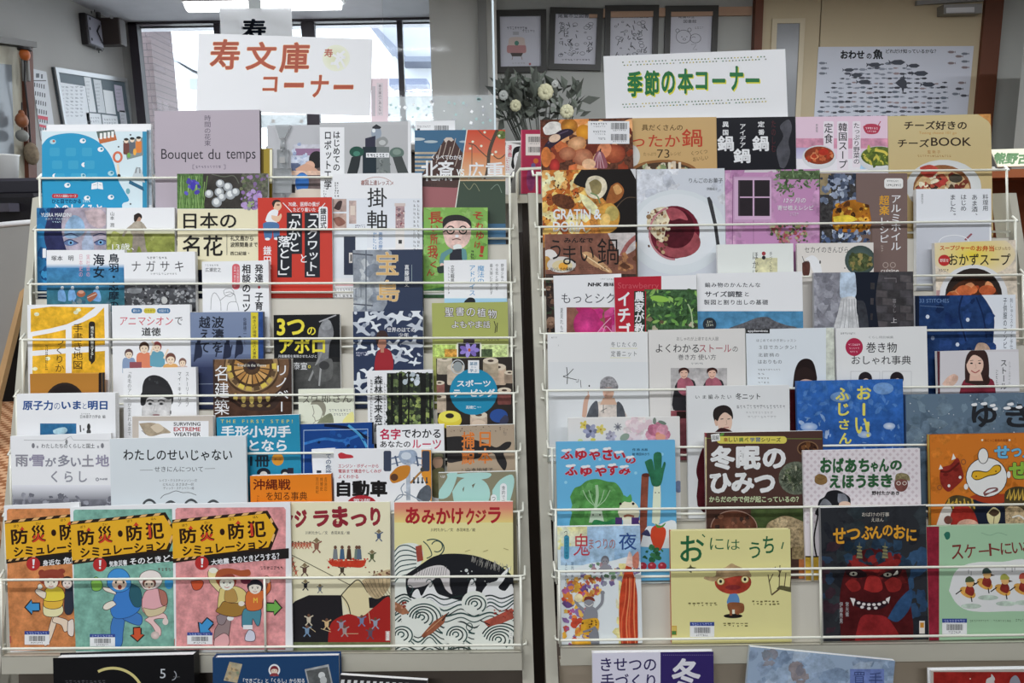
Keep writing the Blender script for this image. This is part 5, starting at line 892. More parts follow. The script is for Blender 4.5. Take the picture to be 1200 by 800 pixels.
R(633, 138, 742, 200, '5a3424', 2); S(634, 142, 740, 198, 40, 5, 12, food, 21, 1); PS([(636, 150), (644, 143), (656, 144), (657, 154), (640, 158)], 'd8d4cc', 1); E(667, 148, 10, 9, 'c88a30', 1, c2='9a5a1c'); E(684, 155, 9, 9, 'e29a2a', c2='c47a1a')
PS([(637, 172), (644, 163), (656, 153), (668, 151), (672, 156), (660, 163), (650, 170), (641, 176)], '2e2230', 0); L(SM([(642, 168), (654, 158), (666, 153)]), 1.4, '54465a'); E(676, 168, 11, 8, 'd8a87c', 1, rot=-15, c2='b87e50'); E(650, 162, 7, 4.5, 'd2b49a', 1, rot=-20)
E(683, 184, 12, 10, 'd0906a', 1, c2='a05a3c'); E(665, 180, 10, 8, 'c4845e', 1, c2='9a5438'); E(719, 180, 14, 11, 'b8603c', 1, c2='8a3a24'); E(708, 176, 8, 10, 'cc7e56', 1, rot=30); E(650, 194, 6, 8, 'c83a34', c2='8e2420'); E(640, 184, 6, 12, 'c87034', 1)
PS([(693, 196), (697, 182), (703, 176), (709, 184), (711, 197)], '8a5058'); 
for k in range(4): L(SM([(696 + 4 * k, 197), (699 + 2 * k, 186), (703, 177)]), .8, 'c09aa0')
L([(703, 178), (704, 174)], 1.4, '2a1c18'); E(690, 192, 8, 6, 'dcb088', 1)
sub('barcode_label'); R(689, 142, 737.5, 168.5, 'e2e2e2'); BAR(716, 144, 735, 151.5); BAR(716, 157, 735, 164.5, seed=5); D(692, 144, 712, 146.5, '555', 7); D(695, 147.5, 710, 149, '888', 6); D(695, 153, 710, 155.5, '555', 6); D(697, 156.5, 710, 158, '888', 5); D(701, 161, 710, 163.5, '222', 4); D(718, 152, 734, 153.5, '666', 7); D(718, 165, 734, 166.5, '666', 7)
rb('recipe_book', 1, 839.7, 138, 932, 136.5, '1a1a20', 'black hot pot recipe book with three large white characters', off=.0, th=.008, ec='2a2a2e')
for s_, x0, y0, x1, y1, b_ in (('異', 846.5, 142.5, 854, 149, .02), ('国', 847, 152, 853.5, 158.5, .02), ('鍋', 840.5, 159, 860, 177, .03), ('鍋', 859.5, 174, 879.5, 191, .03), ('定', 888, 142, 896, 149, .02), ('番', 888.5, 151.5, 896, 158, .02), ('鍋', 881.5, 159, 901, 177, .03)): T(s_, x0, y0, x1, y1, 'dcdcdc', b_)
V('アイデア', 867, 145.5, 874, 173, 'dcdcdc', .015); V('たのしむ', 904, 141, 909, 178, '4a2024', .01); PS([(914, 196), (910, 176), (918, 160), (914, 148), (924, 140), (928, 150), (924, 166), (926, 180), (920, 196)], '4a4a50', 1)
rb('recipe_book', 1, 932.4, 137, 1040, 135.5, 'd8bccb', 'pink and white soup recipe book with two filled bowls', off=.0, th=.007, ec='e4dce0')
R(932, 162, 1042, 174, 'c88aa0', 1); R(932, 173, 962, 186, 'a8a0c4', 0, 'c8c4d8'); R(932, 186, 1042, 205, 'dcd8dc'); R(1008, 186, 1022, 198, '9cc0d8', 1)
for x0, x1, y1 in ((965, 977, 180), (981, 994, 205), (999, 1008.5, 196)): RR(x0, 142, x1, y1, 1.5, 'dcd2d8')
V('定食', 966, 144, 976, 168, '2c2a2c', .008); V('韓国スープ', 982.5, 144, 993, 197, '2c2a2c', .01); V('たっぷり野菜の', 1000, 144, 1007.5, 192, '2c2a2c', .006); V('柳香姫', 956, 145, 958.5, 155, '666', 0)
PS([(1012, 151), (1013, 147), (1030, 147), (1031, 151), (1027, 156.5), (1016, 156.5)], 'b03a50'); L([(1029, 147), (1032, 142)], 1, 'b03a50'); E(1021, 146.5, 7, 1.6, 'b03a50'); D(1014, 149, 1029, 151.5, 'e8c4cc', 6); D(1016, 153, 1027, 155, 'e8c4cc', 5)
E(960, 184, 20, 14, 'e4e4e4', c2='c8c8ca'); E(960, 182, 17.5, 10.5, '8c3a20', 1); S(945, 175, 975, 189, 22, 2, 5, ['c8643a', 'd88a5a', 'b03a20', 'a84a2a'], 5, 1, el=1); E(965, 178, 6, 4, 'b4301e', 1)
E(1030, 186, 24, 15, 'e2e4e4', c2='c4c6c8'); E(1030, 183, 21, 11.5, '5a6a2c', 1); S(1010, 174, 1040, 192, 30, 2, 6, ['8a9a3a', '6a7c2c', 'c4b84a', '4a5c24', 'a8ac4a'], 6, 1, leaf=1); L(SM([(1026, 176), (1036, 178), (1040, 182)]), 3, 'cdbc50')
rb('recipe_book', 1, 1040.5, 136, 1161, 133.5, ('c4b282', 'b99f6c'), 'golden cheese recipe book with a white bowl of stew', off=.0, th=.0085, ec='d8cc9c')
PS([(1146, 134), (1163, 132), (1163, 150), (1158, 142)], 'c88a4a', 1); T('チーズ好きの', 1059.5, 141.5, 1133, 152, '32241c', .022); T('チーズ', 1052, 162.5, 1089, 172.5, '32241c', .02); T('BOOK', 1091, 161, 1138, 171, '32241c', .012); T('Tasting cheese 101 go', 1077, 154, 1121, 158, 'b8803a', 0); T('監 熱 子', 1087, 176, 1102, 180, 'a87238', .005); D(1075, 181.5, 1115, 184, '9a6a34', 14)
E(1106, 219, 44, 32, 'dcdcda', c2='c4c6c4'); E(1104, 221, 34, 28, '8a5a38', 1); E(1104, 224, 33, 25, 'c8a878', 1); S(1074, 202, 1134, 235, 60, 2, 7, ['7a3428', '3a2c24', 'd8c4a0', 'b89468', 'a8503c', 'e0d4b8', '5a4434'], 8, 1, el=1); Q((1094, 216), (1106, 209), (1112, 211), (1101, 220), 'a83a34', 1); PS([(1078, 196), (1090, 193), (1100, 199), (1090, 208), (1080, 204)], 'b04438', 1); E(1120, 209, 8, 5, '4a4438', 1)
# --- tier 2
rb('recipe_book', 2, 635, 199.5, 745, 198, '6a3c1c', 'gratin recipe book with a browned dish and white capitals', off=.0, th=.009, ec='d8d4cc')
R(634, 198, 746, 290, 'b87a34', 2); S(634, 200, 690, 282, 120, 3, 9, ['d8943a', 'e8b860', 'c06a24', 'f0d49a', '9a4a1c', 'e0c88a', 'b85a22'], 31, 1); S(634, 204, 676, 220, 24, 3, 8, ['f0dcb0', 'e8cc90', 'dca45a'], 5, 1); S(636, 210, 684, 268, 60, .5, 1.4, ['3a2412', '5a2c14'], 6)
PS([(682, 198), (734, 196), (748, 218), (748, 282), (706, 282), (724, 256), (706, 232), (690, 222), (672, 214)], '1c1816', 0); P([(738, 197), (747, 197), (747, 214)], 'c8c8c8'); L(SM([(748, 232), (734, 232), (722, 244), (718, 260)]), .9, '5a4838')
PS([(686, 216), (690, 208), (700, 206), (709, 211), (711, 222), (704, 232), (694, 232), (687, 226)], 'd8ccb0', 1); PS([(690, 214), (698, 210), (705, 216), (703, 226), (695, 228)], '8a7c50', 1); L(SM([(703, 238), (700, 230), (692, 226)]), 1.6, '6f8a5a')
PS([(716, 218), (724, 214), (731, 222), (728, 232), (716, 240), (710, 236)], '9a5a2c', 1); PS([(718, 219), (724, 216), (729, 224), (722, 228)], 'd09a5c', 1); PS([(678, 226), (690, 232), (704, 248), (696, 252), (684, 240)], 'e8d8a4', 1); PS([(700, 244), (716, 238), (726, 250), (722, 268), (706, 274), (700, 258)], 'c8923c', 1); E(717, 250, 8, 9, 'b8a45a', 1); E(709, 258, 6, 8, 'e8b868', 1, rot=20); E(660, 236, 14, 8, '5a3018', 2, rot=20)
T('GRATIN', 648, 245, 692, 257, 'f0f0ee', .02); T('&', 696, 245, 704.5, 257, 'f0f0ee', .02); T('DORIA', 648, 259.5, 686, 271.5, 'f0f0ee', .02)
rb('recipe_book', 2, 746, 198.5, 849, 197, 'c6cad0', 'pale grey dessert book with a baked apple half on a round plate', off=.0, th=.007, ec='e0e0e0')
S(746, 198, 850, 300, 40, 6, 16, ['cdd0d6', 'bcc0c8', 'd2d4d8'], 4, 1); E(793, 272, 58, 50, 'd4d8da', c2='ccd2d4'); E(793, 269, 50, 42, 'dde0e1', c2='d4d8da'); L([(846, 320), (838, 262), (832, 236), (830, 231)], [4, 4, 5, 3], '3a3a3c')
E(790, 272, 30, 31, '7a2434', 1, c2='6a1c2c'); E(790, 274, 24, 24, '581622', 1); E(795, 284, 26, 18, '9a4a50', 1); E(792, 268, 22, 23, '4e1620', 1); PS([(760, 252), (768, 244), (782, 243), (786, 252), (780, 270), (776, 284), (764, 274), (758, 262)], 'd4c8a8', 1); S(758, 246, 784, 296, 60, .9, 3, ['8a6a4a', '5a3c2c', 'e0d4b4', 'b89c74', '7a5038'], 7); PS([(780, 246), (788, 243), (800, 248), (806, 258), (796, 256), (786, 258)], 'a85058', 1); RING(791, 273, 31, 32, 2.2, 'b87a80', 90, 250)
T('りんごのお菓子', 807.5, 208.5, 847, 214.5, '55585c', 0); T('伊藤紘子', 828, 219.5, 841, 223, '77797c', 0)
rb('recipe_book', 2, 849.5, 199.5, 960.5, 198, 'b884ac', 'book showing a mauve wall with a four pane window and hanging plants', off=.0, th=.007, ec='d8d0d8')
R(849, 203, 862, 300, 'c498b6', 1); R(856, 198, 910, 202, 'c8c0c4'); S(849, 204, 960, 300, 20, 6, 14, ['b684aa', 'bc8cb0', 'b07ca4'], 5, 1); R(859, 207, 903, 260, 'bc96b4'); R(861, 209, 904, 257, 'c8a4c0'); R(865, 211, 902, 253, '2a2428')
L([(883, 211), (883, 253)], 2, 'c4a0bc'); L([(864, 231), (903, 231)], 1.6, 'c4a0bc'); R(865, 211, 867, 253, '40363c'); L([(859, 205), (858, 300)], 1, '8a5a80'); L([(883, 258), (883, 300)], .8, '9a6c90')
R(914, 200, 961, 210, '4a5c3c', 2); S(908, 199, 961, 222, 90, 1.2, 4, ['4c6440', '6a8458', '38492e', '7a9068', '58704a'], 9, leaf=1); S(914, 215, 930, 230, 26, 1, 3, ['4c6440', '5f784c'], 10, leaf=1); S(904, 262, 946, 284, 110, 1, 3, ['5a6a48', '8a8a5a', '9a4a4e', 'a8a484', '3c4a34', 'b06a70'], 11)
T('12ヶ月の', 918.5, 232, 944, 238, 'e6dce6', .005, sh=.2); T('寄せ植えレシピ', 911, 240.5, 953, 246.5, 'e6dce6', .008); D(925, 249, 936, 253, 'c8b0c4', 4)
rb('recipe_book', 2, 961, 203, 1063, 203, '6e5a50', 'brown foil cooking book with glazed food in foil and vertical title', off=.0, th=.009, ec='4a3c34')
R(960, 202, 1003, 290, '3a3838', 2); R(960, 202, 974, 228, '8a7a5a', 1); S(962, 207, 1003, 238, 60, 2, 5, ['8a94a8', '4a5468', '2c3444', 'a8b0c0', '626c80'], 6, 1); S(974, 228, 1021, 290, 70, 2, 5, ['9aa4b4', '7a86a0', '4a5468', 'c4ccd4'], 7, 1); PS([(976, 246), (990, 236), (1004, 234), (1020, 238), (1019, 268), (990, 272), (976, 266)], 'a8681c', 1); S(978, 238, 1019, 268, 60, 1.6, 4.5, ['c88a24', 'e0b040', '5a3418', '8a4c1c', 'd8a03a', '2e1c12'], 8, 1); PS([(976, 254), (994, 252), (1004, 258), (980, 262)], 'e4c23c', 1); S(962, 270, 1020, 286, 30, 1.5, 4, ['4a5a7a', '8a96ac', '2c3448'], 9, 1)
P([(1003, 202), (1065, 202), (1065, 360), (1021.5, 360), (1021.5, 262), (1018, 240), (1003, 236)], '74605a'); RR(1036, 209, 1058, 221, 3, 'dcdad6'); D(1039, 211, 1053, 213.5, '666', 7); D(1038, 215.5, 1056, 218.5, '444', 8)
V('アルミホイル', 1044, 229, 1055.5, 293, 'e4e2de', .008); V('超楽', 1030, 229, 1042, 252, 'd89c2c', .015); V('レシピ', 1031, 255, 1041, 284, 'e4e2de', .008); RING(1037.5, 310.5, 3.4, 3.4, .9, 'a8988e'); RING(1046, 310.5, 3.4, 3.4, .9, 'a8988e'); T('cuisine', 1032, 315, 1053, 319.5, 'dcd8d2', .01); D(1032, 287, 1035, 295, 'a89a90', 3)
rb('paperback_book', 2, 1073.5, 221.5, 1161.5, 221, 'd8dade', 'almost blank white book with four short vertical lines of title', off=.0, th=.010, ec='e2e4e6')
R(1072, 262, 1163, 350, 'c0c2c8', 0, 'a8abb2'); L([(1072, 350), (1073, 262)], 2, 'e4e4e6'); L([(1161, 350), (1160.5, 262)], 2, 'e4e4e6'); V('料理用', 1151.5, 227.5, 1158, 247, '2e3036', .006); V('あま酒、', 1138.5, 228, 1145.5, 252, '2e3036', .006); V('はじめ', 1126, 228, 1132.5, 247, '2e3036', .006); V('ました。', 1113.5, 228, 1120, 252, '2e3036', .006); V('舘野真知子', 1079.5, 227, 1082, 239, '666', 0); P([(1130, 280.5), (1138, 273), (1139.5, 274.5), (1132, 282)], '8a4a52'); RING(1118, 284, 18, 9, .8, 'e8e8ea', -180, 0)
# --- tier 3
rb('recipe_book', 3, 638.5, 274.5, 744.5, 272.5, '7c5040', 'brown hot pot book with thin black brush characters and cut leeks', off=.0, th=.008, ec='c8beb4')
R(638, 273, 746, 322, '7c5040', 1); R(638, 321, 746, 420, '3c2c26', 2); PS([(712, 273), (746, 273), (746, 290), (728, 300), (722, 292)], 'bcb4b0', 1); L(SM([(728, 300), (736, 286), (746, 277)]), 5, '9a5a56', 1); PS([(682, 296), (692, 296), (716, 316), (712, 319), (690, 308)], 'c09468', 1); L([(684, 298), (714, 318)], 1.2, 'dcc49a'); E(644, 304, 10, 12, 'd4d0ca'); E(640, 308, 6, 8, 'b8863c', 1); E(658, 310, 17, 9.5, 'd8d4ce', c2='c0bab2'); E(659, 311, 12, 6.5, 'cbbd94'); E(660, 312, 5.5, 4.5, 'd89a34')
S(726, 296, 744, 316, 16, 2, 6, ['8a5a3c', 'a8744c', '5c3826'], 4, 1); T('みんなで', 661, 278.5, 695, 284.5, '221c1a', .03); T('う', 645, 281, 657, 304, '1e1a18', -.01); T('ま', 660, 288, 675, 310, '1e1a18', -.01); T('い', 680, 288, 696, 306, '1e1a18', -.01); T('鍋', 700, 279, 725, 310, '1e1a18', .0); T('おいしさの秘訣は', 645, 313, 674, 317.5, '221c1a', .02); D(678, 313, 722, 316, '5a3c30', 12)
S(639, 325, 650, 400, 30, 2, 6, ['3c4a34', '7a5a48', '2c2420', 'a8846c'], 5, 1)
rb('recipe_book', 3, 840.5, 286.5, 929.5, 285, 'd9dcd6', 'pale green white book with a red and black dot beside its title', off=.0, th=.008, ec='e2e4de', side='r')
R(885, 302, 911, 330, 'd2cda4', 1); V('ほかほか', 882, 295.5, 888.5, 335, '3a3c3a', .0); V('手づくりおもち', 901.5, 295, 905, 330, '4a4c4a', 0); E(895, 297, 2.3, 2.4, '9a3a40'); E(895, 301.8, 2.2, 2.3, '2e2c30')
rb('recipe_book', 3, 934, 285, 1023.5, 284, 'd4cec6', 'beige recipe book with a dark round dish and a pepper pot', off=.0, th=.007, ec='dedad2', side='l')
T('セカイのきんぴら', 943, 289, 994, 296, '55504a', .0); PS([(940, 308), (944, 306), (949, 308), (948, 322), (941, 322)], '5a3830', 1); L([(943, 308), (940, 300)], .7, '444'); L([(946, 308), (949, 302)], .7, '444'); PS([(942, 304), (952, 299), (960, 306), (963, 320), (954, 320), (948, 306)], 'e0e0de'); E(1008, 305, 18, 17.5, '5a6c68', c2='3c4a46'); E(1008, 307, 14, 11, '4a5434', 2); S(996, 298, 1020, 316, 20, 1.5, 4, ['6a7040', '8a7c4a', '3a4228'], 5, 1); E(961, 307, 1, 2, '555'); E(990, 314, .8, .8, '555')
rb('recipe_book', 3, 1095, 284.5, 1190, 281, 'd8ccc0', 'soup jar recipe book with a yellow glow and dumplings in dark broth', off=.0, th=.010, ec='d8d4cc')
R(1095, 281, 1192, 350, 'd6c8b4', 1); E(1140, 298, 50, 26, 'e2c634', c2='d8c8a4'); R(1094, 340, 1105, 400, 'b89490', 1)
E(1141, 346, 40, 36, 'dcdcdc', c2='cfcfcf'); E(1141, 347, 33.5, 33, '2e2622'); E(1141, 352, 30, 26, '4a2a1c', 1); S(1114, 334, 1170, 352, 14, 4, 8, ['b0522a', 'c4683a', 'a84424', 'd08a5c'], 6, 1, el=1); E(1130, 340, 9, 6, 'c0643a', 1); E(1157, 340, 10, 6, 'b85a34', 1); L([(1104, 330), (1188, 327)], 1.4, '6a5a48') if 0 else None
T('スープジャーの', 1101.5, 287.5, 1142.5, 293.5, 'c04a1c', .03); T('お弁当', 1144, 287.5, 1165, 294.5, 'c04a1c', .03); T('にぴったり', 1166, 289, 1184, 293, '8a5a34', .01); E(1106.5, 305, 7, 6.6, 'b83030'); T('野菜を', 1101.5, 303, 1111.5, 307, 'f0d0c8', .01); T('おかずスープ', 1112, 297, 1184, 311, '2a2420', .012); D(1100, 315, 1112, 318, '5a4a40', 5)
# --- tier 4
rb('magazine', 4, 648.5, 323, 728, 320.5, 'dadada', 'white gardening magazine with a bright pink petal photograph', off=.0, th=.006, ec='e0e0e0')
T('NHK', 689, 331, 705, 335.5, '1e1e20', .045, sh=.15); T('趣味の', 707, 331, 726, 335.5, '2a2a2c', .03); D(703, 326, 720, 328, '888', 8); T('もっとシクラ', 658, 343.5, 734, 355, '33333a', -.005); V('夏見れも四季', 656.5, 361, 660, 400, '555', 0); R(664, 360, 730, 420, '8a5a4a', 1); S(676, 361, 730, 410, 40, 6, 14, ['c4307a', 'd04c8c', 'b82a6c', 'cf6a9c', 'a8285c'], 5, 1); E(688, 380, 16, 18, 'cc3c84', 1, c2='b02a6a'); R(647, 338, 730, 360, 'dadada'); T('もっとシクラ', 658, 343.5, 734, 355, '33333a', 0); L(SM([(698, 392), (708, 380), (716, 372)]), 1, 'd890b4'); L(SM([(706, 392), (710, 382), (718, 390)]), 1, 'd890b4')
rb('paperback_book', 4, 719.5, 325, 816, 322, 'e0e0de', 'strawberry growing book with a crimson band beside green leaves', off=.0075, th=.006, ec='e4e2dc')
R(718, 322, 775, 420, 'b02434'); R(755, 339, 818, 420, '3c5a38', 2); S(756, 340, 818, 380, 90, 2, 6, ['4a7a3c', '6a9a4a', '2c4428', '88b05a', '38582f'], 8, 1, leaf=1); E(773, 350, 11, 3.6, '8ab84a', 0, rot=8); S(756, 374, 818, 410, 30, 2, 5, ['5a4a38', '8a7a60', '3a3c2c', 'a8a088'], 9, 1); L(SM([(806, 356), (810, 366), (812, 384)]), 1.4, 'a8bc90')
R(719, 341, 757, 420, 'b02434'); R(743, 341, 756, 420, '26342a'); V('イチゴ', 724, 342, 739, 396, 'efecea', .03); V('農家が教え', 743.5, 341.5, 755, 402, 'efecea', .025); T('Strawberry', 724, 331, 772, 340, 'c4505a', 0)
rb('paperback_book', 4, 816.5, 320.5, 940, 318, 'dfe0e4', 'white knitting sizing book with a blue band and a grey knitted cap', off=.0, th=.007, ec='e0e0e2')
R(814, 364.5, 942, 480, '4f8ab0', 1); T('編み物のかんたんな', 826, 331, 891, 336.5, '2c3036', .012, tr=.1); T('サイズ調整', 826, 341, 870, 348, '2c3036', .02); T('と', 873, 342, 877.5, 347, '2c3036', .01); T('製図と割り出しの基礎', 825, 351, 900, 357, '2c3036', .012, tr=.1); PS([(855, 384), (872, 378), (888, 372), (900, 371.5), (908, 376), (922, 381), (934, 384), (934, 396), (855, 396)], '5a5a5e', 2); E(831.5, 380, 8, 8, '2c3138'); D(828.5, 375.5, 835.5, 378.5, 'c8c8b0', 3); D(827, 379.5, 836.5, 382.5, 'c8c8b0', 4)
rb('paperback_book', 4, 953.5, 319.5, 1070, 318, '76767c', 'dark photo book of a woman in a pale skirt before brick walls', off=.0, th=.008, ec='a8a8ac')
R(952, 318, 988, 420, '84848c', 1); S(953, 320, 986, 390, 40, 3, 8, ['8e8e96', '74747c', '9a9aa2'], 5, 1); R(986, 318, 1030, 420, '1c212c'); PS([(985, 318), (1000, 318), (1003, 330), (1002, 348), (986, 350), (984, 334)], 'b4c4d4', 1); PS([(986, 349), (1002, 348), (1004, 366), (1010, 392), (978, 392), (982, 366)], 'c4c4c4', 1)
for k in range(5): L(SM([(989 + 3 * k, 350), (987 + 4 * k, 370), (982 + 6 * k, 392)]), .8, '9a9a9c')
PS([(1004, 352), (1014, 356), (1018, 392), (1008, 392)], '3a3c42', 1); R(1026, 318, 1072, 420, '3e3c3e', 1)
for j in range(8):
    for i in range(4):
        x = 1027 + 14 * i - (j % 2) * 7; y = 322 + 9 * j; Q((x, y), (x + 12.5, y + 1), (x + 12.5, y + 8.6), (x, y + 7.6), ['4a474a', '3a3839', '544f50', '403c3e'][(i * 3 + j) % 4], 1)
L([(1036, 326), (1050, 326), (1050, 331)], .6, '8a8688'); V('暮らし', 1046, 350, 1050, 366, '8a8688', 0); T('上', 1044, 372, 1051, 378, 'c8c4c4', 0); PS([(1026, 318), (1030, 318), (1026, 350), (1030, 392), (1022, 392)], '1c212c')
rb('magazine', 4, 1072, 346.5, 1190, 345, '1e3458', 'book with a navy blue buttoned dress and a white title strip', off=.0, th=.008, ec='d8d8dc')
R(1071, 345, 1165, 480, '213a66', 1); PS([(1150, 345), (1192, 345), (1192, 470), (1160, 470), (1164, 400), (1165, 372), (1158, 356)], 'd4d8de'); S(1100, 346, 1160, 440, 20, 4, 10, ['1c3260', '28447a', '182a50'], 5, 1); L(SM([(1128, 346), (1124, 366), (1132, 400)]), 2, '16264a'); L(SM([(1144, 348), (1152, 370), (1156, 396)]), 1.6, '16264a'); R(1071, 345, 1077, 470, '161e30')
for x, y in ((1087, 371), (1134, 374.5), (1122, 403.5), (1093, 396)): E(x, y, 2.2, 2.4, 'c4ccd8' if x != 1093 else '7a86a0')
T('33 STITCHES', 1077.5, 350, 1112, 354.5, '6a86ae', 0); L([(1078, 358), (1106, 360)], .4, '6a86ae'); V('子供服のワンピース', 1175.5, 349, 1180, 425, '4a5058', .006); V('刺しゅうステッチ手仕事', 1183.5, 349, 1187, 415, '6a7078', 0); PS([(1142, 410), (1146, 402), (1156, 403), (1160, 412)], 'c8a890', 1)
# --- tier 5
rb('magazine', 5, 641.5, 391, 759, 389, 'd8d8d6', 'white knitting magazine with a figure in a grey cap and cardigan', off=.0, th=.006, ec='e0e0de')
R(641, 424, 761, 520, 'd2d4d4'); T('冬じたくの', 716, 400.5, 746, 406.5, '4a4c4e', 0, tr=.15); T('定番ニット', 716, 411, 746, 417.5, '4a4c4e', 0, tr=.15); L([(715, 408), (747, 408)], .6, 'cdca9a'); L([(715, 419), (739, 419)], .6, 'cdca9a'); D(646, 394.5, 653, 396.5, '555', 4); D(654, 403, 654.8, 406, '888', 1)
L(SM([(664, 430), (665, 440), (664.5, 450)]), .9, '333'); L(SM([(672, 432), (665, 439), (660, 441), (668, 443), (676, 445)]), .8, '333'); L([(678, 444), (677, 448), (675, 447)], .7, '444'); L([(680, 445), (681, 454)], .7, '444'); E(690.5, 452, .8, 1.2, '333'); 
PS([(698, 488), (690, 480), (700, 471), (714, 470), (724, 472), (731, 480), (733, 492), (694, 492)], 'cfc4ba', 1); PS([(686, 492), (692, 476), (700, 470), (700, 492)], '55585e', 1); PS([(723, 492), (723, 471), (730, 476), (733, 492)], '55585e', 1); P([(707, 466), (720, 466), (723, 474), (703, 474)], 'c8a48c'); E(713, 459, 6.5, 9, 'c8a08a', 1); PS([(703, 455), (704, 446), (711, 441), (718, 442), (723, 448), (724, 455), (714, 453.5)], '8c8a8c', 2); L([(703, 455), (724, 455)], 1.6, '7a787c'); PS([(682, 488), (684, 470), (688, 463), (691, 463), (689, 472), (687, 488)], 'c8a08a'); L([(689, 466), (689.5, 457)], 1, 'c8a08a'); E(710, 463, 1, .5, '8a4a44'); L([(704, 482), (711, 478)], .6, '3a3a3c'); L([(707, 474), (707, 484)], .8, '3a3a3c')
rb('paperback_book', 5, 760, 386.5, 873, 384.5, 'd2cfca', 'beige white scarf styling book with photos of a pink shawl', off=.0, th=.008, ec='dedad4')
T('よくわかる', 768.5, 403, 819, 413, '2e2c2c', .006); T('ストール', 819.5, 403.5, 857, 412.5, 'a04854', .006); T('の', 858.5, 406, 864.5, 412, '2e2c2c', 0); T('巻き方 使い方', 794.5, 415, 839, 421.5, '2e2c2c', 0); T('おしゃれが上達する大人服', 793, 394.5, 842, 399, '6a6664', 0); D(810, 424.5, 824, 427, '888', 6)
for x in (786, 819):
    R(x, 431, x + 33, 480, 'b4b0ae', 1); PS([(x + 5, 452), (x + 10, 445), (x + 22, 444), (x + 29, 450), (x + 31, 480), (x + 3, 480)], '2e2c30'); PS([(x + 8, 446), (x + 13, 442), (x + 22, 443), (x + 27, 452), (x + 22, 461), (x + 14, 463), (x + 8, 456)], 'a05a68', 1); E(x + 15.5, 437.5, 4.5, 6, 'd4ac96'); PS([(x + 9.5, 438), (x + 9.5, 433), (x + 13, 430.8), (x + 18, 430.8), (x + 21.5, 433.5), (x + 21, 438), (x + 18.5, 433.8), (x + 13, 434.2)], '3a201c'); L(SM([(x + 13, 440.5), (x + 15, 441.5), (x + 18, 440.5)]), .6, '8a4a44'); L([(x + 12, 436.5), (x + 14, 436.5)], .6, '333'); L([(x + 17, 436.5), (x + 19, 436.5)], .6, '333')
R(786, 481, 819, 560, '8a4a50', 1); R(793, 482, 807, 490, '2a1a18')
rb('paperback_book', 5, 874, 386, 977, 383.5, 'd0d6da', 'pale blue white knitwear book with the top of a dark haired head', off=.0, th=.008, ec='c8ccc4')
R(968, 384, 979, 500, 'c4c8ba', 1); R(874, 385, 902, 390.5, '1e1e20'); T('applemints', 876, 386, 900, 389.8, 'd8d8d8', .02); T('はじめてのかぎ針レッスン', 886.5, 397, 933, 400.5, '55585c', 0, tr=.15); T('３日でカンタン！', 889.5, 404.5, 933, 409, '3a3c40', .0, tr=.1); T('北欧柄の', 888.5, 413.5, 913, 418, '3a3c40', .0, tr=.2); T('はおりもの', 888.5, 421.5, 916, 426, '3a3c40', .0, tr=.1)
for k, w in enumerate((27, 8, 14, 14)): D(888, 432 + 5 * k, 888 + w, 434 + 5 * k, '777', w // 3)
PS([(929, 456), (931, 436), (936, 424), (944, 420), (952, 423), (956, 434), (957, 446), (950, 443), (938, 446), (934, 458)], '241a1a'); E(944.5, 449, 11, 9, 'c8a494'); PS([(931, 452), (932, 436), (944, 430), (956, 438), (956, 446), (944, 444), (936, 447)], '2c201e'); R(925, 456, 934, 560, '4c141c', 1); R(934, 456, 978, 560, '5a1a22', 1)
rb('paperback_book', 5, 979.5, 384.5, 1086, 382, 'd6d6d4', 'white accessories book with a crimson round badge and two framed heads', off=.0, th=.008, ec='dededc')
E(1001, 406.5, 10.2, 10.6, 'a82a48'); D(994, 402.5, 1008, 405, 'e0b0bc', 6); D(995, 407, 1007, 409, 'e0b0bc', 5); D(996, 411, 1005, 413, 'e0b0bc', 4); T('巻き物', 1015, 401, 1051, 413, '2c2a2c', .006); T('おしゃれ事典', 998, 416.5, 1067.5, 427, '2c2a2c', .005); T('くらし特別編集', 1018, 393.5, 1047, 396.5, '888', 0); D(985, 389.5, 1003, 391.5, '555', 8)
for x in (997, 1034): L([(x, 435), (x + 34, 435), (x + 34, 480), (x, 480), (x, 435)], .6, 'b0b0b0'); E(x + 17, 443.5, 8, 8, '262024'); E(x + 17, 448, 5.5, 6, 'd4b8a8'); PS([(x + 11, 447), (x + 12, 441), (x + 22, 441), (x + 24, 447), (x + 18, 443)], '262024')
rb('magazine', 5, 1098, 411.5, 1193.5, 409, 'c8c4c6', 'scarf book with a smiling woman in a crimson top', off=.0, th=.007, ec='d8d6d6', side='r')
R(1097, 409, 1101.5, 500, '5a3038'); R(1150, 412, 1195, 500, 'd0ced0'); PS([(1124, 462), (1128, 448), (1136, 442), (1156, 442), (1166, 452), (1164, 500), (1124, 500)], '7c2a38', 1); PS([(1131, 448), (1131, 424), (1136, 412), (1147, 408), (1156, 413), (1159, 428), (1158, 446), (1152, 452)], '3a2826'); P([(1137, 436), (1149, 436), (1152, 446), (1136, 446)], 'd8b09c'); E(1142.5, 427, 10, 13.5, 'dcb8a4'); PS([(1132, 428), (1134, 415), (1144, 410), (1153, 416), (1155, 430), (1150, 420), (1140, 416)], '3a2826'); E(1156, 445, 4, 6, '34221f')
for x in (1138.5, 1148): E(x, 425.5, 1.6, .9, '2a201e'); L([(x - 2, 422.5), (x + 2, 422)], .6, '5a4038')
L(SM([(1138, 434), (1143, 436.5), (1148, 433.5)]), 1.2, 'a84a4a'); L([(1143, 426), (1144, 431), (1142, 431.5)], .5, 'b88a78'); PS([(1104, 450), (1110, 442), (1118, 438), (1123, 442), (1120, 449), (1112, 454)], 'dcb8a4', 1)
for k in range(3): L(SM([(1116 + 2.5 * k, 446), (1118 + 2 * k, 440)]), 1.1, 'c49a86')
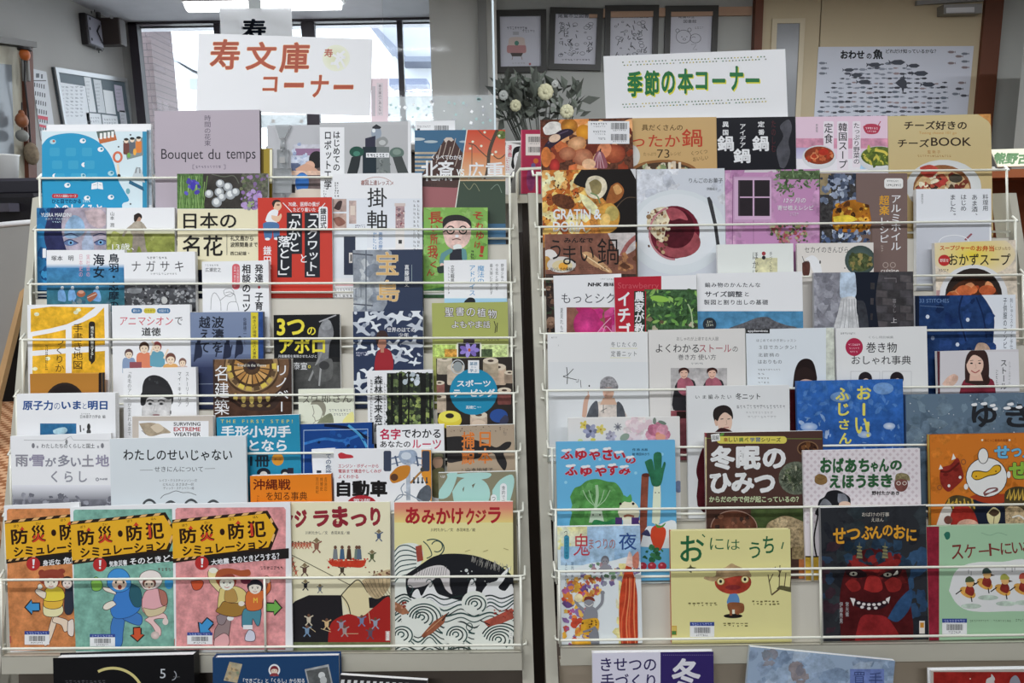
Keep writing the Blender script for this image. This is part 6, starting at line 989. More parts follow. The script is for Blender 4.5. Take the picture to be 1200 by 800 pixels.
V('ストール', 1172.5, 422, 1180, 456, '26262a', .006); V('ニュースタイル', 1181.5, 424, 1184.5, 450, '888', 0); D(1167, 433, 1169.5, 452, '666', 8)
# --- tier 6
rb('magazine', 6, 665.5, 489.5, 796.5, 488, 'd6d3ce', 'cream white book strewn with watercolour flowers', off=.0, th=.007, ec='dedcd6')
def flower(x, y, r, c, cc, n=6, e=.36):
    for k in range(n): a = 2 * math.pi * k / n; E(x + r * .55 * math.cos(a), y + r * .55 * math.sin(a), r * .6, r * e, c if isinstance(c, str) else c[k % len(c)], 1, rot=math.degrees(a), n=10)
    E(x, y, r * .22, r * .22, cc, n=10)
flower(684.5, 498, 5, 'd8c45a', 'b08a2c', 5); flower(692, 505, 8, ['7a7c96', '9a9cb4'], '4a4a60'); flower(704, 503, 5.5, 'd8c86a', 'b08a2c', 5); flower(724, 500, 4.5, '8a8a90', '5a5a64', 8, .16); flower(716, 511, 6, ['b8b4c0', 'a4a0b0'], '7a7484', 7); flower(748, 504, 16, ['dcc8c8', 'd6bcc0', 'e0d0cc'], 'd4b4b8', 10); S(735, 492, 764, 515, 40, 2, 5, ['dccccc', 'd4bcc0', 'e2d6d2'], 4); flower(771, 509, 13, ['c87a90', 'd494a4', 'b86880'], 'd88a6a', 8, .5); E(774, 512, 6, 4, 'dc9a80'); E(732, 512, 6, 4, '8a9a88', 0, rot=-30); E(776, 495, 5, 2, '6a7a6c', 0, rot=20); E(767, 493, 2, 4, '7a8478'); L(SM([(767, 490), (766, 495), (772, 498)]), .5, '6a7a6c'); E(695, 515, 3, 2, 'd0c45a'); E(680, 516, 3, 2, 'c8cc8a')
E(795, 570, 5, 7, '7a86a4', 1); flower(700, 560, 16, ['c87a90', 'd494a4'], 'd88a6a', 8, .5); flower(760, 580, 18, ['a0a0c0', '8a8ab0'], '5a5a7a', 7)
rb('magazine', 6, 805, 452.5, 925, 451, 'd4d5d4', 'white winter knit book with a short haired head looking out at its foot', off=.0, th=.008, ec='dcdcda')
T('いま', 815, 463, 827.5, 467, '3a3c3e', .006, tr=.4); T('編みたい', 830, 462, 857, 467.5, '3a3c3e', .006, tr=.3); T('冬ニット', 862, 460.5, 891, 468, '2a2c2e', .012); D(863, 474, 921, 479, '999', 15); D(874, 482, 906, 484.5, 'aaa', 9); D(876, 487, 910, 489.5, 'aaa', 9)
PS([(838, 496), (835.5, 486), (838, 478), (848, 474.5), (856, 478), (859, 487), (857, 492), (846, 494)], '2a2422'); PS([(837, 494), (839, 490), (842, 497), (839, 499)], 'c8a48e'); PS([(841, 494), (843, 484), (850, 481), (856, 485), (858, 494), (856, 503), (850, 508), (843, 505)], 'd4b4a0'); PS([(838, 491), (839, 482), (848, 477), (857, 482), (858, 488), (850, 483), (844, 487), (841, 493)], '2a2422')
for x in (846, 854): L([(x - 1.6, 491), (x + 1.6, 490.5)], .9, '3a302c')
L([(851, 492), (852, 497), (850, 497.5)], .5, 'a8846c'); L([(848, 501), (854, 500.5)], .9, 'a05a54'); PS([(838, 506), (845, 501), (856, 504), (862, 510), (862, 514), (834, 514)], '3a1a1e'); PS([(818, 562), (816, 550), (822, 528), (834, 510), (866, 510), (900, 560), (900, 600), (824, 600)], '4c161e', 1)
rb('picture_book', 6, 933.5, 446.5, 1058, 444, '2f62a8', 'deep blue sky picture book with yellow handwritten characters', off=.0, th=.008, hard=0, ec='2a5a9c', side='l')
R(932, 444, 1060, 560, '2f62ac', 1, '2a5498'); S(933, 446, 1058, 480, 60, 3, 7, ['3f6eb0', '3868aa', '4a78b6'], 6, 1, asp=.6); S(933, 484, 975, 520, 26, 2, 6, ['5f86bc', '7a9ac4', '4f7ab4', '9ab0d0'], 7, 1, asp=.5); S(1010, 494, 1058, 525, 16, 2, 6, ['6a90c4', '4f7ab4', '3a68ac'], 8, 1, asp=.5); E(1042, 499, 7, 4, 'd0d4dc', 0, c2='8aa4c8'); E(1013, 509, 8, 4, 'b4c0d0', 0, c2='7a98c0'); E(985, 465, 12, 6, '6a90c0', 1); E(1035, 455, 12, 7, '6a90c0', 1); E(948, 500, 10, 5, 'c0cad8', 0, c2='7898c4')
for s_, x0, y0, x1, y1 in (('お', 1004, 452, 1021, 468), ('ー', 1011, 472, 1013.5, 487), ('い', 1002, 489, 1017, 508), ('ふ', 979, 454, 995, 469), ('じ', 982, 472, 995, 487), ('さ', 983, 491, 995, 503), ('ん', 983, 507, 998, 520)):
    if s_ == 'ー': RR(x0 - .4, y0, x1 + .4, y1, 1.6, 'd8cc5a')
    else: T(s_, x0, y0, x1, y1, 'd8cc5a', .03)
T('！', 1015, 494, 1019, 512, 'd8cc5a', .03)
rb('picture_book', 6, 1061.5, 462.5, 1222, 460, '5d7182', 'slate blue picture book with huge snow capped black lettering', off=.0, th=.011, hard=1, side='l', sc='3a5078', ec='4a6078')
S(1062, 461, 1200, 560, 80, 5, 14, ['637788', '586c7c', '6a7e8c', '526474'], 9, 1); S(1062, 461, 1200, 520, 30, .4, .9, ['c8ccd0'], 10)
for s_, x0, x1 in (('ゆ', 1138.5, 1168), ('き', 1178, 1210)): T(s_, x0, 473, x1, 500.5, '26282c', .03)
for x, y, w in ((1139.5, 474, 7), (1151, 473, 8), (1161, 475, 7), (1164, 479, 6), (1182, 473.5, 8), (1178, 478, 9), (1192, 477, 8)): E(x + 2, y, w / 2, 1.7, 'dfe2e4'); E(x + 3.4, y - .8, w / 3.6, 1.3, 'dfe2e4')
# --- tier 7
rb('picture_book', 7, 651.5, 518, 791, 515.5, '62aad0', 'sky blue picture book with a cabbage, turnip, burdock and leek with faces', off=.0, th=.009, hard=1, ec='5aa0c8')
for x, y in ((663, 565), (745, 554), (703, 538), (776, 532), (690, 606), (720, 606)): E(x, y, 1.8, 1.8, '8ac4dc')
def snowy(s_, x0, y0, x1, y1): T(s_, x0, y0, x1, y1, 'b02838', .045, o=('d8a8b4', .02)); E((x0 + x1) / 2 - (x1 - x0) * .15, y0 + .8, (x1 - x0) * .3, 1.7, 'e4ecf0'); E((x0 + x1) / 2 + (x1 - x0) * .15, y0, (x1 - x0) * .2, 1.4, 'e4ecf0')
for s_, x0, y0, x1, y1 in (('ふ', 657, 527, 672, 538), ('ゆ', 674, 526, 688, 539), ('や', 690, 527, 703.5, 539), ('さ', 706, 525, 718, 539), ('い', 719, 529, 733, 538), ('の', 733, 535, 745, 543), ('ふ', 662, 545, 677, 557), ('ゆ', 680, 546, 694, 558), ('や', 697, 546, 711, 558), ('す', 712, 544, 724, 557), ('み', 725, 546, 739, 556.5)): snowy(s_, x0, y0, x1, y1)
T('作 林 木林', 741, 525, 759, 528.4, '1e3a54', .01); T('絵 柿田ゆかり', 741, 530.2, 761, 533.6, '1e3a54', .01)
PS([(668, 582), (673, 572), (680, 569), (688, 563), (700, 561), (712, 564), (722, 566), (730, 578), (731, 590), (725, 596), (725, 618), (671, 622), (671, 596)], '4f8c46', 1); S(672, 566, 728, 612, 40, 3, 8, ['58964e', '478040', '62a058'], 8, 1, el=1); L(SM([(699, 612), (698, 595), (700, 580), (699, 568)]), [7] * 15 and 3.4, '9cbc94')
for dx in (-16, -9, 9, 16): L(SM([(699, 594), (699 + dx * .6, 586), (699 + dx, 574)]), .9, '9cbc94')
P([(693, 597), (705, 597), (708, 612), (690, 612)], 'b4c4ac'); E(695, 603, .9, 1, '333'); E(703, 603, .9, 1, '333'); PS([(692, 622), (696, 609), (710, 611), (720, 608), (724, 620), (724, 630), (692, 630)], '2f7a48', 1)
PS([(724, 600), (728, 590), (738, 586), (747, 592), (749, 604), (740, 612), (728, 608)], 'd8d4b8'); PS([(730, 587), (731, 580), (735, 582), (739, 579), (740, 588)], '4f9a50'); E(727, 590, 1.6, 1.6, '222'); E(742, 590, 1.6, 1.6, '222'); L(SM([(731, 605), (736, 603.5), (743, 605)]), 2.6, 'a0604a'); R(721, 606, 729, 614, '4a3068'); R(740, 606, 749, 614, '4a3068'); R(730, 608, 740, 618, 'd8d4c4'); E(751, 611, 2.6, 2.4, 'd8c0a4')
L(SM([(756, 557), (755, 580), (754, 610), (753, 640)]), 8.5, '8a4a38', 1); E(757, 556.5, 5, 2.4, '5a2c24'); PS([(764, 612), (766, 570), (770, 566), (774, 570), (773, 612)], 'd6dcc0'); PS([(762, 560), (756, 543), (757, 540), (764, 538), (767, 551), (766, 532), (775, 531), (775, 548), (778, 541), (780, 543), (778, 552), (774, 568), (765, 569)], '2c6a4a', 1); E(768, 577, .7, .7, '333'); E(772, 577, .7, .7, '333')
PS([(750, 640), (757, 618), (768, 616), (791, 610), (792, 640)], 'd8dcdf'); PS([(762, 628), (764, 618), (772, 615), (780, 620), (779, 632), (773, 645), (766, 640)], 'c84428'); PS([(768, 613), (774, 616), (780, 612), (777, 617), (770, 618)], '4f8a3c'); PS([(751, 626), (758, 620), (762, 628)], '3a3a5c'); S(754, 640, 777, 656, 16, 2, 5, ['2f6a44', '3c7a4c', '285a3c'], 6, 1)
for x in (753, 764, 776): E(x, 663, 5, 4.6, 'b03440'); E(x - 1, 661.5, 1.5, 1.2, 'd87a80')
rb('picture_book', 7, 826, 507, 964, 504.5, '4c342e', 'dark brown hibernation book with fat white title letters and animal photos', off=.0, th=.0070, hard=1, side='l', sc='7a2830', ec='e0dcd4')
R(825, 505, 828, 512, '8a3038'); R(825, 512, 828, 640, 'c8bc8a', 1); R(827.5, 592, 966, 640, '4a3028'); R(880, 595, 966, 640, '45542e', 1, '3a4a28'); L([(828, 513.5), (963, 514)], .8, '6a7a3c')
RR(840, 511, 922, 519.5, 4, 'cfc254'); Q((833, 509), (843, 507.5), (844, 516), (834, 517.5), 'd8d8d4'); T('図解', 834.5, 510, 842.5, 515.5, '6a6a6a', .01); E(846, 509, 3, 1.6, '5a8a3c', rot=-30)
for s_, x0, x1, c in (('楽', 848, 853, '8a4a2c'), ('し', 854, 858.5, '33302a'), ('い', 860, 864.5, '33302a'), ('調', 866, 871, '3a6a3c'), ('べ', 872.5, 877, '33302a'), ('学', 879, 884.5, '3a5a8a'), ('習', 885.5, 891, '3a5a8a'), ('シリーズ', 892, 915, '33302a')): T(s_, x0, 512.5, x1, 517.5, c, .02)
for s_, x0, y0, x1, y1 in (('冬', 832, 522, 861.5, 550.5), ('眠', 862.5, 522.5, 891.5, 550.5), ('の', 893.5, 525, 921, 549), ('ひ', 831.5, 554, 857.5, 578), ('み', 857, 553.5, 884, 578), ('つ', 883.5, 556, 908.5, 577.5)): T(s_, x0, y0, x1, y1, 'dadad8', .05)
T('からだの中で何が起こっているの？', 831, 581, 936, 588.5, 'b8c49a', .03); T('体', 0, 0, 1, 1, '000') if 0 else None
E(946.5, 525.5, 12.5, 9, '7a5a40'); E(946.5, 525.5, 11, 7.8, '3c241a', 2); S(938, 519, 956, 531, 14, 1.5, 3.5, ['a87a44', '6a4428', '2a1814'], 5, 1, el=1); E(933, 560, 20.5, 19.5, '4c5444', 2, c2='626858'); S(916, 546, 942, 574, 50, 1, 4, ['5c6a48', '343a2c', '7c8068', '8a8a74'], 7, 2, leaf=1, el=1)
for a in range(0, 360, 15): L([(931, 562), (931 + 15 * math.cos(math.radians(a)), 562 + 14 * math.sin(math.radians(a)))], .5, '2e3628')
E(860, 618, 27, 20, '7a4c38', 1, c2='5a3426'); RING(860, 618, 27.5, 20.5, 1, 'a08070', 180, 360); S(838, 604, 880, 618, 14, 2, 6, ['3a2a24', '8a5a44', '5c3c2e'], 8, 1); PS([(896, 640), (898, 616), (908, 608), (922, 604), (945, 612), (962, 612), (964, 640)], 'a08c6a', 2); E(915, 612, 8, 6, 'b4a07c', 2); E(950, 624, 14, 12, '97835f', 2); R(936, 648, 966, 690, 'b0683a', 1); R(928, 640, 966, 655, '8f7c58', 2)
rb('picture_book', 7, 941, 528, 1078, 525, 'd6ced0', 'pale checked picture book with a black haired head and green title', off=.0084, th=.0055, hard=0, ec='dcd8d8')
dm = [(942 + 4.4 * i, 528 + 4.4 * j) for j in range(20) for i in range(31) if (i + j) % 2 == 0]
A.push([q for x, y in dm for q in ((x, y - 2.2), (x + 2.2, y), (x, y + 2.2), (x - 2.2, y))], C('c4b6ba'), [(4 * k, 4 * k + 1, 4 * k + 2, 4 * k + 3) for k in range(len(dm))])
gr = '2e5a36'
for s_, x0, y0, x1, y1 in (('お', 961, 536, 975, 554), ('ば', 976, 536, 989, 554), ('あ', 990, 537, 1004, 554), ('ち', 1006, 537, 1019, 553), ('ゃ', 1020, 541, 1029, 553), ('ん', 1030, 537, 1042, 553), ('の', 1043, 539, 1057, 551), ('え', 972, 556, 985, 572), ('ほ', 987, 556, 1001, 572), ('う', 1003, 556, 1015, 572), ('ま', 1017, 555, 1030, 571), ('き', 1032, 555, 1046, 571)): T(s_, x0, y0, x1, y1, gr, .05)
PS([(955, 558), (960, 555), (968, 558), (969, 565), (962, 568), (955, 565)], '8a6a40', 1); L([(956, 559), (962, 562), (968, 559)], .6, '6a4c2c'); E(1056, 567, 8, 9, '7a4a44', 1); PS([(1049, 563), (1050, 556), (1056, 554), (1064, 556), (1066, 563), (1057, 561)], '7f7452', 2); RING(1053, 566, 2.6, 2.4, .8, 'd0c4b8'); RING(1060, 566, 2.6, 2.4, .8, 'd0c4b8'); T('野村たかあき', 1021.5, 575, 1054, 580, '26221f', .035)
PS([(958, 594), (960, 586), (966, 582), (970, 576), (980, 574), (988, 577), (996, 583), (997, 592), (1000, 600), (958, 604)], '1e1e22'); PS([(982, 578), (990, 579), (994, 587), (988, 590), (982, 588)], '7a7c84', 1); PS([(960, 592), (966, 584), (974, 590), (976, 600), (960, 604)], '77797f', 1); E(990, 591, 7, 4, 'd4b4a0'); L(SM([(958, 594), (958, 606), (954, 630), (957, 652), (962, 660), (930, 662)]), 1.8, '1e1c1c'); R(930, 652, 965, 700, 'c09a34', 1); L([(940, 652), (962, 652)], 1.6, '1e1c1c'); PS([(962, 604), (990, 596), (1003, 606), (1003, 700), (962, 700)], 'c8c4c4', 1)
rb('picture_book', 7, 1089.5, 509.5, 1232, 507, 'c87024', 'orange picture book with an egg headed bean hero and a red goblin mask', off=.0, th=.010, hard=1, side='l', sc='d0a848', ec='a85c1c')
S(1090, 508, 1200, 575, 30, 5, 12, ['c87024', 'cc7628', 'c06a20'], 8, 1); E(1151, 515.5, 1.2, 1.2, 'e8d8c0'); E(1183, 515.5, 1.2, 1.2, 'e8d8c0'); T('おにっこ絵本の本棚', 1153.5, 514, 1181, 517.4, '7a3a1c', .01)
for s_, x0, y0, x1, y1, c in (('せ', 1165, 522, 1183, 537, '6ab0d4'), ('つ', 1185, 525, 1197, 535, '6ab0d4'), ('ぶ', 1198, 524, 1212, 537, '6ab0d4'), ('せ', 1182, 541, 1204, 561, '8ab43c')): T(s_, x0, y0, x1, y1, c, .05, o=('2a2a34', .03))
P([(1122, 585), (1200, 585), (1200, 640), (1112, 640)], '1e2434'); PS([(1136, 582), (1150, 578), (1180, 578), (1190, 570), (1184, 584), (1170, 590), (1150, 588)], 'a03a20'); E(1156, 559, 24.5, 23.5, '2a2622'); E(1156, 559, 23.6, 22.6, 'dedcd8'); E(1152, 534, 6.5, 9.4, '2a2622'); E(1152, 534, 5.6, 8.6, 'dcdad4'); PS([(1138, 558), (1140, 552), (1147, 551), (1157, 552), (1165, 545), (1172, 545), (1173, 551), (1167, 556), (1158, 558), (1148, 562), (1142, 562)], '4a3a14'); PS([(1139, 558), (1141, 553), (1148, 552.4), (1157, 553), (1165, 546), (1171, 546), (1172, 551), (1166, 555), (1157, 557), (1148, 561), (1142, 561)], 'd8a424'); E(1144, 558, .9, .9, '5a3a14'); E(1167, 552, .9, .9, '5a3a14'); PS([(1152, 577), (1158, 572), (1168, 571), (1169, 575), (1160, 578), (1154, 581)], '7a4a48'); PS([(1154, 577.5), (1159, 573.5), (1167, 572.5), (1160, 576.6)], 'e4e2de'); E(1182, 556, 2.2, 4, 'dedcd8'); E(1132, 570, 2.4, 3.4, 'dedcd8')
PS([(1101, 558), (1103, 548), (1114, 544), (1122, 536), (1127, 548), (1129, 560), (1120, 570), (1111, 576), (1103, 568)], '8a2c24', 1); L(SM([(1102, 552), (1112, 552), (1124, 542)]), 2.4, '5a1c18'); P([(1115, 539), (1117, 531), (1120, 537)], 'e0dcd4'); P([(1100, 550), (1102, 544), (1105, 549)], 'e0dcd4'); E(1108, 556, 3, 2, '6a1e1a'); E(1120, 550, 3, 2, '6a1e1a'); E(1125, 559, 1.6, 1.8, 'e0dcd4'); E(1112, 569, 1.6, 1.8, 'e0dcd4'); RING(1129, 541, 3, 3.4, 1, '8a5030'); RING(1101, 571, 3, 3, 1, '8a5030')
PS([(1105, 595), (1112, 583), (1124, 580), (1140, 586), (1141, 600), (1112, 604)], '4a4028', 1); PS([(1177, 590), (1178, 576), (1190, 570), (1204, 574), (1204, 600), (1180, 600)], '4a4028', 1)
for k in range(7): L([(1109 + 5 * k, 592 - 1.4 * k * (k < 4)), (1112 + 4.4 * k, 584 + (k % 2) * 3), (1112 + 5 * k, 596)], 1.8, 'c4a040')
for k in range(5): L([(1180 + 5 * k, 584), (1183 + 5 * k, 573), (1184 + 5 * k, 586)], 1.8, 'c4a040')
PS([(1097, 616), (1104, 596), (1112, 592), (1116, 600), (1114, 616)], 'dcd6cc'); PS([(1114, 616), (1114, 602), (1122, 592), (1136, 594), (1144, 606), (1144, 620)], 'a02c24', 1); E(1134, 616, 13, 8, 'd8a890', 1); E(1111, 609, 5, 5, '7a4a40', 1); PS([(1156, 602), (1164, 594), (1172, 600), (1170, 612), (1164, 616), (1158, 611)], 'd8cc98'); PS([(1158, 601), (1164, 596), (1171, 600), (1165, 605)], '4a382a'); L([(1165, 605), (1164, 615)], .8, '6a5a3a'); PS([(1178, 596), (1186, 592), (1200, 598), (1200, 616), (1180, 616)], 'b8a07a', 2); L(SM([(1186, 606), (1194, 604), (1200, 608)]), 2, 'd8d4c8')
# --- tier 8
rb('picture_book', 8, 653, 617.5, 750, 615.5, 'cfdce6', 'pale blue picture book with a bonfire and a crowd of painted goblins', off=.0, th=.0095, ec='dcdcd8', side='r')
R(652, 615, 688, 640, 'e0d68a', 1, 'd4dcd8'); S(652, 616, 680, 640, 14, 4, 9, ['e2da94', 'd8dcc0'], 4, 1); R(688, 615, 752, 660, 'a8c4dc', 1, '8ab0d0'); R(657, 640, 720, 662, 'a4c2da', 1); PS([(652, 672), (672, 666), (690, 660), (712, 658), (752, 660), (752, 765), (652, 765)], 'd6dce4'); R(725, 660, 736, 765, 'dcd08a', 1); S(722, 690, 734, 760, 14, 3, 7, ['dfd490', 'dcd8b8'], 5, 1)
RR(661, 627, 667, 655, 2.5, '3a8ca8'); V('読み切り絵本', 662.3, 630, 665.7, 653, '1e4a60', .0); T('つ', 661, 622, 665, 628, '3a3a3a', .0)
T('鬼', 672, 625, 691, 651, 'b83440', .0); T('まつりの', 690, 631, 721, 643, 'a85a44', .0); T('夜', 725, 624, 746, 644, '2c4a86', .01); V('常光・木庭', 669, 658, 672.5, 682, '2a4a6a', 0); V('よこたみゆき', 662, 659, 665, 686, '2a4a6a', 0); D(669, 679, 672, 683, '2a4a6a', 1)
S(676, 660, 748, 684, 40, 2, 4.5, ['8a8e98', '7a6a94', 'a8868a', '6a8a6c', '9aa4b4', 'b08a6a'], 6, 1); S(662, 676, 704, 700, 44, 2, 5, ['c8843a', 'a85a34', 'd8a850', 'c05a4a', '8a6a9a'], 7, 1); S(661, 686, 690, 762, 90, 2.4, 6, ['c84a34', 'd8823a', 'e0a83c', '8a6aa0', '6a4a80', 'c05048', 'dcb050', 'a85a8a'], 8, 1)
PS([(730, 765), (726, 738), (726, 700), (731, 672), (736, 658), (741, 668), (746, 690), (747, 720), (746, 765)], 'c04428', 1)
for k in range(6): L(SM([(730 + 3 * k, 758), (728 + 3 * k, 730), (733 + 2 * k, 700), (734 + 2 * k, 676)]), 1.2, ['d86a44', 'a83420', 'e08a5a'][k % 3])
PS([(733, 662), (737, 646), (741, 652), (742, 664)], 'dcbcae', 1); PS([(741, 652), (748, 646), (748, 664), (742, 664)], 'c87a64', 1)
face(709, 657, 4, 5, '8a8a90', '6a6a70', .3); PS([(700, 668), (709, 660), (718, 668)], '8a8a90')
PS([(683, 724), (686, 712), (694, 710), (700, 716), (699, 726), (686, 728)], '85868c'); E(690, 706, 5.5, 6, '8a8a90'); PS([(684, 704), (686, 699), (694, 699), (697, 704), (690, 702)], '7a3a30'); L(SM([(698, 714), (705, 706), (706, 696)]), 3.4, '85868c'); L(SM([(684, 714), (677, 708), (674, 702)]), 3.4, '85868c'); E(706, 694, 2.6, 2.4, '85868c'); L(SM([(685, 707), (690, 710), (695, 707)]), .8, 'e0d8d0')
PS([(682, 726), (700, 724), (701, 738), (692, 744), (681, 740)], 'd8a02c', 1); S(682, 726, 700, 740, 12, .8, 1.8, ['5a3a1c'], 9); PS([(690, 742), (700, 736), (702, 765), (692, 765)], '7a7c84'); L([(683, 740), (690, 738), (698, 734)], 2.4, '7a7c84'); E(678, 700, 5, 5, 'e0cfa0', 1); PS([(678, 752), (690, 746), (692, 765), (676, 765)], 'd8a02c', 1)
rb('picture_book', 8, 785.5, 622, 926, 620, 'd8d08e', 'pale yellow picture book with a red faced goblin child under a straw hat', off=.0, th=.011, hard=1, side='l', sc='b8402c', ec='d8cf98')
sg = '24603c'
for s_, x0, y0, x1, y1, b_ in (('お', 797, 627.5, 825, 658, .015), ('に', 832, 630, 848, 644, .0), ('は', 852, 632, 867, 644, .0), ('う', 878, 635, 891, 654, .01), ('ち', 894, 628, 907, 648, .015)): T(s_, x0, y0, x1, y1, sg, b_)
L([(823, 626), (826, 629)], 1.4, sg); L([(918, 635), (916, 643)], 1.5, sg)
PS([(804, 666), (808, 664), (809, 661), (811, 664), (816, 665), (811, 667), (810, 671)], '4a4a2a'); E(859, 682, 21.5, 14, 'a83c2c', 1); PS([(825, 678), (826, 675.5), (838, 675), (840, 668), (850, 664.5), (857, 660), (862, 662), (868, 664.5), (877, 668), (880, 676), (866, 674.5), (848, 678), (836, 681)], 'b0946c', 1); 
for x in (844.5, 873): E(x, 681 - (x > 850) * 2.4, 5, 4.6, '8a6a2c'); E(x, 681 - (x > 850) * 2.4, 4, 3.8, 'e0d09a'); E(x, 681 - (x > 850) * 2.4, 1.7, 2, '222')
E(859, 688, 9, 3, '8a3030', 1); PS([(855, 696), (864, 696), (866, 707), (852, 707)], '5a86b4'); PS([(852, 708), (856, 705.5), (868, 706), (872, 709), (871, 717), (862, 719), (854, 715)], '8a5434', 1); E(859, 721.5, 11, 2.6, '221e1c'); R(855, 714, 858, 721, '8a5434'); R(863, 716, 866, 720, '8a5434'); R(858, 714, 861, 719, 'e0d8c0')
PS([(910, 690), (914, 686), (922, 687), (930, 689), (930, 694), (916, 691)], '5a5638', 1); L([(904, 697), (913, 690)], 1.8, '5a4a34')
for x0, y0, x1, y1 in ((904, 696, 900, 673), (901, 682, 906, 672), (913, 688, 914, 662), (914, 670, 908, 664), (912, 676, 916, 666), (919, 688, 921, 671), (926, 689, 927, 676)): L([(x0, y0), (x1, y1)], 1.0, '4a3a2c')
D(806, 705, 841, 710, '6a6238', 7); D(881, 703, 914, 709, '6a6238', 7); D(847, 729, 877, 734, '6a6238', 6)
barcode(808.5, 728.5, 837, 746)
sub('spine_label'); R(785.8, 733, 793, 744, 'c89a3c'); R(786.4, 739, 792.4, 743.4, '4a7a3c'); R(786.4, 734, 792.4, 738.6, 'd0b45a')
rb('picture_book', 8, 961.5, 595, 1085, 592, '2c2e32', 'dark picture book with a grinning red goblin face', off=.0, th=.0085, hard=0, side='l', ec='8a8a8c')
S(962, 594, 1086, 760, 60, 8, 22, ['2a2c30', '32383c', '24262c', '2c3438'], 5, 1); S(1062, 640, 1086, 720, 14, 6, 12, ['2c4460', '324e6c'], 6, 1); S(962, 640, 985, 740, 12, 5, 10, ['2c3c50', '3a2830'], 7, 1)
T('おばけの行事', 1010, 600, 1042, 605, 'b8b0a4', .01); T('えほん', 1021, 606.5, 1035.5, 611, 'b8b0a4', .01); og = 'd8982c'
for s_, x0, y0, x1, y1 in (('せ', 976, 618, 991, 637), ('つ', 992, 619, 1008, 632), ('ぶ', 1009, 616, 1023, 632), ('ん', 1021, 616, 1034, 631), ('の', 1034, 615, 1046, 628), ('お', 1047, 615, 1061, 631), ('に', 1062, 619, 1074, 634)): T(s_, x0, y0, x1, y1, og, .03)
PS([(986, 760), (984, 700), (992, 664), (1004, 648), (1024, 642), (1046, 648), (1060, 664), (1066, 700), (1064, 760)], '4c1618', 1); S(988, 636, 1064, 662, 26, 4, 9, ['1e2c38', '26384a', '2c4258', '18222c'], 8, 1); S(1000, 650, 1058, 680, 20, 4, 8, ['661e1e', '7a2422', '5a1a1c'], 9, 1)
for x in (1007, 1037): P([(x - 4, 654), (x, 634), (x + 4, 654)], '5a5a48'); [L([(x - 3, 640 + 4 * k), (x + 3, 641 + 4 * k)], 1.2, '8a8458') for k in range(4)]
PS([(994, 656), (1008, 658), (1022, 664), (1036, 658), (1054, 655), (1050, 664), (1030, 668), (1020, 669), (1004, 667)], '842523', 1); PS([(990, 664), (1008, 667), (1016, 674), (1004, 677), (992, 673)], '241418'); PS([(1030, 675), (1042, 668), (1056, 665), (1054, 673), (1042, 678)], '241418'); E(1000, 672, 4.6, 2.4, 'a8a494'); E(1000, 672, 1.4, 1.6, '111'); E(1040, 673, 5, 2.4, 'a8a494'); E(1040, 673, 1.4, 1.6, '111'); PS([(1046, 674), (1051, 668), (1052, 672)], 'c8c4b8')
PS([(1012, 690), (1016, 676), (1024, 674), (1031, 678), (1034, 690), (1024, 694)], '9a2a28', 1); PS([(990, 684), (997, 678), (1006, 682), (1008, 690), (998, 693)], '842422', 1); PS([(1036, 682), (1046, 676), (1056, 681), (1054, 691), (1042, 693)], '8a2624', 1); PS([(995, 700), (1010, 704), (1024, 705), (1040, 702), (1044, 698), (1040, 708), (1028, 714), (1012, 713), (1002, 709)], '2a1820')
for x, y in ((1000, 703), (1006, 706), (1012, 707.5), (1018, 708), (1024, 708), (1030, 707.5), (1036, 705.5), (1040, 702.5), (1010, 711), (1018, 712.5), (1026, 712)): E(x, y, 2.2, 1.7, 'cfc8c4')
P([(996, 700), (1002, 701), (1000, 710)], 'd4ccc8'); P([(1038, 701), (1043, 698.5), (1041, 707)], 'd4ccc8'); PS([(1000, 760), (1008, 724), (1024, 720), (1042, 726), (1056, 760)], '8a2426', 1); PS([(1040, 724), (1052, 704), (1068, 690), (1066, 712), (1052, 728)], '2c4a6e', 1)
V('常光徹', 990.5, 705, 994.5, 722, 'b8b8b8', 0); V('伊藤秀男', 983.5, 705, 987.5, 730, 'b8b8b8', 0)
R(1077, 727, 1083.5, 742, 'd8d0c4'); R(1078, 729, 1082.5, 735, 'c8862c')
rb('picture_book', 8, 1075, 599, 1101, 598, '96263a', 'crimson spine panel book edge between the goblin face and the green skating book', off=.0, th=.004, ec='7a2030') if 0 else None
rb('picture_book', 8, 1085.6, 617, 1232, 613.5, '9cc09c', 'mint green picture book with a row of skating birds on white ice', off=.0, th=.0095, hard=1, side='l', sc='8a2434', ec='a4b89c')
R(1085, 610, 1100.5, 770, '8a2434', 1); PS([(1106, 626), (1109, 623), (1113, 624), (1113, 630), (1109, 632)], '2c6a58'); L(SM([(1150, 624), (1160, 627), (1170, 624), (1180, 627)]), .6, '7aa080')
for k, s_ in enumerate('スケートにいこう'): (T(s_, 1115 + 15.4 * k - k * k * .25, 638 - min(k, 5) * .6, 1128.5 + 15.2 * k - k * k * .25, 655 - k * 1.4, '7a3430', .012, rot=-4) if s_ != 'ー' else L([(1147, 646), (1159, 645)], 1.8, '7a3430'))
PS([(1112, 692), (1118, 672), (1130, 662), (1150, 658), (1175, 658), (1205, 656), (1240, 680), (1230, 712), (1180, 716), (1140, 716), (1122, 708)], 'd8d8d6')
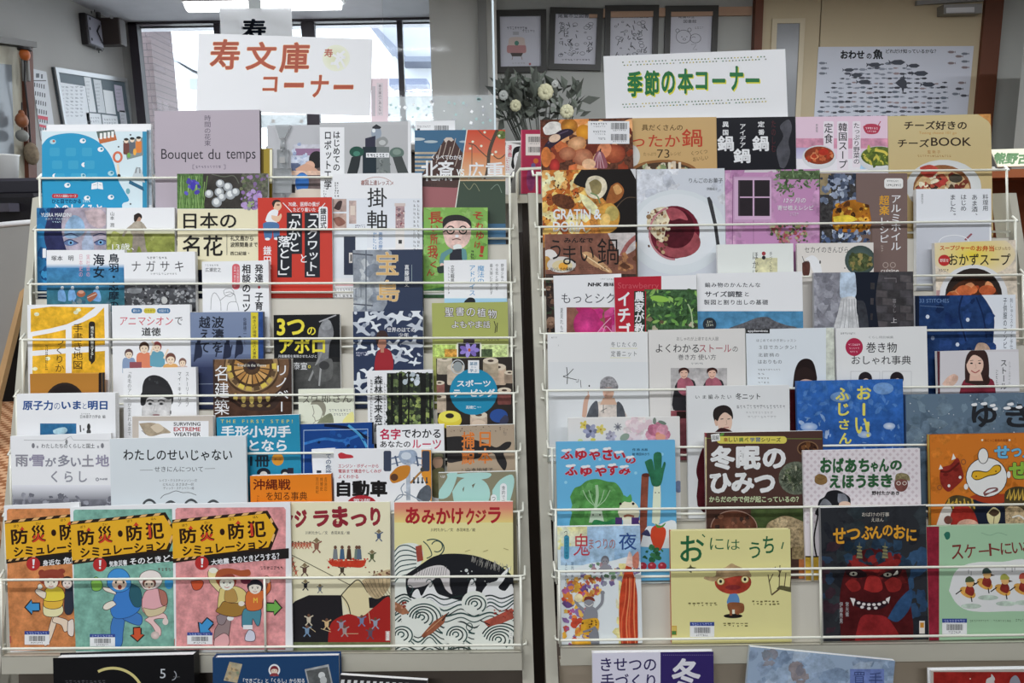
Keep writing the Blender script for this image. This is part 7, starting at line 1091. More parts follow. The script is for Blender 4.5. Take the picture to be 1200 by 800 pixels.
for x, y, hc in ((1134, 694, '4a5a3c'), (1154, 684, '3a4a44'), (1175, 691, 'a0a04a'), (1197, 690, 'b04a3c')):
    E(x + 4, y + 16, 12, 3, 'b8c8b8', 1); E(x, y, 10, 5.6, 'd8a04a', 1, rot=28); PS([(x - 1, y - 8), (x + 4, y - 9), (x + 8, y - 2), (x + 5, y + 4), (x - 3, y)], '8a3028', 1); E(x + 3, y - 11, 5, 4.6, 'd8a868'); P([(x + 7, y - 12), (x + 12, y - 10), (x + 7, y - 9)], '4a3a2a'); PS([(x - 3, y - 12), (x - 2, y - 17), (x + 3, y - 19), (x + 8, y - 13)], hc); L([(x + 4, y + 5), (x + 5, y + 11)], 1.3, '222'); L([(x - 7, y - 3), (x - 14, y + 2)], 1.3, '222')
for x, y in ((1135, 670), (1138, 672), (1178, 665), (1186, 668), (1189, 666)): L([(x, y - 3), (x, y + 2)], .8, '8a8a8a')
D(1136, 726, 1159, 728.5, '6a8468', 9); D(1164, 726, 1185, 728.5, '6a8468', 8); D(1190, 725, 1200, 728, '6a8468', 4)
barcode(1104, 724.5, 1133, 743)
# --- bin under the ledge
rb('picture_book', 9, 694, 765, 836, 763, 'd2cfdc', 'lavender and purple handicraft book with a large winter character', off=.004, th=.011, hard=1, ec='e0dee4')
R(774, 760, 838, 830, '342864'); T('きせつの', 704, 770.5, 769, 786, '30285a', .012); T('手づくり', 704, 789, 768, 806, '30285a', .012); T('冬', 787, 771, 821, 808, 'd8d6dc', .03)
for k in range(26): R(777 + 2.4 * k, 767, 778.2 + 2.4 * k, 767.5, '8a80a8')
rb('picture_book', 9, 879, 757.5, 1049, 774, '93a6bc', 'misty blue picture book tilted in the right lower bin', off=.018, th=.008, ec='a8b4c0')
S(880, 758, 1050, 830, 60, 8, 20, ['93a6bc', '8a9cb4', 'a2b2c4', '7f93ac'], 6, 1); S(930, 775, 946, 800, 10, 5, 10, ['7a7880', '8a8284'], 7, 1); S(895, 765, 912, 778, 6, 5, 9, ['86868e', '7f868f'], 8, 1); R(996, 783.5, 1036, 830, '6a7cb4', 1); T('買', 1000, 787, 1014, 803, '3a4878', .0); T('手', 1018, 787.5, 1034, 803, '3a4878', .0); V('村上しい', 991, 784, 994, 803, '5a6470', 0)
rb('picture_book', 9, 1091, 785.5, 1240, 783, 'b4aaa0', 'crimson picture book with a white animal rising from the right lower bin', off=.018, th=.012, hard=1, ec='e4e2dc', side='r')
R(1094, 787, 1242, 840, '94241f', 1); PS([(1155, 806), (1156, 796), (1161, 793), (1162, 789.5), (1166, 795), (1165, 799), (1168, 806)], 'c4bcb8'); PS([(1182, 808), (1184, 796), (1190, 791), (1195, 797), (1196, 808)], '8a8a94'); E(1137, 795, .8, .8, 'd8b8a8')
done()
# ------------------------------------------------------------------ flat printed or painted things: signs, posters, pictures
def panel(name, label, cat, tl, tr, bl, fn, th, bg, part='sheet', group=None, root=None):
    """a rectangle seen at these frame points on the surface fn; its front faces the room"""
    done(); global A
    a, b, c = fn(*tl), fn(*tr), fn(*bl); X = (b - a); W = X.length; X.normalize(); Y = a - c; Y -= X * Y.dot(X); H = Y.length; Y.normalize(); N = X.cross(Y)
    o = a - Y * H; M = Matrix(((X.x, Y.x, N.x, o.x), (X.y, Y.y, N.y, o.y), (X.z, Y.z, N.z, o.z), (0, 0, 0, 1)))
    if root is None: root = tag(empty(name, M), label, cat, group)
    Mi = M.inverted(); p0 = M @ Vector((0, 0, th))
    def uv(px, py): q = Mi @ at_plane(px, py, p0, N); return q.x, q.y
    A = Art(uv, W, H, th); A.th = th; A.root = root; A.part = part; A.bg = bg
    A.V += [(0, 0, th + 1e-5), (W, 0, th + 1e-5), (W, H, th + 1e-5), (0, H, th + 1e-5)]; A.Cc += [C(bg)] * 4; A.F.append((0, 1, 2, 3)); A.M.append(0); A.z = th + 2e-5
    return root, W, H
def fin(mt=None):
    global A
    o = art_mesh(A.part, A, A.root, [boxvf(0, 0, 0, A.W, A.H, A.th) + (C(A.bg),)])
    if mt: o.data.materials[0] = mt
    A = None; return o
def pxprism(pts, fn, off): return MB().prism([fn(*p) for p in pts], off)
def wx(p, q): return atX(p, q, X0 + .0005)
def wy(p, q): return atY(p, q, YP - .0005)
# --- window
M_DARK = mat('dark_window_frame', '332e34', .4, .4)
def bxY(x0, x1, y0, y1, z0, z1): return MB().box((x0, y0, z0), (x1, y1, z1))
w = empty('window_1', loc=(0, 0, 0)); structure(w)
fx0 = atY(166, 60, Y1).x
fr = MB(); fr.box((WX0, Y1 - .03, WZ0), (fx0, Y1 + .02, WZ1)); fr.box((WX1 - .03, Y1 - .03, WZ0), (WX1, Y1 + .02, WZ1)); zt = atY(330, 27.5, Y1).z; fr.box((WX0, Y1 - .03, zt), (WX1, Y1 + .02, WZ1)); fr.box((WX0, Y1 - .03, WZ0), (WX1, Y1 + .02, WZ0 + .05))
structure(fr.obj('window_frame', M_DARK, w))
for a_, b_ in ((254, 261), (355.5, 371), (466.5, 473)):
    structure(bxY(atY(a_, 60, Y1).x, atY(b_, 60, Y1).x, Y1 - .02, Y1 + .015, WZ0 + .05, zt).obj('window_mullion', M_DARK, w))
structure(bxY(fx0, WX1 - .03, Y1 + .016, Y1 + .020, WZ0 + .05, zt).obj('window_glass', clear_mat('window_pane', (.95, .97, .98, 1), .02), w))
# --- outside
g = MB().box((-12, Y1 + .2, -.2), (14, 30, -.05)).obj('ground_outside', mat('pale_concrete', 'c8c6c2', .9)); structure(g)
def brickmat():
    m = mat('pink_tile', 'c8b0ae', .6); t = m.node_tree; br = t.nodes.new('ShaderNodeTexBrick'); tc = t.nodes.new('ShaderNodeTexCoord'); mp = t.nodes.new('ShaderNodeMapping')
    mp.inputs['Rotation'].default_value = (math.radians(90), 0, 0); t.links.new(tc.outputs['Object'], mp.inputs[0]); t.links.new(mp.outputs[0], br.inputs[0])
    br.inputs['Color1'].default_value = (.26, .2, .2, 1); br.inputs['Color2'].default_value = (.22, .17, .175, 1); br.inputs['Mortar'].default_value = (.12, .1, .105, 1); br.inputs['Scale'].default_value = 6.5; br.inputs['Mortar Size'].default_value = .015
    t.links.new(br.outputs[0], t.nodes['Principled BSDF'].inputs[0]); return m
YB = 4.75; pa, pb = atY(150, 60, YB).x, atY(178, 60, YB).x
t = MB().box((pa, YB, -.05), (pb, YB + .3, atY(330, 33.5, 5.6).z - .001)).obj('tile_pillar', brickmat()); tag(t, 'pink tiled pillar standing outside the window', 'pillar')
so = MB(); zs = atY(330, 33.5, 5.6).z; so.box((-3.2, 4.56, zs), (1.2, 5.6, zs + .12)); so.obj('eave_soffit', mat('lavender_eave', '78788a', .8)); structure(bpy.data.objects['eave_soffit'])
M_HW = mat('white_render', 'f0f0f0', .9); M_RF = mat('grey_roof', '6f7482', .7)
h = tag(empty('house', loc=atY(470, 140, 9) * 1), 'pale house with a sloping roof edge beyond the right of the window', 'house'); h.location.z = -.05
def hp(pts, y, dep, nm, m):
    mb = MB().prism([atY(p[0], p[1], y) for p in pts], (0, dep, 0)); mb.v = [v - h.location for v in mb.v]; mb.obj(nm, m, h)
hp([(446, 66), (520, 66), (520, 396), (446, 396)], 9.0, 3, 'wall', M_HW); hp([(432, 30), (440, 30), (476, 66), (530, 66), (530, 72), (470, 72)], 8.6, 3, 'roof', M_RF); hp([(440, 30), (530, 30), (530, 66), (476, 66)], 8.8, 2.5, 'gable', mat('gable_grey', 'a8aab6', .8)); hp([(456, 92), (500, 92), (500, 101), (456, 101)], 8.55, .4, 'canopy', mat('canopy_blue', '6a7086', .6))
h2 = tag(empty('house', loc=(atY(160, 140, 11).x, 11, -.05)), 'white house with a thin grey roof line beyond the left of the window', 'house'); h = h2
hp([(140, 72), (206, 72), (224, 84), (224, 374), (140, 374)], 11, 3, 'wall', M_HW); hp([(178, 66.5), (206, 66.5), (226, 78), (225, 81), (205, 69.5), (178, 69)], 10.8, 3, 'roof', mat('roof_edge', 'a8acb4', .7))
hp([(222, 92), (236, 92), (236, 104), (222, 104)], 10.9, .1, 'window', mat('far_window', '8a909c', .4))
# --- pillar trim, wall rail
structure(bxY(atY(561, 60, YP - .06).x, atY(571, 60, YP - .06).x, YP - .1, YP - .061, 1.2, CEIL_Z).obj('trim_1', mat('dark_trim', '7b7873', .6)))
structure(bxY(atY(690, 14, YP).x, atY(880, 14, YP).x, YP - .02, YP - .0005, wy(800, 20).z, wy(800, 10).z).obj('trim_2', mat('brown_rail', '9a7a62', .6)))
# --- door
M_FRAME = mat('door_frame_brown', '5a3322', .5, .3, noise=.1, nscale=4); M_LEAF = mat('cream_door', 'ab9d80', .5, .3, noise=.03, nscale=3)
d = empty('door_1', loc=(0, 0, 0)); structure(d)
fa, fb, fc, fd = (wy(p, 60).x for p in (880, 889, 1143, 1164))
fm = MB(); fm.box((fa, YP - .05, 0), (fb, YP - .0005, 2.565)); fm.box((fc, YP - .05, 0), (fd, YP - .0005, 2.565)); fm.box((fa, YP - .05, 2.53), (fd, YP - .0005, 2.565)); structure(fm.obj('door_frame', M_FRAME, d))
sx = wy(957, 60).x; lf = MB(); lf.box((fb, YP - .03, .01), (sx - .003, YP - .0005, 2.53)); lf.box((sx + .003, YP - .03, .01), (fc, YP - .0005, 2.53)); structure(lf.obj('door_leaf', M_LEAF, d))
gx0, gx1 = wy(904, 60).x, wy(935, 60).x; gz = wy(920, 27).z
structure(MB().box((gx0 + .01, YP - .034, .9), (gx1 - .01, YP - .0305, gz - .01)).obj('door_glass', mat('wired_glass', '7c7f82', .25, .5), d))
gm = MB(); [gm.box(*q) for q in (((gx0 - .015, YP - .04, .88), (gx0 + .01, YP - .0305, gz + .012)), ((gx1 - .01, YP - .04, .88), (gx1 + .015, YP - .0305, gz + .012)), ((gx0 + .0101, YP - .04, gz - .01), (gx1 - .0101, YP - .0305, gz + .012)))]; structure(gm.obj('door_trim', mat('door_bead', 'b5a98e', .5), d))
t = tag(empty('door_closer', loc=wy(1110, 12)), 'metal door closer fixed near the top of the cream door', 'door closer')
def loc_prism(pts, fn, off, nm, m, par):
    mb = pxprism(pts, fn, off); inv = Matrix.Translation(-par.location); mb.v = [inv @ v for v in mb.v]; return mb.obj(nm, m, par)
wd_ = lambda p, q: atY(p, q, YP - .0305)
M_STEEL = mat('dull_steel', '807f7c', .4, .5, metal=.6); M_SILV = mat('silver_cover', 'b4b5b6', .35, .5)
loc_prism([(1098, 9), (1142, 8), (1142, 19), (1098, 20)], wd_, (0, -.06, 0), 'body', M_STEEL, t); loc_prism([(1108, 9.5), (1141, 8.6), (1141, 14.5), (1108, 15.4)], lambda p, q: atY(p, q, YP - .092), (0, -.006, 0), 'cover', M_SILV, t); loc_prism([(1072, 2), (1150, -2), (1150, 2), (1072, 7)], wd_, (0, -.02, 0), 'arm', M_STEEL, t)
# --- fish poster on the door
panel('fish_poster', 'fish species poster pinned on the cream door', 'poster', (959, 55), (1141, 54), (955, 150), wd_, .002, 'b6bac4')
T('おわせ', 985, 59, 1013, 69, '1a1c20', .045); T('の', 1015.5, 62.5, 1021.5, 69, '1a1c20', .03); T('魚', 1023, 57.5, 1035, 69.5, '1a1c20', .04); T('どれだけ知っているかな？', 1038, 57.5, 1097, 62.5, '33363c', .02)
r_ = random.Random(5)
def fish(x, y, s, c, fl=1):
    P([(x - s * fl, y), (x - s * .5 * fl, y - s * .3), (x + s * .3 * fl, y - s * .26), (x + s * .72 * fl, y - s * .05), (x + s * fl, y - s * .3), (x + s * .92 * fl, y), (x + s * fl, y + s * .3), (x + s * .72 * fl, y + s * .05), (x + s * .3 * fl, y + s * .28), (x - s * .5 * fl, y + s * .3)], c)
for j in range(13):
    for i in range(22):
        x = 961 + 8 * i + r_.random() * 3; y = 74 + 5.6 * j + r_.random() * 2
        if ((x - 1032) / 76) ** 2 + ((y - 148) / 76) ** 2 < 1 or (x > 1075 and y > 96 and x < 1112): fish(x, y, 3 + 2.4 * r_.random() ** 2, r_.choice(['4a4e58', '6a707c', '7e8490', '3a3c44', '5c6470', '8a7a7c']), r_.choice([-1, 1]))
for x, y, s in ((1024, 76, 9), (1051, 73, 10), (1003, 88, 8), (1078, 86, 10), (1012, 96, 9), (1070, 77, 8), (1087, 99, 9), (994, 82, 7)): fish(x, y, s, '3c404a', -1)
PS([(1049, 97), (1056, 92), (1062, 95), (1062, 101), (1056, 103)], '3a3d46'); P([(1057, 92), (1059, 87), (1060, 93)], '3a3d46'); P([(1056, 102), (1058, 110), (1060, 102)], '3a3d46')
for x, y in ((964, 74), (966, 80), (964, 86), (1115, 61), (1124, 66), (1131, 63), (1131, 72), (1115, 74), (1131, 79), (1127, 97), (1124, 104), (1130, 112), (1120, 110)): fish(x, y, 5, r_.choice(['6a707a', '4a4c54', '7a6e70']), 1)
fin()
# --- four framed drawings
M_PF = mat('black_picture_frame', '26241f', .4, .4)
def picture(label, tl, tr, bl, draw):
    o = wy(*bl); root, W, H = panel('framed_drawing', label, 'picture', tl, tr, bl, wy, .008, 'b4b4bc', 'sheet', 'framed drawings in a row on the wall'); draw(); fin()
    f = .028; m = MB()
    for q in (((0, 0, 0), (f, H, .022)), ((W - f, 0, 0), (W, H, .022)), ((f, 0, 0), (W - f, f, .022)), ((f, H - f, 0), (W - f, H, .022))): m.box(*q)
    m.obj('frame', M_PF, root)
def d1():
    D(594, 31, 618, 35, '6a6a72', 8); D(612, 35, 627, 38, '6a6a72', 5); PS([(596, 50), (598, 44), (613, 44), (615, 50), (616, 62), (595, 62)], 'b8a8a0'); RR(594, 53, 616.5, 62, 2, 'a87a7a'); E(605.5, 50.5, 2.6, 2.8, '4a7a6c'); P([(598, 62), (613, 62), (611, 66), (600, 66)], '4a4440'); L([(601, 66), (600, 70)], .8, '8a7a72'); L([(611, 66), (612, 70)], .8, '8a7a72'); R(601, 37, 608, 41, '9a9aa0'); E(621, 75, 1.4, 1.4, 'a05a5a'); D(600, 73, 616, 75, '999', 5)
def dk(x0, x1, sd, kind):
    T(kind, x0 + 8, 15.5, x1 - 10, 21, '44444c', .01); r = random.Random(sd)
    for _ in range(60):
        x = x0 + 10 + r.random() * (x1 - x0 - 22); y = 25 + r.random() * 42; s = 1 + 2.2 * r.random(); a = r.random() * 3; c_, s_ = math.cos(a), math.sin(a)
        if r.random() < .5: L([(x - s * c_, y - s * s_), (x + s * c_, y + s * s_)], .9, '3c3c42')
        else: RING(x, y, s, s * .7, .5, '4a4a50')
    D(x0 + 12, 69, x1 - 14, 71, '5a5a60', 10)
def d4():
    T('尾鷲市立', 795, 17, 814, 21.5, '3c3c42', .005); T('図書館', 801, 23, 816, 27, '3c3c42', .005); RING(801, 43, 9, 8, .6, '55555a'); RING(794, 36, 2.4, 2.4, .6, '55555a'); RING(808, 35, 2.4, 2.4, .6, '55555a'); RING(815, 45, 6.5, 5.5, .6, '55555a'); E(799, 43, .6, .6, '333'); E(805, 43, .6, .6, '333'); RING(802, 46, 2, 1.4, .5, '55555a'); L(SM([(811, 44), (813, 43), (815, 44)]), .5, '444'); D(814, 31, 825, 34, '8a8a90', 4); L([(810, 52), (816, 52), (812, 58), (817, 58)], .6, '6a6a70')
picture('framed drawing of a red vehicle, first in the row', (579, 13), (640, 12), (577, 86), d1)
picture('framed black drawing with a full oval cluster of figures beside the vehicle drawing', (644.5, 9.5), (706.5, 11), (641, 82), lambda: dk(646, 706, 4, '尾鷲市立図書館'))
picture('framed black drawing with figures directly left of the bear drawing', (708.5, 7.5), (771.5, 7), (707, 84), lambda: dk(711, 770, 8, '尾鷲市立図書館'))
picture('framed drawing of two round bear heads', (779, 8), (841, 7.5), (774, 84), d4)
# --- left wall: clock, speaker, board with notices, calendar, side door
def wbox(x0, x1, y0, y1, dep, nm, m, par, base=0):   # box on the left wall spanning these frame points
    a = atX(x0, (y0 + y1) / 2, X0); b = atX(x1, (y0 + y1) / 2, X0); c = (x0 + x1) / 2; z1 = atX(c, y0, X0).z; z0 = atX(c, y1, X0).z; L_ = par.location
    return MB().bbox((X0 + .0005 + base - L_.x, a.y - L_.y, z0 - L_.z), (X0 + base + dep - L_.x, b.y - L_.y, z1 - L_.z), .003).obj(nm, m, par)
M_BLK = mat('black_plastic', '2a2728', .4, .4); M_CLK = mat('clock_grey', '9a9aa6', .5, .3)
t = tag(empty('wall_clock', loc=atX(104, 37, X0)), 'grey square clock high on the side wall by the speaker', 'clock')
wbox(94, 112, 20, 55, .035, 'case', M_BLK, t); dl = wbox(96, 111, 22, 53, .04, 'dial', M_CLK, t); hm = MB()
for k in range(12): a = k * math.pi / 6; hm.box((.0405, .062 * math.sin(a) - .004, .1 * math.cos(a) - .006), (.043, .062 * math.sin(a) + .004, .1 * math.cos(a) + .006))
nv = len(dl.data.vertices); vs = [v.co.copy() for v in dl.data.vertices] + hm.v; fs_ = [tuple(p.vertices) for p in dl.data.polygons]; nf_ = len(fs_); fs_ += [tuple(i + nv for i in f) for f in hm.f]; bpy.data.objects.remove(dl); dl = link('dial', vs, fs_, [M_CLK, mat('ink_black', '222226', .5)], t); dl.data.polygons.foreach_set('material_index', [0] * nf_ + [1] * (len(fs_) - nf_)); MB().tube([(.044, 0, 0), (.044, .03, .035)], .004).tube([(.045, 0, 0), (.045, .04, -.05)], .003).obj('hands', mat('ink_black', '222226'), t)
t = tag(empty('wall_speaker', loc=atX(118, 38, X0)), 'dark brown box speaker next to the wall clock', 'speaker')
a = atX(110.5, 38, X0); z0, z1 = atX(114, 53, X0).z, atX(114, 23, X0).z; MB().bbox((.0005, a.y - t.location.y, z0 - t.location.z), (.135, a.y - t.location.y + .07, z1 - t.location.z), .005).obj('cabinet', mat('speaker_brown', '3a302c', .5), t); MB().cyl((.10, a.y - t.location.y - .0005, .06), (0, -.004, 0), .009).obj('badge', M_SILV, t)
MB().tube([(.01, a.y - t.location.y + .04, z1 - t.location.z + .0005), (.01, a.y - t.location.y + .04, CEIL_Z - .001 - t.location.z)], .012).obj('conduit', mat('conduit_dark', '4a4644'), t)
M_BRD = mat('slate_board', '56646c', .7, noise=.05, nscale=6)
root, W, H = panel('notice_board', 'dark slate notice board on the side wall covered with pinned papers', 'notice board', (60, 78.5), (145, 92), (64, 175), wx, .012, '56646c', 'board'); fin()
m = MB(); f = .022
for q in (((0, 0, 0), (f, H, .02)), ((W - f, 0, 0), (W, H, .02)), ((f, 0, 0), (W - f, f, .02)), ((f, H - f, 0), (W - f, H, .02))): m.box(*q)
m.obj('frame', mat('aluminium_trim', 'a8aaac', .35, .5, metal=.4), root)
wn = lambda p, q: atX(p, q, X0 + .0135)
for lab, tl, tr, bl, bg, n_ in (('large white chart sheet on the notice board', (68, 96), (99.5, 101), (71, 150), 'd4d8dc', 9), ('long narrow white slip hung first right of the large chart sheet', (98, 90), (106, 91), (101, 131), 'cfd3d6', 8), ('second narrow white slip on the notice board', (109, 92.5), (118, 94), (111.5, 131.5), 'c4c9cd', 8), ('squarish blank white sheet on the notice board', (120.5, 105), (132, 107), (121.5, 132.5), 'd6dade', 0), ('lilac tinted sheet at the far end of the notice board', (133.5, 99), (142.5, 101), (135, 130), 'b9b4c4', 5), ('low white sheet below the two narrow slips', (100.5, 132), (117.5, 133.5), (101.5, 160), 'd0d4d8', 4), ('low white sheet below the squarish blank one', (119, 134), (137, 136), (119.5, 160), 'd2d6da', 3), ('small printed sheet in the lower far corner of the notice board', (139.5, 129), (147, 130), (140, 155), 'c8ccd4', 3)):
    panel('paper_notice', lab, 'paper', tl, tr, bl, wn, .001, bg, 'sheet', 'papers pinned on the notice board')
    for k in range(n_): D(tl[0] + 2.5, tl[1] + 5 + 4.2 * k, tr[0] - 1, tl[1] + 7.2 + 4.2 * k, '8a9098', 5, k)
    fin()
panel('wall_calendar', 'white wall calendar with red marked weeks by the side door', 'calendar', (35, 80), (53.5, 84), (39.5, 163), wx, .003, 'c6c8cc')
for j in range(6):
    for i in range(6): R(37.4 + j * .9 + i * 2.7, 96 + j * 10.2 + i * .6, 38.6 + j * .9 + i * 2.7, 101 + j * 10.2 + i * .6, '3a3c42' if i else 'a04048')
R(37, 94, 54, 95, '333'); Q((39, 134), (56, 137), (56, 141), (39, 138), 'c84a5a'); Q((44, 145), (54, 147), (54, 150), (44, 148), 'c84a5a'); R(42, 86, 46, 91, '55585e'); R(48, 87, 50, 92, '55585e'); fin()
dd = empty('door_2', loc=(0, 0, 0)); structure(dd)
def dpr(pts, dep, nm, m, b=0): o = MB().prism([atX(p[0], p[1], X0 + .0005 + b) for p in pts], (dep, 0, 0)).obj(nm, m, dd); structure(o)
dpr([(21, 55), (30.5, 56), (40, 330), (30, 330)], .03, 'door_frame', mat('red_brown_wood', '63392a', .5, .3, noise=.1, nscale=5)); dpr([(-60, 36), (30, 49), (30.5, 56), (-60, 44)], .05, 'door_trim', mat('grey_head_trim', '6c6864', .5)); dpr([(-60, 46), (21, 56), (30, 330), (-60, 330)], .012, 'door_leaf', mat('cream_panel', 'b4b09e', .6)); dpr([(-60, 68), (13, 76), (20, 330), (-60, 330)], .003, 'door_glass', mat('dim_glass', '7e848a', .2, .5), .0125)
t = tag(empty('hanging_ornament', loc=atX(27, 60, X0)), 'string of small hanging gourds and metal rods on the brown door post', 'ornament')
def rel(p, q, d_): return atX(p, q, X0 + d_) - t.location
MB().ball(rel(29, 64, .06), .022, .022, .026).obj('lantern', mat('orange_lamp', 'c8662a', .4), t, True); MB().cyl(rel(29, 59, .06), (0, 0, .012), .028).obj('cap', M_BLK, t); MB().tube([rel(27, 70, .05), rel(28.5, 95, .05)], .008).tube([rel(32, 71, .05), rel(33.5, 95, .05)], .008).obj('rod', M_STEEL, t)
MB().tube([rel(29, 58, .06), rel(29, 95, .055), rel(33, 130, .05), rel(36, 172, .05)], .004).obj('cord', M_BLK, t); MB().ball(rel(25.5, 141, .06), .026, .026, .032).ball(rel(25, 132, .06), .012).obj('gourd', mat('gourd_brown', '9a5c38', .4), t, True); MB().ball(rel(26, 159, .06), .026).obj('ball', mat('grey_ball', '8a8a84', .5), t, True); MB().tube([rel(25.5, 120, .06), rel(26, 160, .06)], .0025).obj('string', M_BLK, t)
MB().ball(rel(37, 180, .05), .03, .03, .05).obj('tassel', mat('dry_straw', '8a7a64', .9, noise=.3, nscale=60), t, True)
# --- the hanging plate by the window
wh = lambda p, q: atY(p, q, 2.35)
root, W, H = panel('hanging_sign', 'small pale plate with a dark character hung from the ceiling above the white sign', 'sign', (257.5, 10), (341.5, 10), (257.5, 62), wh, .004, 'e4ecf4', 'plate')
T('寿', 283, 22, 312, 46, '26303e', .035)
for k in range(12): L(SM([(259 + 2.2 * k, 15 + k * .8), (260 + 2.2 * k, 22 + k), (261 + 2.2 * k, 27 + k * .7)]), 1.2, 'e8ecee')
for k in range(9): RING(305 + 4 * k, 18 + 1.8 * k, 3.4, 4.4, 1, 'f4f8f8')
fin(backlit_mat()); zc = CEIL_Z - (root.matrix_world.translation.z); sa = (wh(292, 10) - root.matrix_world.translation); MB().box((sa.x, -.001, 0), (sa.x + .04, .002, 0)).obj('x', M_BLK) if 0 else None
xs0 = (root.matrix_world.inverted() @ wh(292, 10)).x; xs1 = (root.matrix_world.inverted() @ wh(306, 10)).x; MB().box((xs0, H + .0003, 0), (xs1, H + zc - H - .002, .004)).obj('strap', mat('pale_plate', 'd4dde6', .4), root)
# --- white shelf signs in clear clips
wr = lambda n: (lambda p, q: rk(*uvn(p, q, n), n))
M_CLEAR = clear_mat('clear_acrylic', (.98, .99, .99, 1), .05, .08, .30)
root, W, H = panel('shelf_sign', 'white card sign with red brush lettering and a round pale emblem', 'sign', (233, 39), (437, 46), (226.5, 129), wr(-.0195), .0006, 'dfe2e8', 'card', 'white card signs over the racks')
rc = 'a84a30'; oc = ('e0b080', .014)
for s_, x0, y0, x1, y1 in (('寿', 246.5, 46, 281, 81.5), ('文', 288.5, 49, 324, 82), ('庫', 328, 49.5, 362.5, 85), ('コ', 308, 90, 325, 107.5), ('ー', 333, 97, 356, 102.5), ('ナ', 364, 88, 385, 114), ('ー', 391, 99.5, 414, 104.5)): T(s_, x0, y0, x1, y1, rc, .02, o=oc, sh=.06)
E(394, 68, 16, 15.5, 'cccda6', c2='dcdec8'); T('寿', 380, 57, 390, 67, 'b05040', .02); T('文', 391, 59, 403, 80, 'f0efe8', .05, rot=30); L(SM([(392, 76), (397, 66), (404, 60)]), 3, 'eeede6'); L(SM([(390, 64), (399, 70), (404, 79)]), 2.6, 'eeede6'); fin()
root2, W, H = panel('shelf_sign', 'white card sign with green block lettering and two dotted lines', 'sign', (707, 66), (920, 57.5), (705.5, 146), wr(-.0195), .0006, 'e6e6e6', 'card', 'white card signs over the racks')
T('季節の本コーナー', 735, 83.5, 890, 112, '2c7c44', .045, rot=-3.6, o=None) if 0 else None
for k, (s_, x0, x1) in enumerate((('季', 735, 753), ('節', 755, 772.5), ('の', 775, 791), ('本', 794, 812.5), ('コ', 815, 829), ('ー', 834.5, 850), ('ナ', 855, 871), ('ー', 873.5, 890))):
    y0, y1 = 83.2 - k * 1.0, 113.5 - k * 1.2
    if s_ == 'ー': y0, y1 = 92 - (k - 5) * .2, 97 - (k - 5) * .2
    if s_ == 'の': y0, y1 = 83, 110
    if s_ == 'コ': y0, y1 = 84, 105
    T(s_, x0 + 1, y0 + 1.2, x1 + 1.2, y1 + 1.6, 'd2cc3a', .035); T(s_, x0, y0, x1, y1, '24703c', .035)
r_ = random.Random(2)
for k in range(44):
    for j, (ya, yb, yo) in enumerate(((73, 66.5, 0), (76.5, 69.5, 1), (122.3, 115.5, 0), (125.6, 119, 1))):
        if (k * 5 + j * 3) % 13 in (5,): continue
        x = 730 + 3.85 * k + yo * 1.6; y = ya + (yb - ya) * k / 43; E(x, y, 1.0, .8, ['5a6a4a', 'b8a83c', '4a7a5a', '8a8a80'][r_.randrange(4)], n=6)
fin()
def clip(label, jx0, jx1, jy0, jy1, bx0, bx1, by0, by1, rack):
    t = tag(empty('sign_clip', rk(*uvn(bx0, by1, -.009), -.009) and Matrix.Translation(rk(*uvn((bx0 + bx1) / 2, by1, -.009), -.009))), label, 'clip', 'clear sign clips')
    def P3(p, q, n): return rk(*uvn(p, q, n), n) - t.location
    def slab(x0, x1, y0, y1, na, nb): return MB().hexa([P3(x0, y1, nb), P3(x1, y1, nb), P3(x1, y1, na), P3(x0, y1, na), P3(x0, y0, nb), P3(x1, y0, nb), P3(x1, y0, na), P3(x0, y0, na)])
    slab(jx0, jx1, jy0, jy1, -.0255, -.0212).obj('jaw', M_CLEAR, t); slab(jx0, jx1, jy0 + 1, jy1, -.0186, -.0169).obj('jaw', M_CLEAR, t); slab(jx0, jx1, jy1 - 1, jy1 + 1.6, -.0255, -.0169).obj('jaw_spine', M_CLEAR, t)
    cx = (bx0 + bx1) / 2
    if by1 - by0 > 20:
        slab(cx - 13, cx - 9, jy1 - 9, jy1 - 5, -.0268, -.0150).obj('hinge_pin', M_STEEL, t); slab(cx + 20, cx + 24, jy1 - 9, jy1 - 5, -.0268, -.0150).obj('hinge_pin', M_STEEL, t)
        MB().prism([P3(cx - 8, jy1 - 2, -.0135), P3(cx + 10, jy1 - 2, -.0135), P3(cx + 3, jy1 + 14, -.0135), P3(cx - 3, jy1 + 14, -.0135)], TN * .006).obj('neck', M_CLEAR, t)
        MB().tube([P3(cx, jy1 + 13, -.0085), P3(cx, jy1 + 25, -.0075)], [.004, .005]).ball(P3(cx, jy1 + 27, -.0075), .0055).obj('ball_joint', M_CLEAR, t, True)
        slab(bx0 + 4, bx1 - 4, by0, by0 + 22, -.0135, -.004).obj('socket', M_CLEAR, t); slab(bx0 + 7, bx1 - 8, by0 + 9, by0 + 16, -.0038, -.0025).obj('screw', M_STEEL, t)
    slab(bx0, bx1, max(by0 + 22, by0) if by1 - by0 > 20 else by0, by1, -.0138, -.003).obj('base_block', M_CLEAR, t)
    u, v = uvn(cx, by1, -.0085); vb = baseV(rack, 0, u) + .0005; q = rk(u, vb, -.0085) - t.location; MB().tube([P3(cx, by1, -.0085), q], .004).obj('stem', M_CLEAR, t)
    return t
clip('clear plastic sign clip gripping the sign with red lettering', 301, 360, 134, 149, 320.5, 342, 175, 226, 'L')
t2 = tag(empty('sign_clip', Matrix.Translation(rk(*uvn(812, 146, -.021), -.021))), 'clear plastic sign clip gripping the sign with green lettering', 'clip', 'clear sign clips')
u, v = uvn(812, 146, -.021); vb = baseV('R', 0, u) + .0005; hh = v - vb
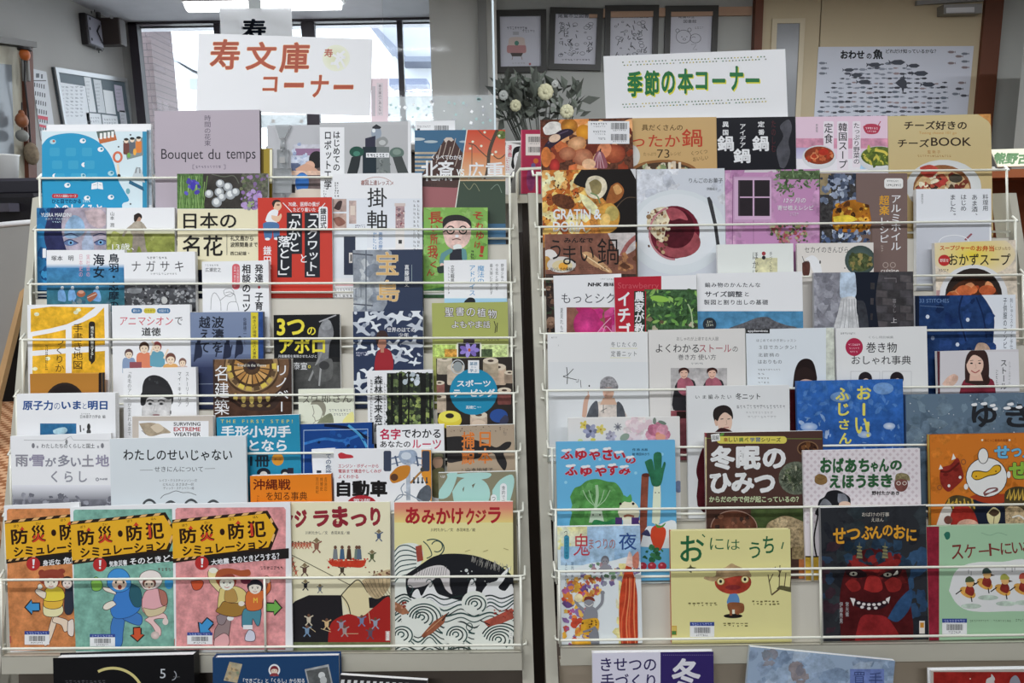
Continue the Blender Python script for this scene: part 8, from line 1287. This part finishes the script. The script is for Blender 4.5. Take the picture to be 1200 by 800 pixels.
fr_ = lambda u_, v_, n_: TX * u_ + TV * v_ + TN * n_
def sl2(u0, u1, v0, v1, n0, n1): return MB().hexa([fr_(u0, v0, n1), fr_(u1, v0, n1), fr_(u1, v0, n0), fr_(u0, v0, n0), fr_(u0, v1, n1), fr_(u1, v1, n1), fr_(u1, v1, n0), fr_(u0, v1, n0)])
sl2(-.05, .05, -.006, .008, -.004, .0012).obj('jaw', M_CLEAR, t2); sl2(-.05, .05, -.006, .008, .0022, .0040).obj('jaw', M_CLEAR, t2); sl2(-.05, .05, -.009, -.0061, -.004, .0040).obj('jaw_spine', M_CLEAR, t2); sl2(-.004, .004, -hh, -.0091, -.004, .003).obj('stem', M_CLEAR, t2)
# leaflet behind the robot book
panel('leaflet', 'pale pink leaflet with vertical print behind the white sign with red lettering', 'leaflet', (435, 92), (455, 92), (435, 285), wr(-.0225), .0006, 'd8c4c8'); V('寿文庫のごあんない', 443.5, 99, 447, 134, '6a6468', .005); R(436, 101, 440, 136, 'b8b0b4'); R(441.5, 97, 449, 135.5, 'cabfc2'); V('寿文庫のごあんない', 443.5, 99, 447, 134, '6a6468', .005); fin()
# --- counter with the clear partition, flowers
M_CAB = mat('dark_cabinet', '332c28', .5, .3, noise=.06, nscale=6)
ct = tag(empty('service_counter', loc=(-.2, 2.75, 0)), 'dark service counter standing behind the two racks', 'counter'); zc = atY(520, 172, 2.7).z
MB().bbox((-.55, -.2, .08), (1.05, .2, zc - .03), .004).obj('cabinet', M_CAB, ct); MB().bbox((-.6, -.24, zc - .03), (1.1, .24, zc), .006).obj('worktop', mat('grey_worktop', '8c8a86', .4), ct); MB().box((-.52, -.17, 0), (1.02, .17, .08)).obj('plinth', M_BLK, ct)
pt = tag(empty('acrylic_partition', loc=(atY(578, 100, 2.7).x, 2.7, zc)), 'tall clear acrylic partition with a frosted confetti band on the counter', 'partition')
xa, xb = atY(452, 100, 2.7).x - pt.location.x, 0; zb = atY(520, 112.5, 2.7).z - zc
MB().box((xa, -.002, zb), (xb, .002, CEIL_Z - zc - .15)).obj('clear_sheet', clear_mat('partition_acrylic', (.95, .965, .97, 1), .0, .05, 0, 1.12), pt); fb_ = MB().box((xa, -.0022, .012), (xb, .0022, zb)).obj('frosted_band', clear_mat('frosted_acrylic', (.9, .93, .93, 1), .05, .3, .30), pt); MB().box((xb + .0002, -.004, .012), (xb + .007, .004, CEIL_Z - zc - .15)).obj('edge_strip', mat('pale_edge', 'b4c0c4', .3), pt); MB().box((xa, -.09, .0003), (xb, .09, .0118)).obj('foot', clear_mat('partition_acrylic'), pt)
r_ = random.Random(3)
for c_, nm in (('8aa6a4', 'green'), ('8a8c92', 'grey'), ('dfe4e4', 'white')):
    m = MB()
    for _ in range(26): x = xa + r_.random() * (xb - xa); z = .03 + r_.random() * (zb - .04); s = .003 + .005 * r_.random(); a = r_.random() * 6; m.prism([(x + s * math.cos(a + q), -.0024, z + s * math.sin(a + q)) for q in (0, 1.7, 3.0, 4.4)], (0, -.0004, 0))
    m.obj('confetti_fleck', mat('fleck_' + nm, c_, .3), pt)
fl = tag(empty('flower_arrangement', loc=(atY(635, 140, 3.4).x, 3.4, 1.39)), 'loose arrangement of dusty green artificial leaves with yellow and white flowers', 'flowers')
M_LF = mat('dusty_leaf', '5c6258', .8, noise=.15, nscale=20); M_LF2 = mat('dark_leaf', '43463f', .8, noise=.15, nscale=20); M_YL = mat('pale_yellow_petal', 'a29e80', .8); M_WT = mat('dull_white_petal', '8f908b', .8)
r_ = random.Random(11); zp = fl.location
def fp(p, q, dy=0): return atY(p, q, 3.4 + dy) - zp
lv = [MB(), MB()]; st = MB(); root_ = Vector((0, 0, .12))
for _ in range(260):
    k = r_.random(); tgt = fp(584 + 52 * r_.random(), 94 + 48 * r_.random(), r_.uniform(-.1, .1)) if k < .75 else fp(640 + 42 * r_.random(), 100 + 40 * r_.random(), r_.uniform(-.08, .08))
    d_ = (tgt - root_).normalized(); a = Vector((r_.uniform(-1, 1), r_.uniform(-1, 1), r_.uniform(-.6, 1))).normalized(); a = (a + d_ * .6).normalized(); s = .03 + .045 * r_.random(); n_ = a.cross(Vector((r_.uniform(-1, 1), r_.uniform(-1, 1), r_.uniform(-1, 1)))).normalized(); b_ = a.cross(n_)
    pts = [tgt, tgt + a * s * .5 + n_ * s * .3 + b_ * .004, tgt + a * s * 1.2, tgt + a * s * .5 - n_ * s * .3 + b_ * .004]
    lv[r_.randrange(2)].add(pts, [(0, 1, 2), (0, 2, 3)])
    if r_.random() < .12: st.tube([root_, root_ + (tgt - root_) * .55 + Vector((0, 0, .03)), tgt], .0025, 5)
lv[0].obj('foliage', M_LF, fl); lv[1].obj('foliage', M_LF2, fl); st.obj('stems', M_LF2, fl)
for p, q, c, s in ((639, 108, M_YL, .036), (664, 131, M_YL, .032), (604, 124, M_YL, .026), (650, 99, M_WT, .016), (590, 112, M_WT, .022)):
    m = MB(); c0 = fp(p, q, -.1)
    for k in range(9): a = k * .7; m.ball(c0 + Vector((math.cos(a) * s * .5, -.01, math.sin(a) * s * .5)), s * .5, s * .3, s * .5, 7, 4)
    m.ball(c0 + Vector((0, -.015, 0)), s * .35, s * .3, s * .35, 7, 4); m.obj('blossom', c, fl, True)
MB().tube([(0, 0, 0), (0, 0, .02), (0, 0, .07), (0, 0, .14)], [.05, .07, .065, .045], 18).obj('vase', mat('grey_vase', '8a8a86', .4), fl, True)
sb = tag(empty('low_bookcase', loc=(fl.location.x + .35, 3.45, 0)), 'low grey bookcase carrying the flower arrangement behind the racks', 'bookcase')
m = MB(); m.box((-.75, -.18, 1.36), (.75, .2, 1.389)); m.box((-.75, -.18, 0), (-.72, .2, 1.36)); m.box((.72, -.18, 0), (.75, .2, 1.36)); m.box((-.72, .18, 0), (.72, .2, 1.36)); m.obj('carcass', mat('grey_laminate', '8e8c86', .5), sb)
for k in range(3): MB().box((-.72, -.17, .05 + .43 * k), (.72, .18, .07 + .43 * k)).obj('shelf', mat('grey_laminate', '8e8c86'), sb)
# --- two books seen in the gap between the racks
def bookY(name, label, tl, tr, by, Y, th, bg, cat='book', **k):
    a, b = atY(*tl, Y), atY(*tr, Y); zb = atY(tl[0], by, Y).z; X = (b - a); W = X.length; X.normalize(); Yv = Vector((0, 0, 1)); Yv -= X * Yv.dot(X); Yv.normalize(); N = X.cross(Yv); H = a.z - zb; o = a - Yv * H - N * th
    M = Matrix(((X.x, Yv.x, N.x, o.x), (X.y, Yv.y, N.y, o.y), (X.z, Yv.z, N.z, o.z), (0, 0, 0, 1))); start(name, M, W, H, th, bg, label, cat, k.get('group'), .0006, .0006, k.get('ec', WHITE), k.get('ec', WHITE), 'l', 0, 0)
g3 = 'books on the small stand in the gap'; YS = 1.78
bookY('paperback_book', 'crimson book with two stacked barcodes standing in the gap between the racks', (610.5, 152), (640, 152), 227, YS, .02, 'a82c4c', group=g3)
R(610, 152, 612, 228, 'c04a62'); sub('barcode_label'); R(616, 157, 633, 182, 'd6cdc8'); BAR(619, 160, 633, 166.5); BAR(619, 172, 633, 178.5, seed=8); D(619, 167.5, 632, 169, '777', 6); A_ = A; E(628, 188.5, 3, 3, 'c8682c'); E(625, 194, 2.6, 3, '6a5a8a'); E(622, 210, 5, 14, '8a3a6a', 1); done()
bookY('paperback_book', 'white book with a drawn black haired woman in the gap between the racks', (593.5, 166), (609.8, 170), 226, YS, .018, 'dcdad8', group=g3)
V('漫画', 595, 170, 600, 184, 'c04a5a', .02); D(593, 184, 597, 200, 'c87a80', 6); PS([(600, 186), (602, 174), (610, 171), (616, 172), (616, 180), (608, 180), (604, 190), (602, 198), (599, 194)], '1e1c1e'); PS([(602, 186), (605, 179), (616, 178), (616, 196), (608, 200), (603, 194)], 'e6e4e2'); L([(606, 184), (610, 183.5)], .8, '222'); E(608.5, 187, 1.2, 1.4, '222'); L([(606, 194.5), (609, 194.5)], .7, 'b05a5a'); L(SM([(598, 206), (602, 200), (608, 201)]), .7, '555'); R(597, 206, 601, 232, '2a2a2c'); done()
zb = atY(600, 228, YS).z; bs = tag(empty('book_stand', loc=(atY(612, 228, YS).x, YS, 0)), 'narrow cream stand with wire hoops seen in the gap between the racks', 'stand')
MB().box((-.07, -.02, zb - .02), (.13, .06, zb - .0008)).obj('ledge', M_ENAMEL, bs); MB().box((-.06, .065, zb - .09), (.12, .08, zb + .12)).obj('back_panel', mat('grey_laminate', '8e8c86'), bs); MB().box((-.07, -.06, 0), (.13, .14, .02)).obj('base', M_BROWN, bs); MB().box((.0, .03, .02), (.05, .0645, zb - .02)).obj('post', mat('dark_cabinet'), bs)
def q3(p, y): v_ = atY(p, y, YS - .025); return v_ - bs.location
MB().tube([q3(606, 232), q3(606, 203), q3(609, 198), q3(634, 197), q3(636, 203), q3(636, 232)], .0035).obj('wire_hoop', M_WIRE, bs, True)
# --- left foreground: covered table, leaning board, printer on its desk
tz = .95; tb = tag(empty('display_table', loc=(-1.5, 1.75, 0)), 'table under an orange checked cloth beside the left rack', 'table')
def chk():
    m = mat('checked_cloth', 'c88a5c', .9, .1); t = m.node_tree; tc = t.nodes.new('ShaderNodeTexCoord'); w1 = t.nodes.new('ShaderNodeTexChecker'); w1.inputs['Scale'].default_value = 55; w1.inputs[1].default_value = (.62, .36, .2, 1); w1.inputs[2].default_value = (.30, .12, .05, 1); t.links.new(tc.outputs['Object'], w1.inputs[0]); t.links.new(w1.outputs[0], t.nodes['Principled BSDF'].inputs[0]); return m
L0 = tb.location; pr, pf = atZ(25, 470, tz), atZ(10, 597, tz); pl = [(-2.1, pr.y, tz), (pr.x, pr.y, tz), (pf.x, pf.y, tz), (-2.1, pf.y, tz)]
MB().prism([Vector(p) - L0 - Vector((0, 0, .004)) for p in reversed(pl)], (0, 0, -.026)).obj('tabletop', mat('red_brown_wood'), tb)
MB().prism([Vector(p) - L0 for p in reversed(pl)], (0, 0, -.0036)).prism([Vector((pf.x - .0, pf.y - .002, tz)) - L0, Vector((-2.1, pf.y - .002, tz)) - L0, Vector((-2.1, pf.y - .002, tz - .3)) - L0, Vector((pf.x, pf.y - .002, tz - .3)) - L0], (0, -.002, 0)).obj('cloth', chk(), tb)
for x, y in ((-2.05, pf.y + .05), (pf.x - .06, pf.y + .05), (-2.05, pr.y - .06), (pr.x - .06, pr.y - .06)): MB().bbox((x - .025 - L0.x, y - .025 - L0.y, 0), (x + .025 - L0.x, y + .025 - L0.y, tz - .0305), .004).obj('leg', mat('red_brown_wood'), tb)
YD = 1.72; db = tag(empty('display_board', loc=(atY(0, 480, YD).x, YD, tz)), 'grey folding board with a white rim and a wooden edge leaning by the left rack', 'board')
def b3(p, q, y=YD): return atY(p, q, y) - db.location
zl = lambda p: Vector((atY(p, 500, YD).x, YD, tz + .001)) - db.location
MB().prism([b3(-60, 271), b3(36, 262), b3(42, 264.5), b3(38, 296), b3(32, 342), b3(-4, 470), zl(-14), zl(-60)], (0, .012, 0)).obj('panel', mat('board_grey', '8f8d88', .7, noise=.05, nscale=5), db)
MB().tube([b3(-60, 269), b3(20, 261.5), b3(37, 260), b3(43, 264), b3(44, 270)], .006, 10).obj('rim', mat('white_rim', 'e4e4e0', .4), db, True)
MB().prism([b3(29, 341), b3(35.5, 335), b3(2.5, 470), zl(-6), zl(-15), b3(-5, 470)], (0, -.018, 0)).obj('wood_edge', mat('light_wood', 'c09a6a', .5, noise=.1, nscale=14), db)
dk_ = tag(empty('side_desk', loc=(-1.75, 2.5, 0)), 'dark desk under the black printer by the side wall', 'desk'); zd = atY(20, 296, 2.45).z
MB().bbox((-.4, -.3, zd - .04), (.31, .3, zd), .004).obj('desktop', M_CAB, dk_)
for x in (-.37, .28): MB().box((x - .02, -.28, 0), (x + .02, .28, zd - .04)).obj('side', M_CAB, dk_)
MB().box((-.35, .24, .2), (.26, .26, zd - .04)).obj('back_panel', M_CAB, dk_)
pn = tag(empty('printer', loc=(-1.76, 2.5, zd)), 'black office printer on the dark desk by the side wall', 'printer'); zt_ = atY(40, 226, 2.3).z - zd
px1 = atY(46, 240, 2.3).x + 1.76
MB().bbox((-.36, -.2, .001), (px1, .26, zt_), .012).obj('body', mat('printer_black', '1c1b1f', .35, .4), pn); MB().bbox((-.36, -.02, zt_ + .0005), (px1 - .03, .26, zt_ + .055), .01).obj('scanner_lid', mat('printer_dark', '37363e', .4), pn); MB().prism([(-.3, -.2005, zt_ - .03), (px1 - .06, -.2005, zt_ - .03), (px1 - .06, -.2005, zt_ - .055), (-.3, -.2005, zt_ - .055)], (0, -.05, 0)).obj('control_panel', mat('printer_grey', '4c4a54', .4), pn)
MB().bbox((-.25, -.36, .04), (px1 - .14, -.2, .055), .003).obj('paper_tray', mat('tray_grey', '82828e', .4), pn)
tu = tag(empty('plastic_tub', loc=(atY(0, 196, 2.62).x, 2.62, zd + zt_ + .056)), 'white plastic tub on top of the black printer', 'tub'); 
MB().tube([(0, 0, 0), (0, 0, .004), (0, 0, .08), (0, 0, .085)], [.04, .05, .06, .064], 20).obj('body', mat('white_plastic', 'd0d0cc', .4), tu, True)
# --- right edge: bookcase with a table sign
YR = 2.7; rb_ = tag(empty('wooden_bookcase', loc=(atY(1150, 210, YR).x, YR, 0)), 'orange brown wooden bookcase beyond the right rack', 'bookcase'); zr = atY(1180, 198, YR).z; M_OR = mat('orange_wood', '8a4c2c', .5, .3, noise=.12, nscale=8)
m = MB(); m.box((0, 0, zr - .03), (.6, .3, zr)); m.box((0, 0, 0), (.025, .3, zr - .03)); m.box((.575, 0, 0), (.6, .3, zr - .03)); m.box((.025, .28, 0), (.575, .3, zr - .03)); m.obj('carcass', M_OR, rb_)
for k in range(4): MB().box((.025, .005, .05 + .36 * k), (.575, .28, .07 + .36 * k)).obj('shelf', M_OR, rb_)
fs = lambda p, q: at_plane(p, q, Vector((0, YR + .05, zr + .002)), Vector((0, -math.cos(math.radians(38)), math.sin(math.radians(38)))))
def skew(x0, x1, y0, y1): pass
panel('table_sign', 'cream sign with bold dark green lettering on the wooden bookcase', 'sign', (1160, 176), (1226, 174), (1160, 196.5), fs, .004, '9c9a86', 'plate'); T('熊野古道', 1164, 178.5, 1222, 192.5, '3a5a34', .05, sh=.25); fin()
tr_ = tag(empty('tall_bookcase', loc=(atY(1226, 150, 3.3).x, 3.3, 0)), 'grey tall bookcase against the wall at the far right', 'bookcase'); z1 = atY(1196, 138, 3.3).z
m = MB(); m.box((0, 0, 0), (.02, .2, 2.2)); m.box((.5, 0, 0), (.52, .2, 2.2)); m.box((.02, .18, 0), (.5, .2, 2.2)); m.box((0, 0, 2.2), (.52, .2, 2.22)); m.obj('carcass', mat('pale_grey_metal', 'a0a19c', .5), tr_)
for z in (z1, z1 - .35, z1 - .7, z1 + .32): MB().box((.0205, .002, z - .012), (.4995, .179, z + .012)).obj('shelf', mat('dark_shelf', '6a6a68', .5), tr_)
for k, (c, lab) in enumerate((('26262a', 'black spined book on the far right tall bookcase'), ('9a7a98', 'mauve spined book beside the black one on the tall bookcase'), ('8a8a90', 'grey spined book third on the tall bookcase shelf'))):
    b_ = tag(empty('shelved_book', loc=(tr_.location.x + .023 + .03 * k, 3.31, z1 - .338)), lab, 'book', 'books on the tall bookcase'); MB().bbox((0, 0, .0003), (.028, .15, .25 - .02 * k), .002).obj('cover', mat('spine_%d' % k, c, .5), b_)
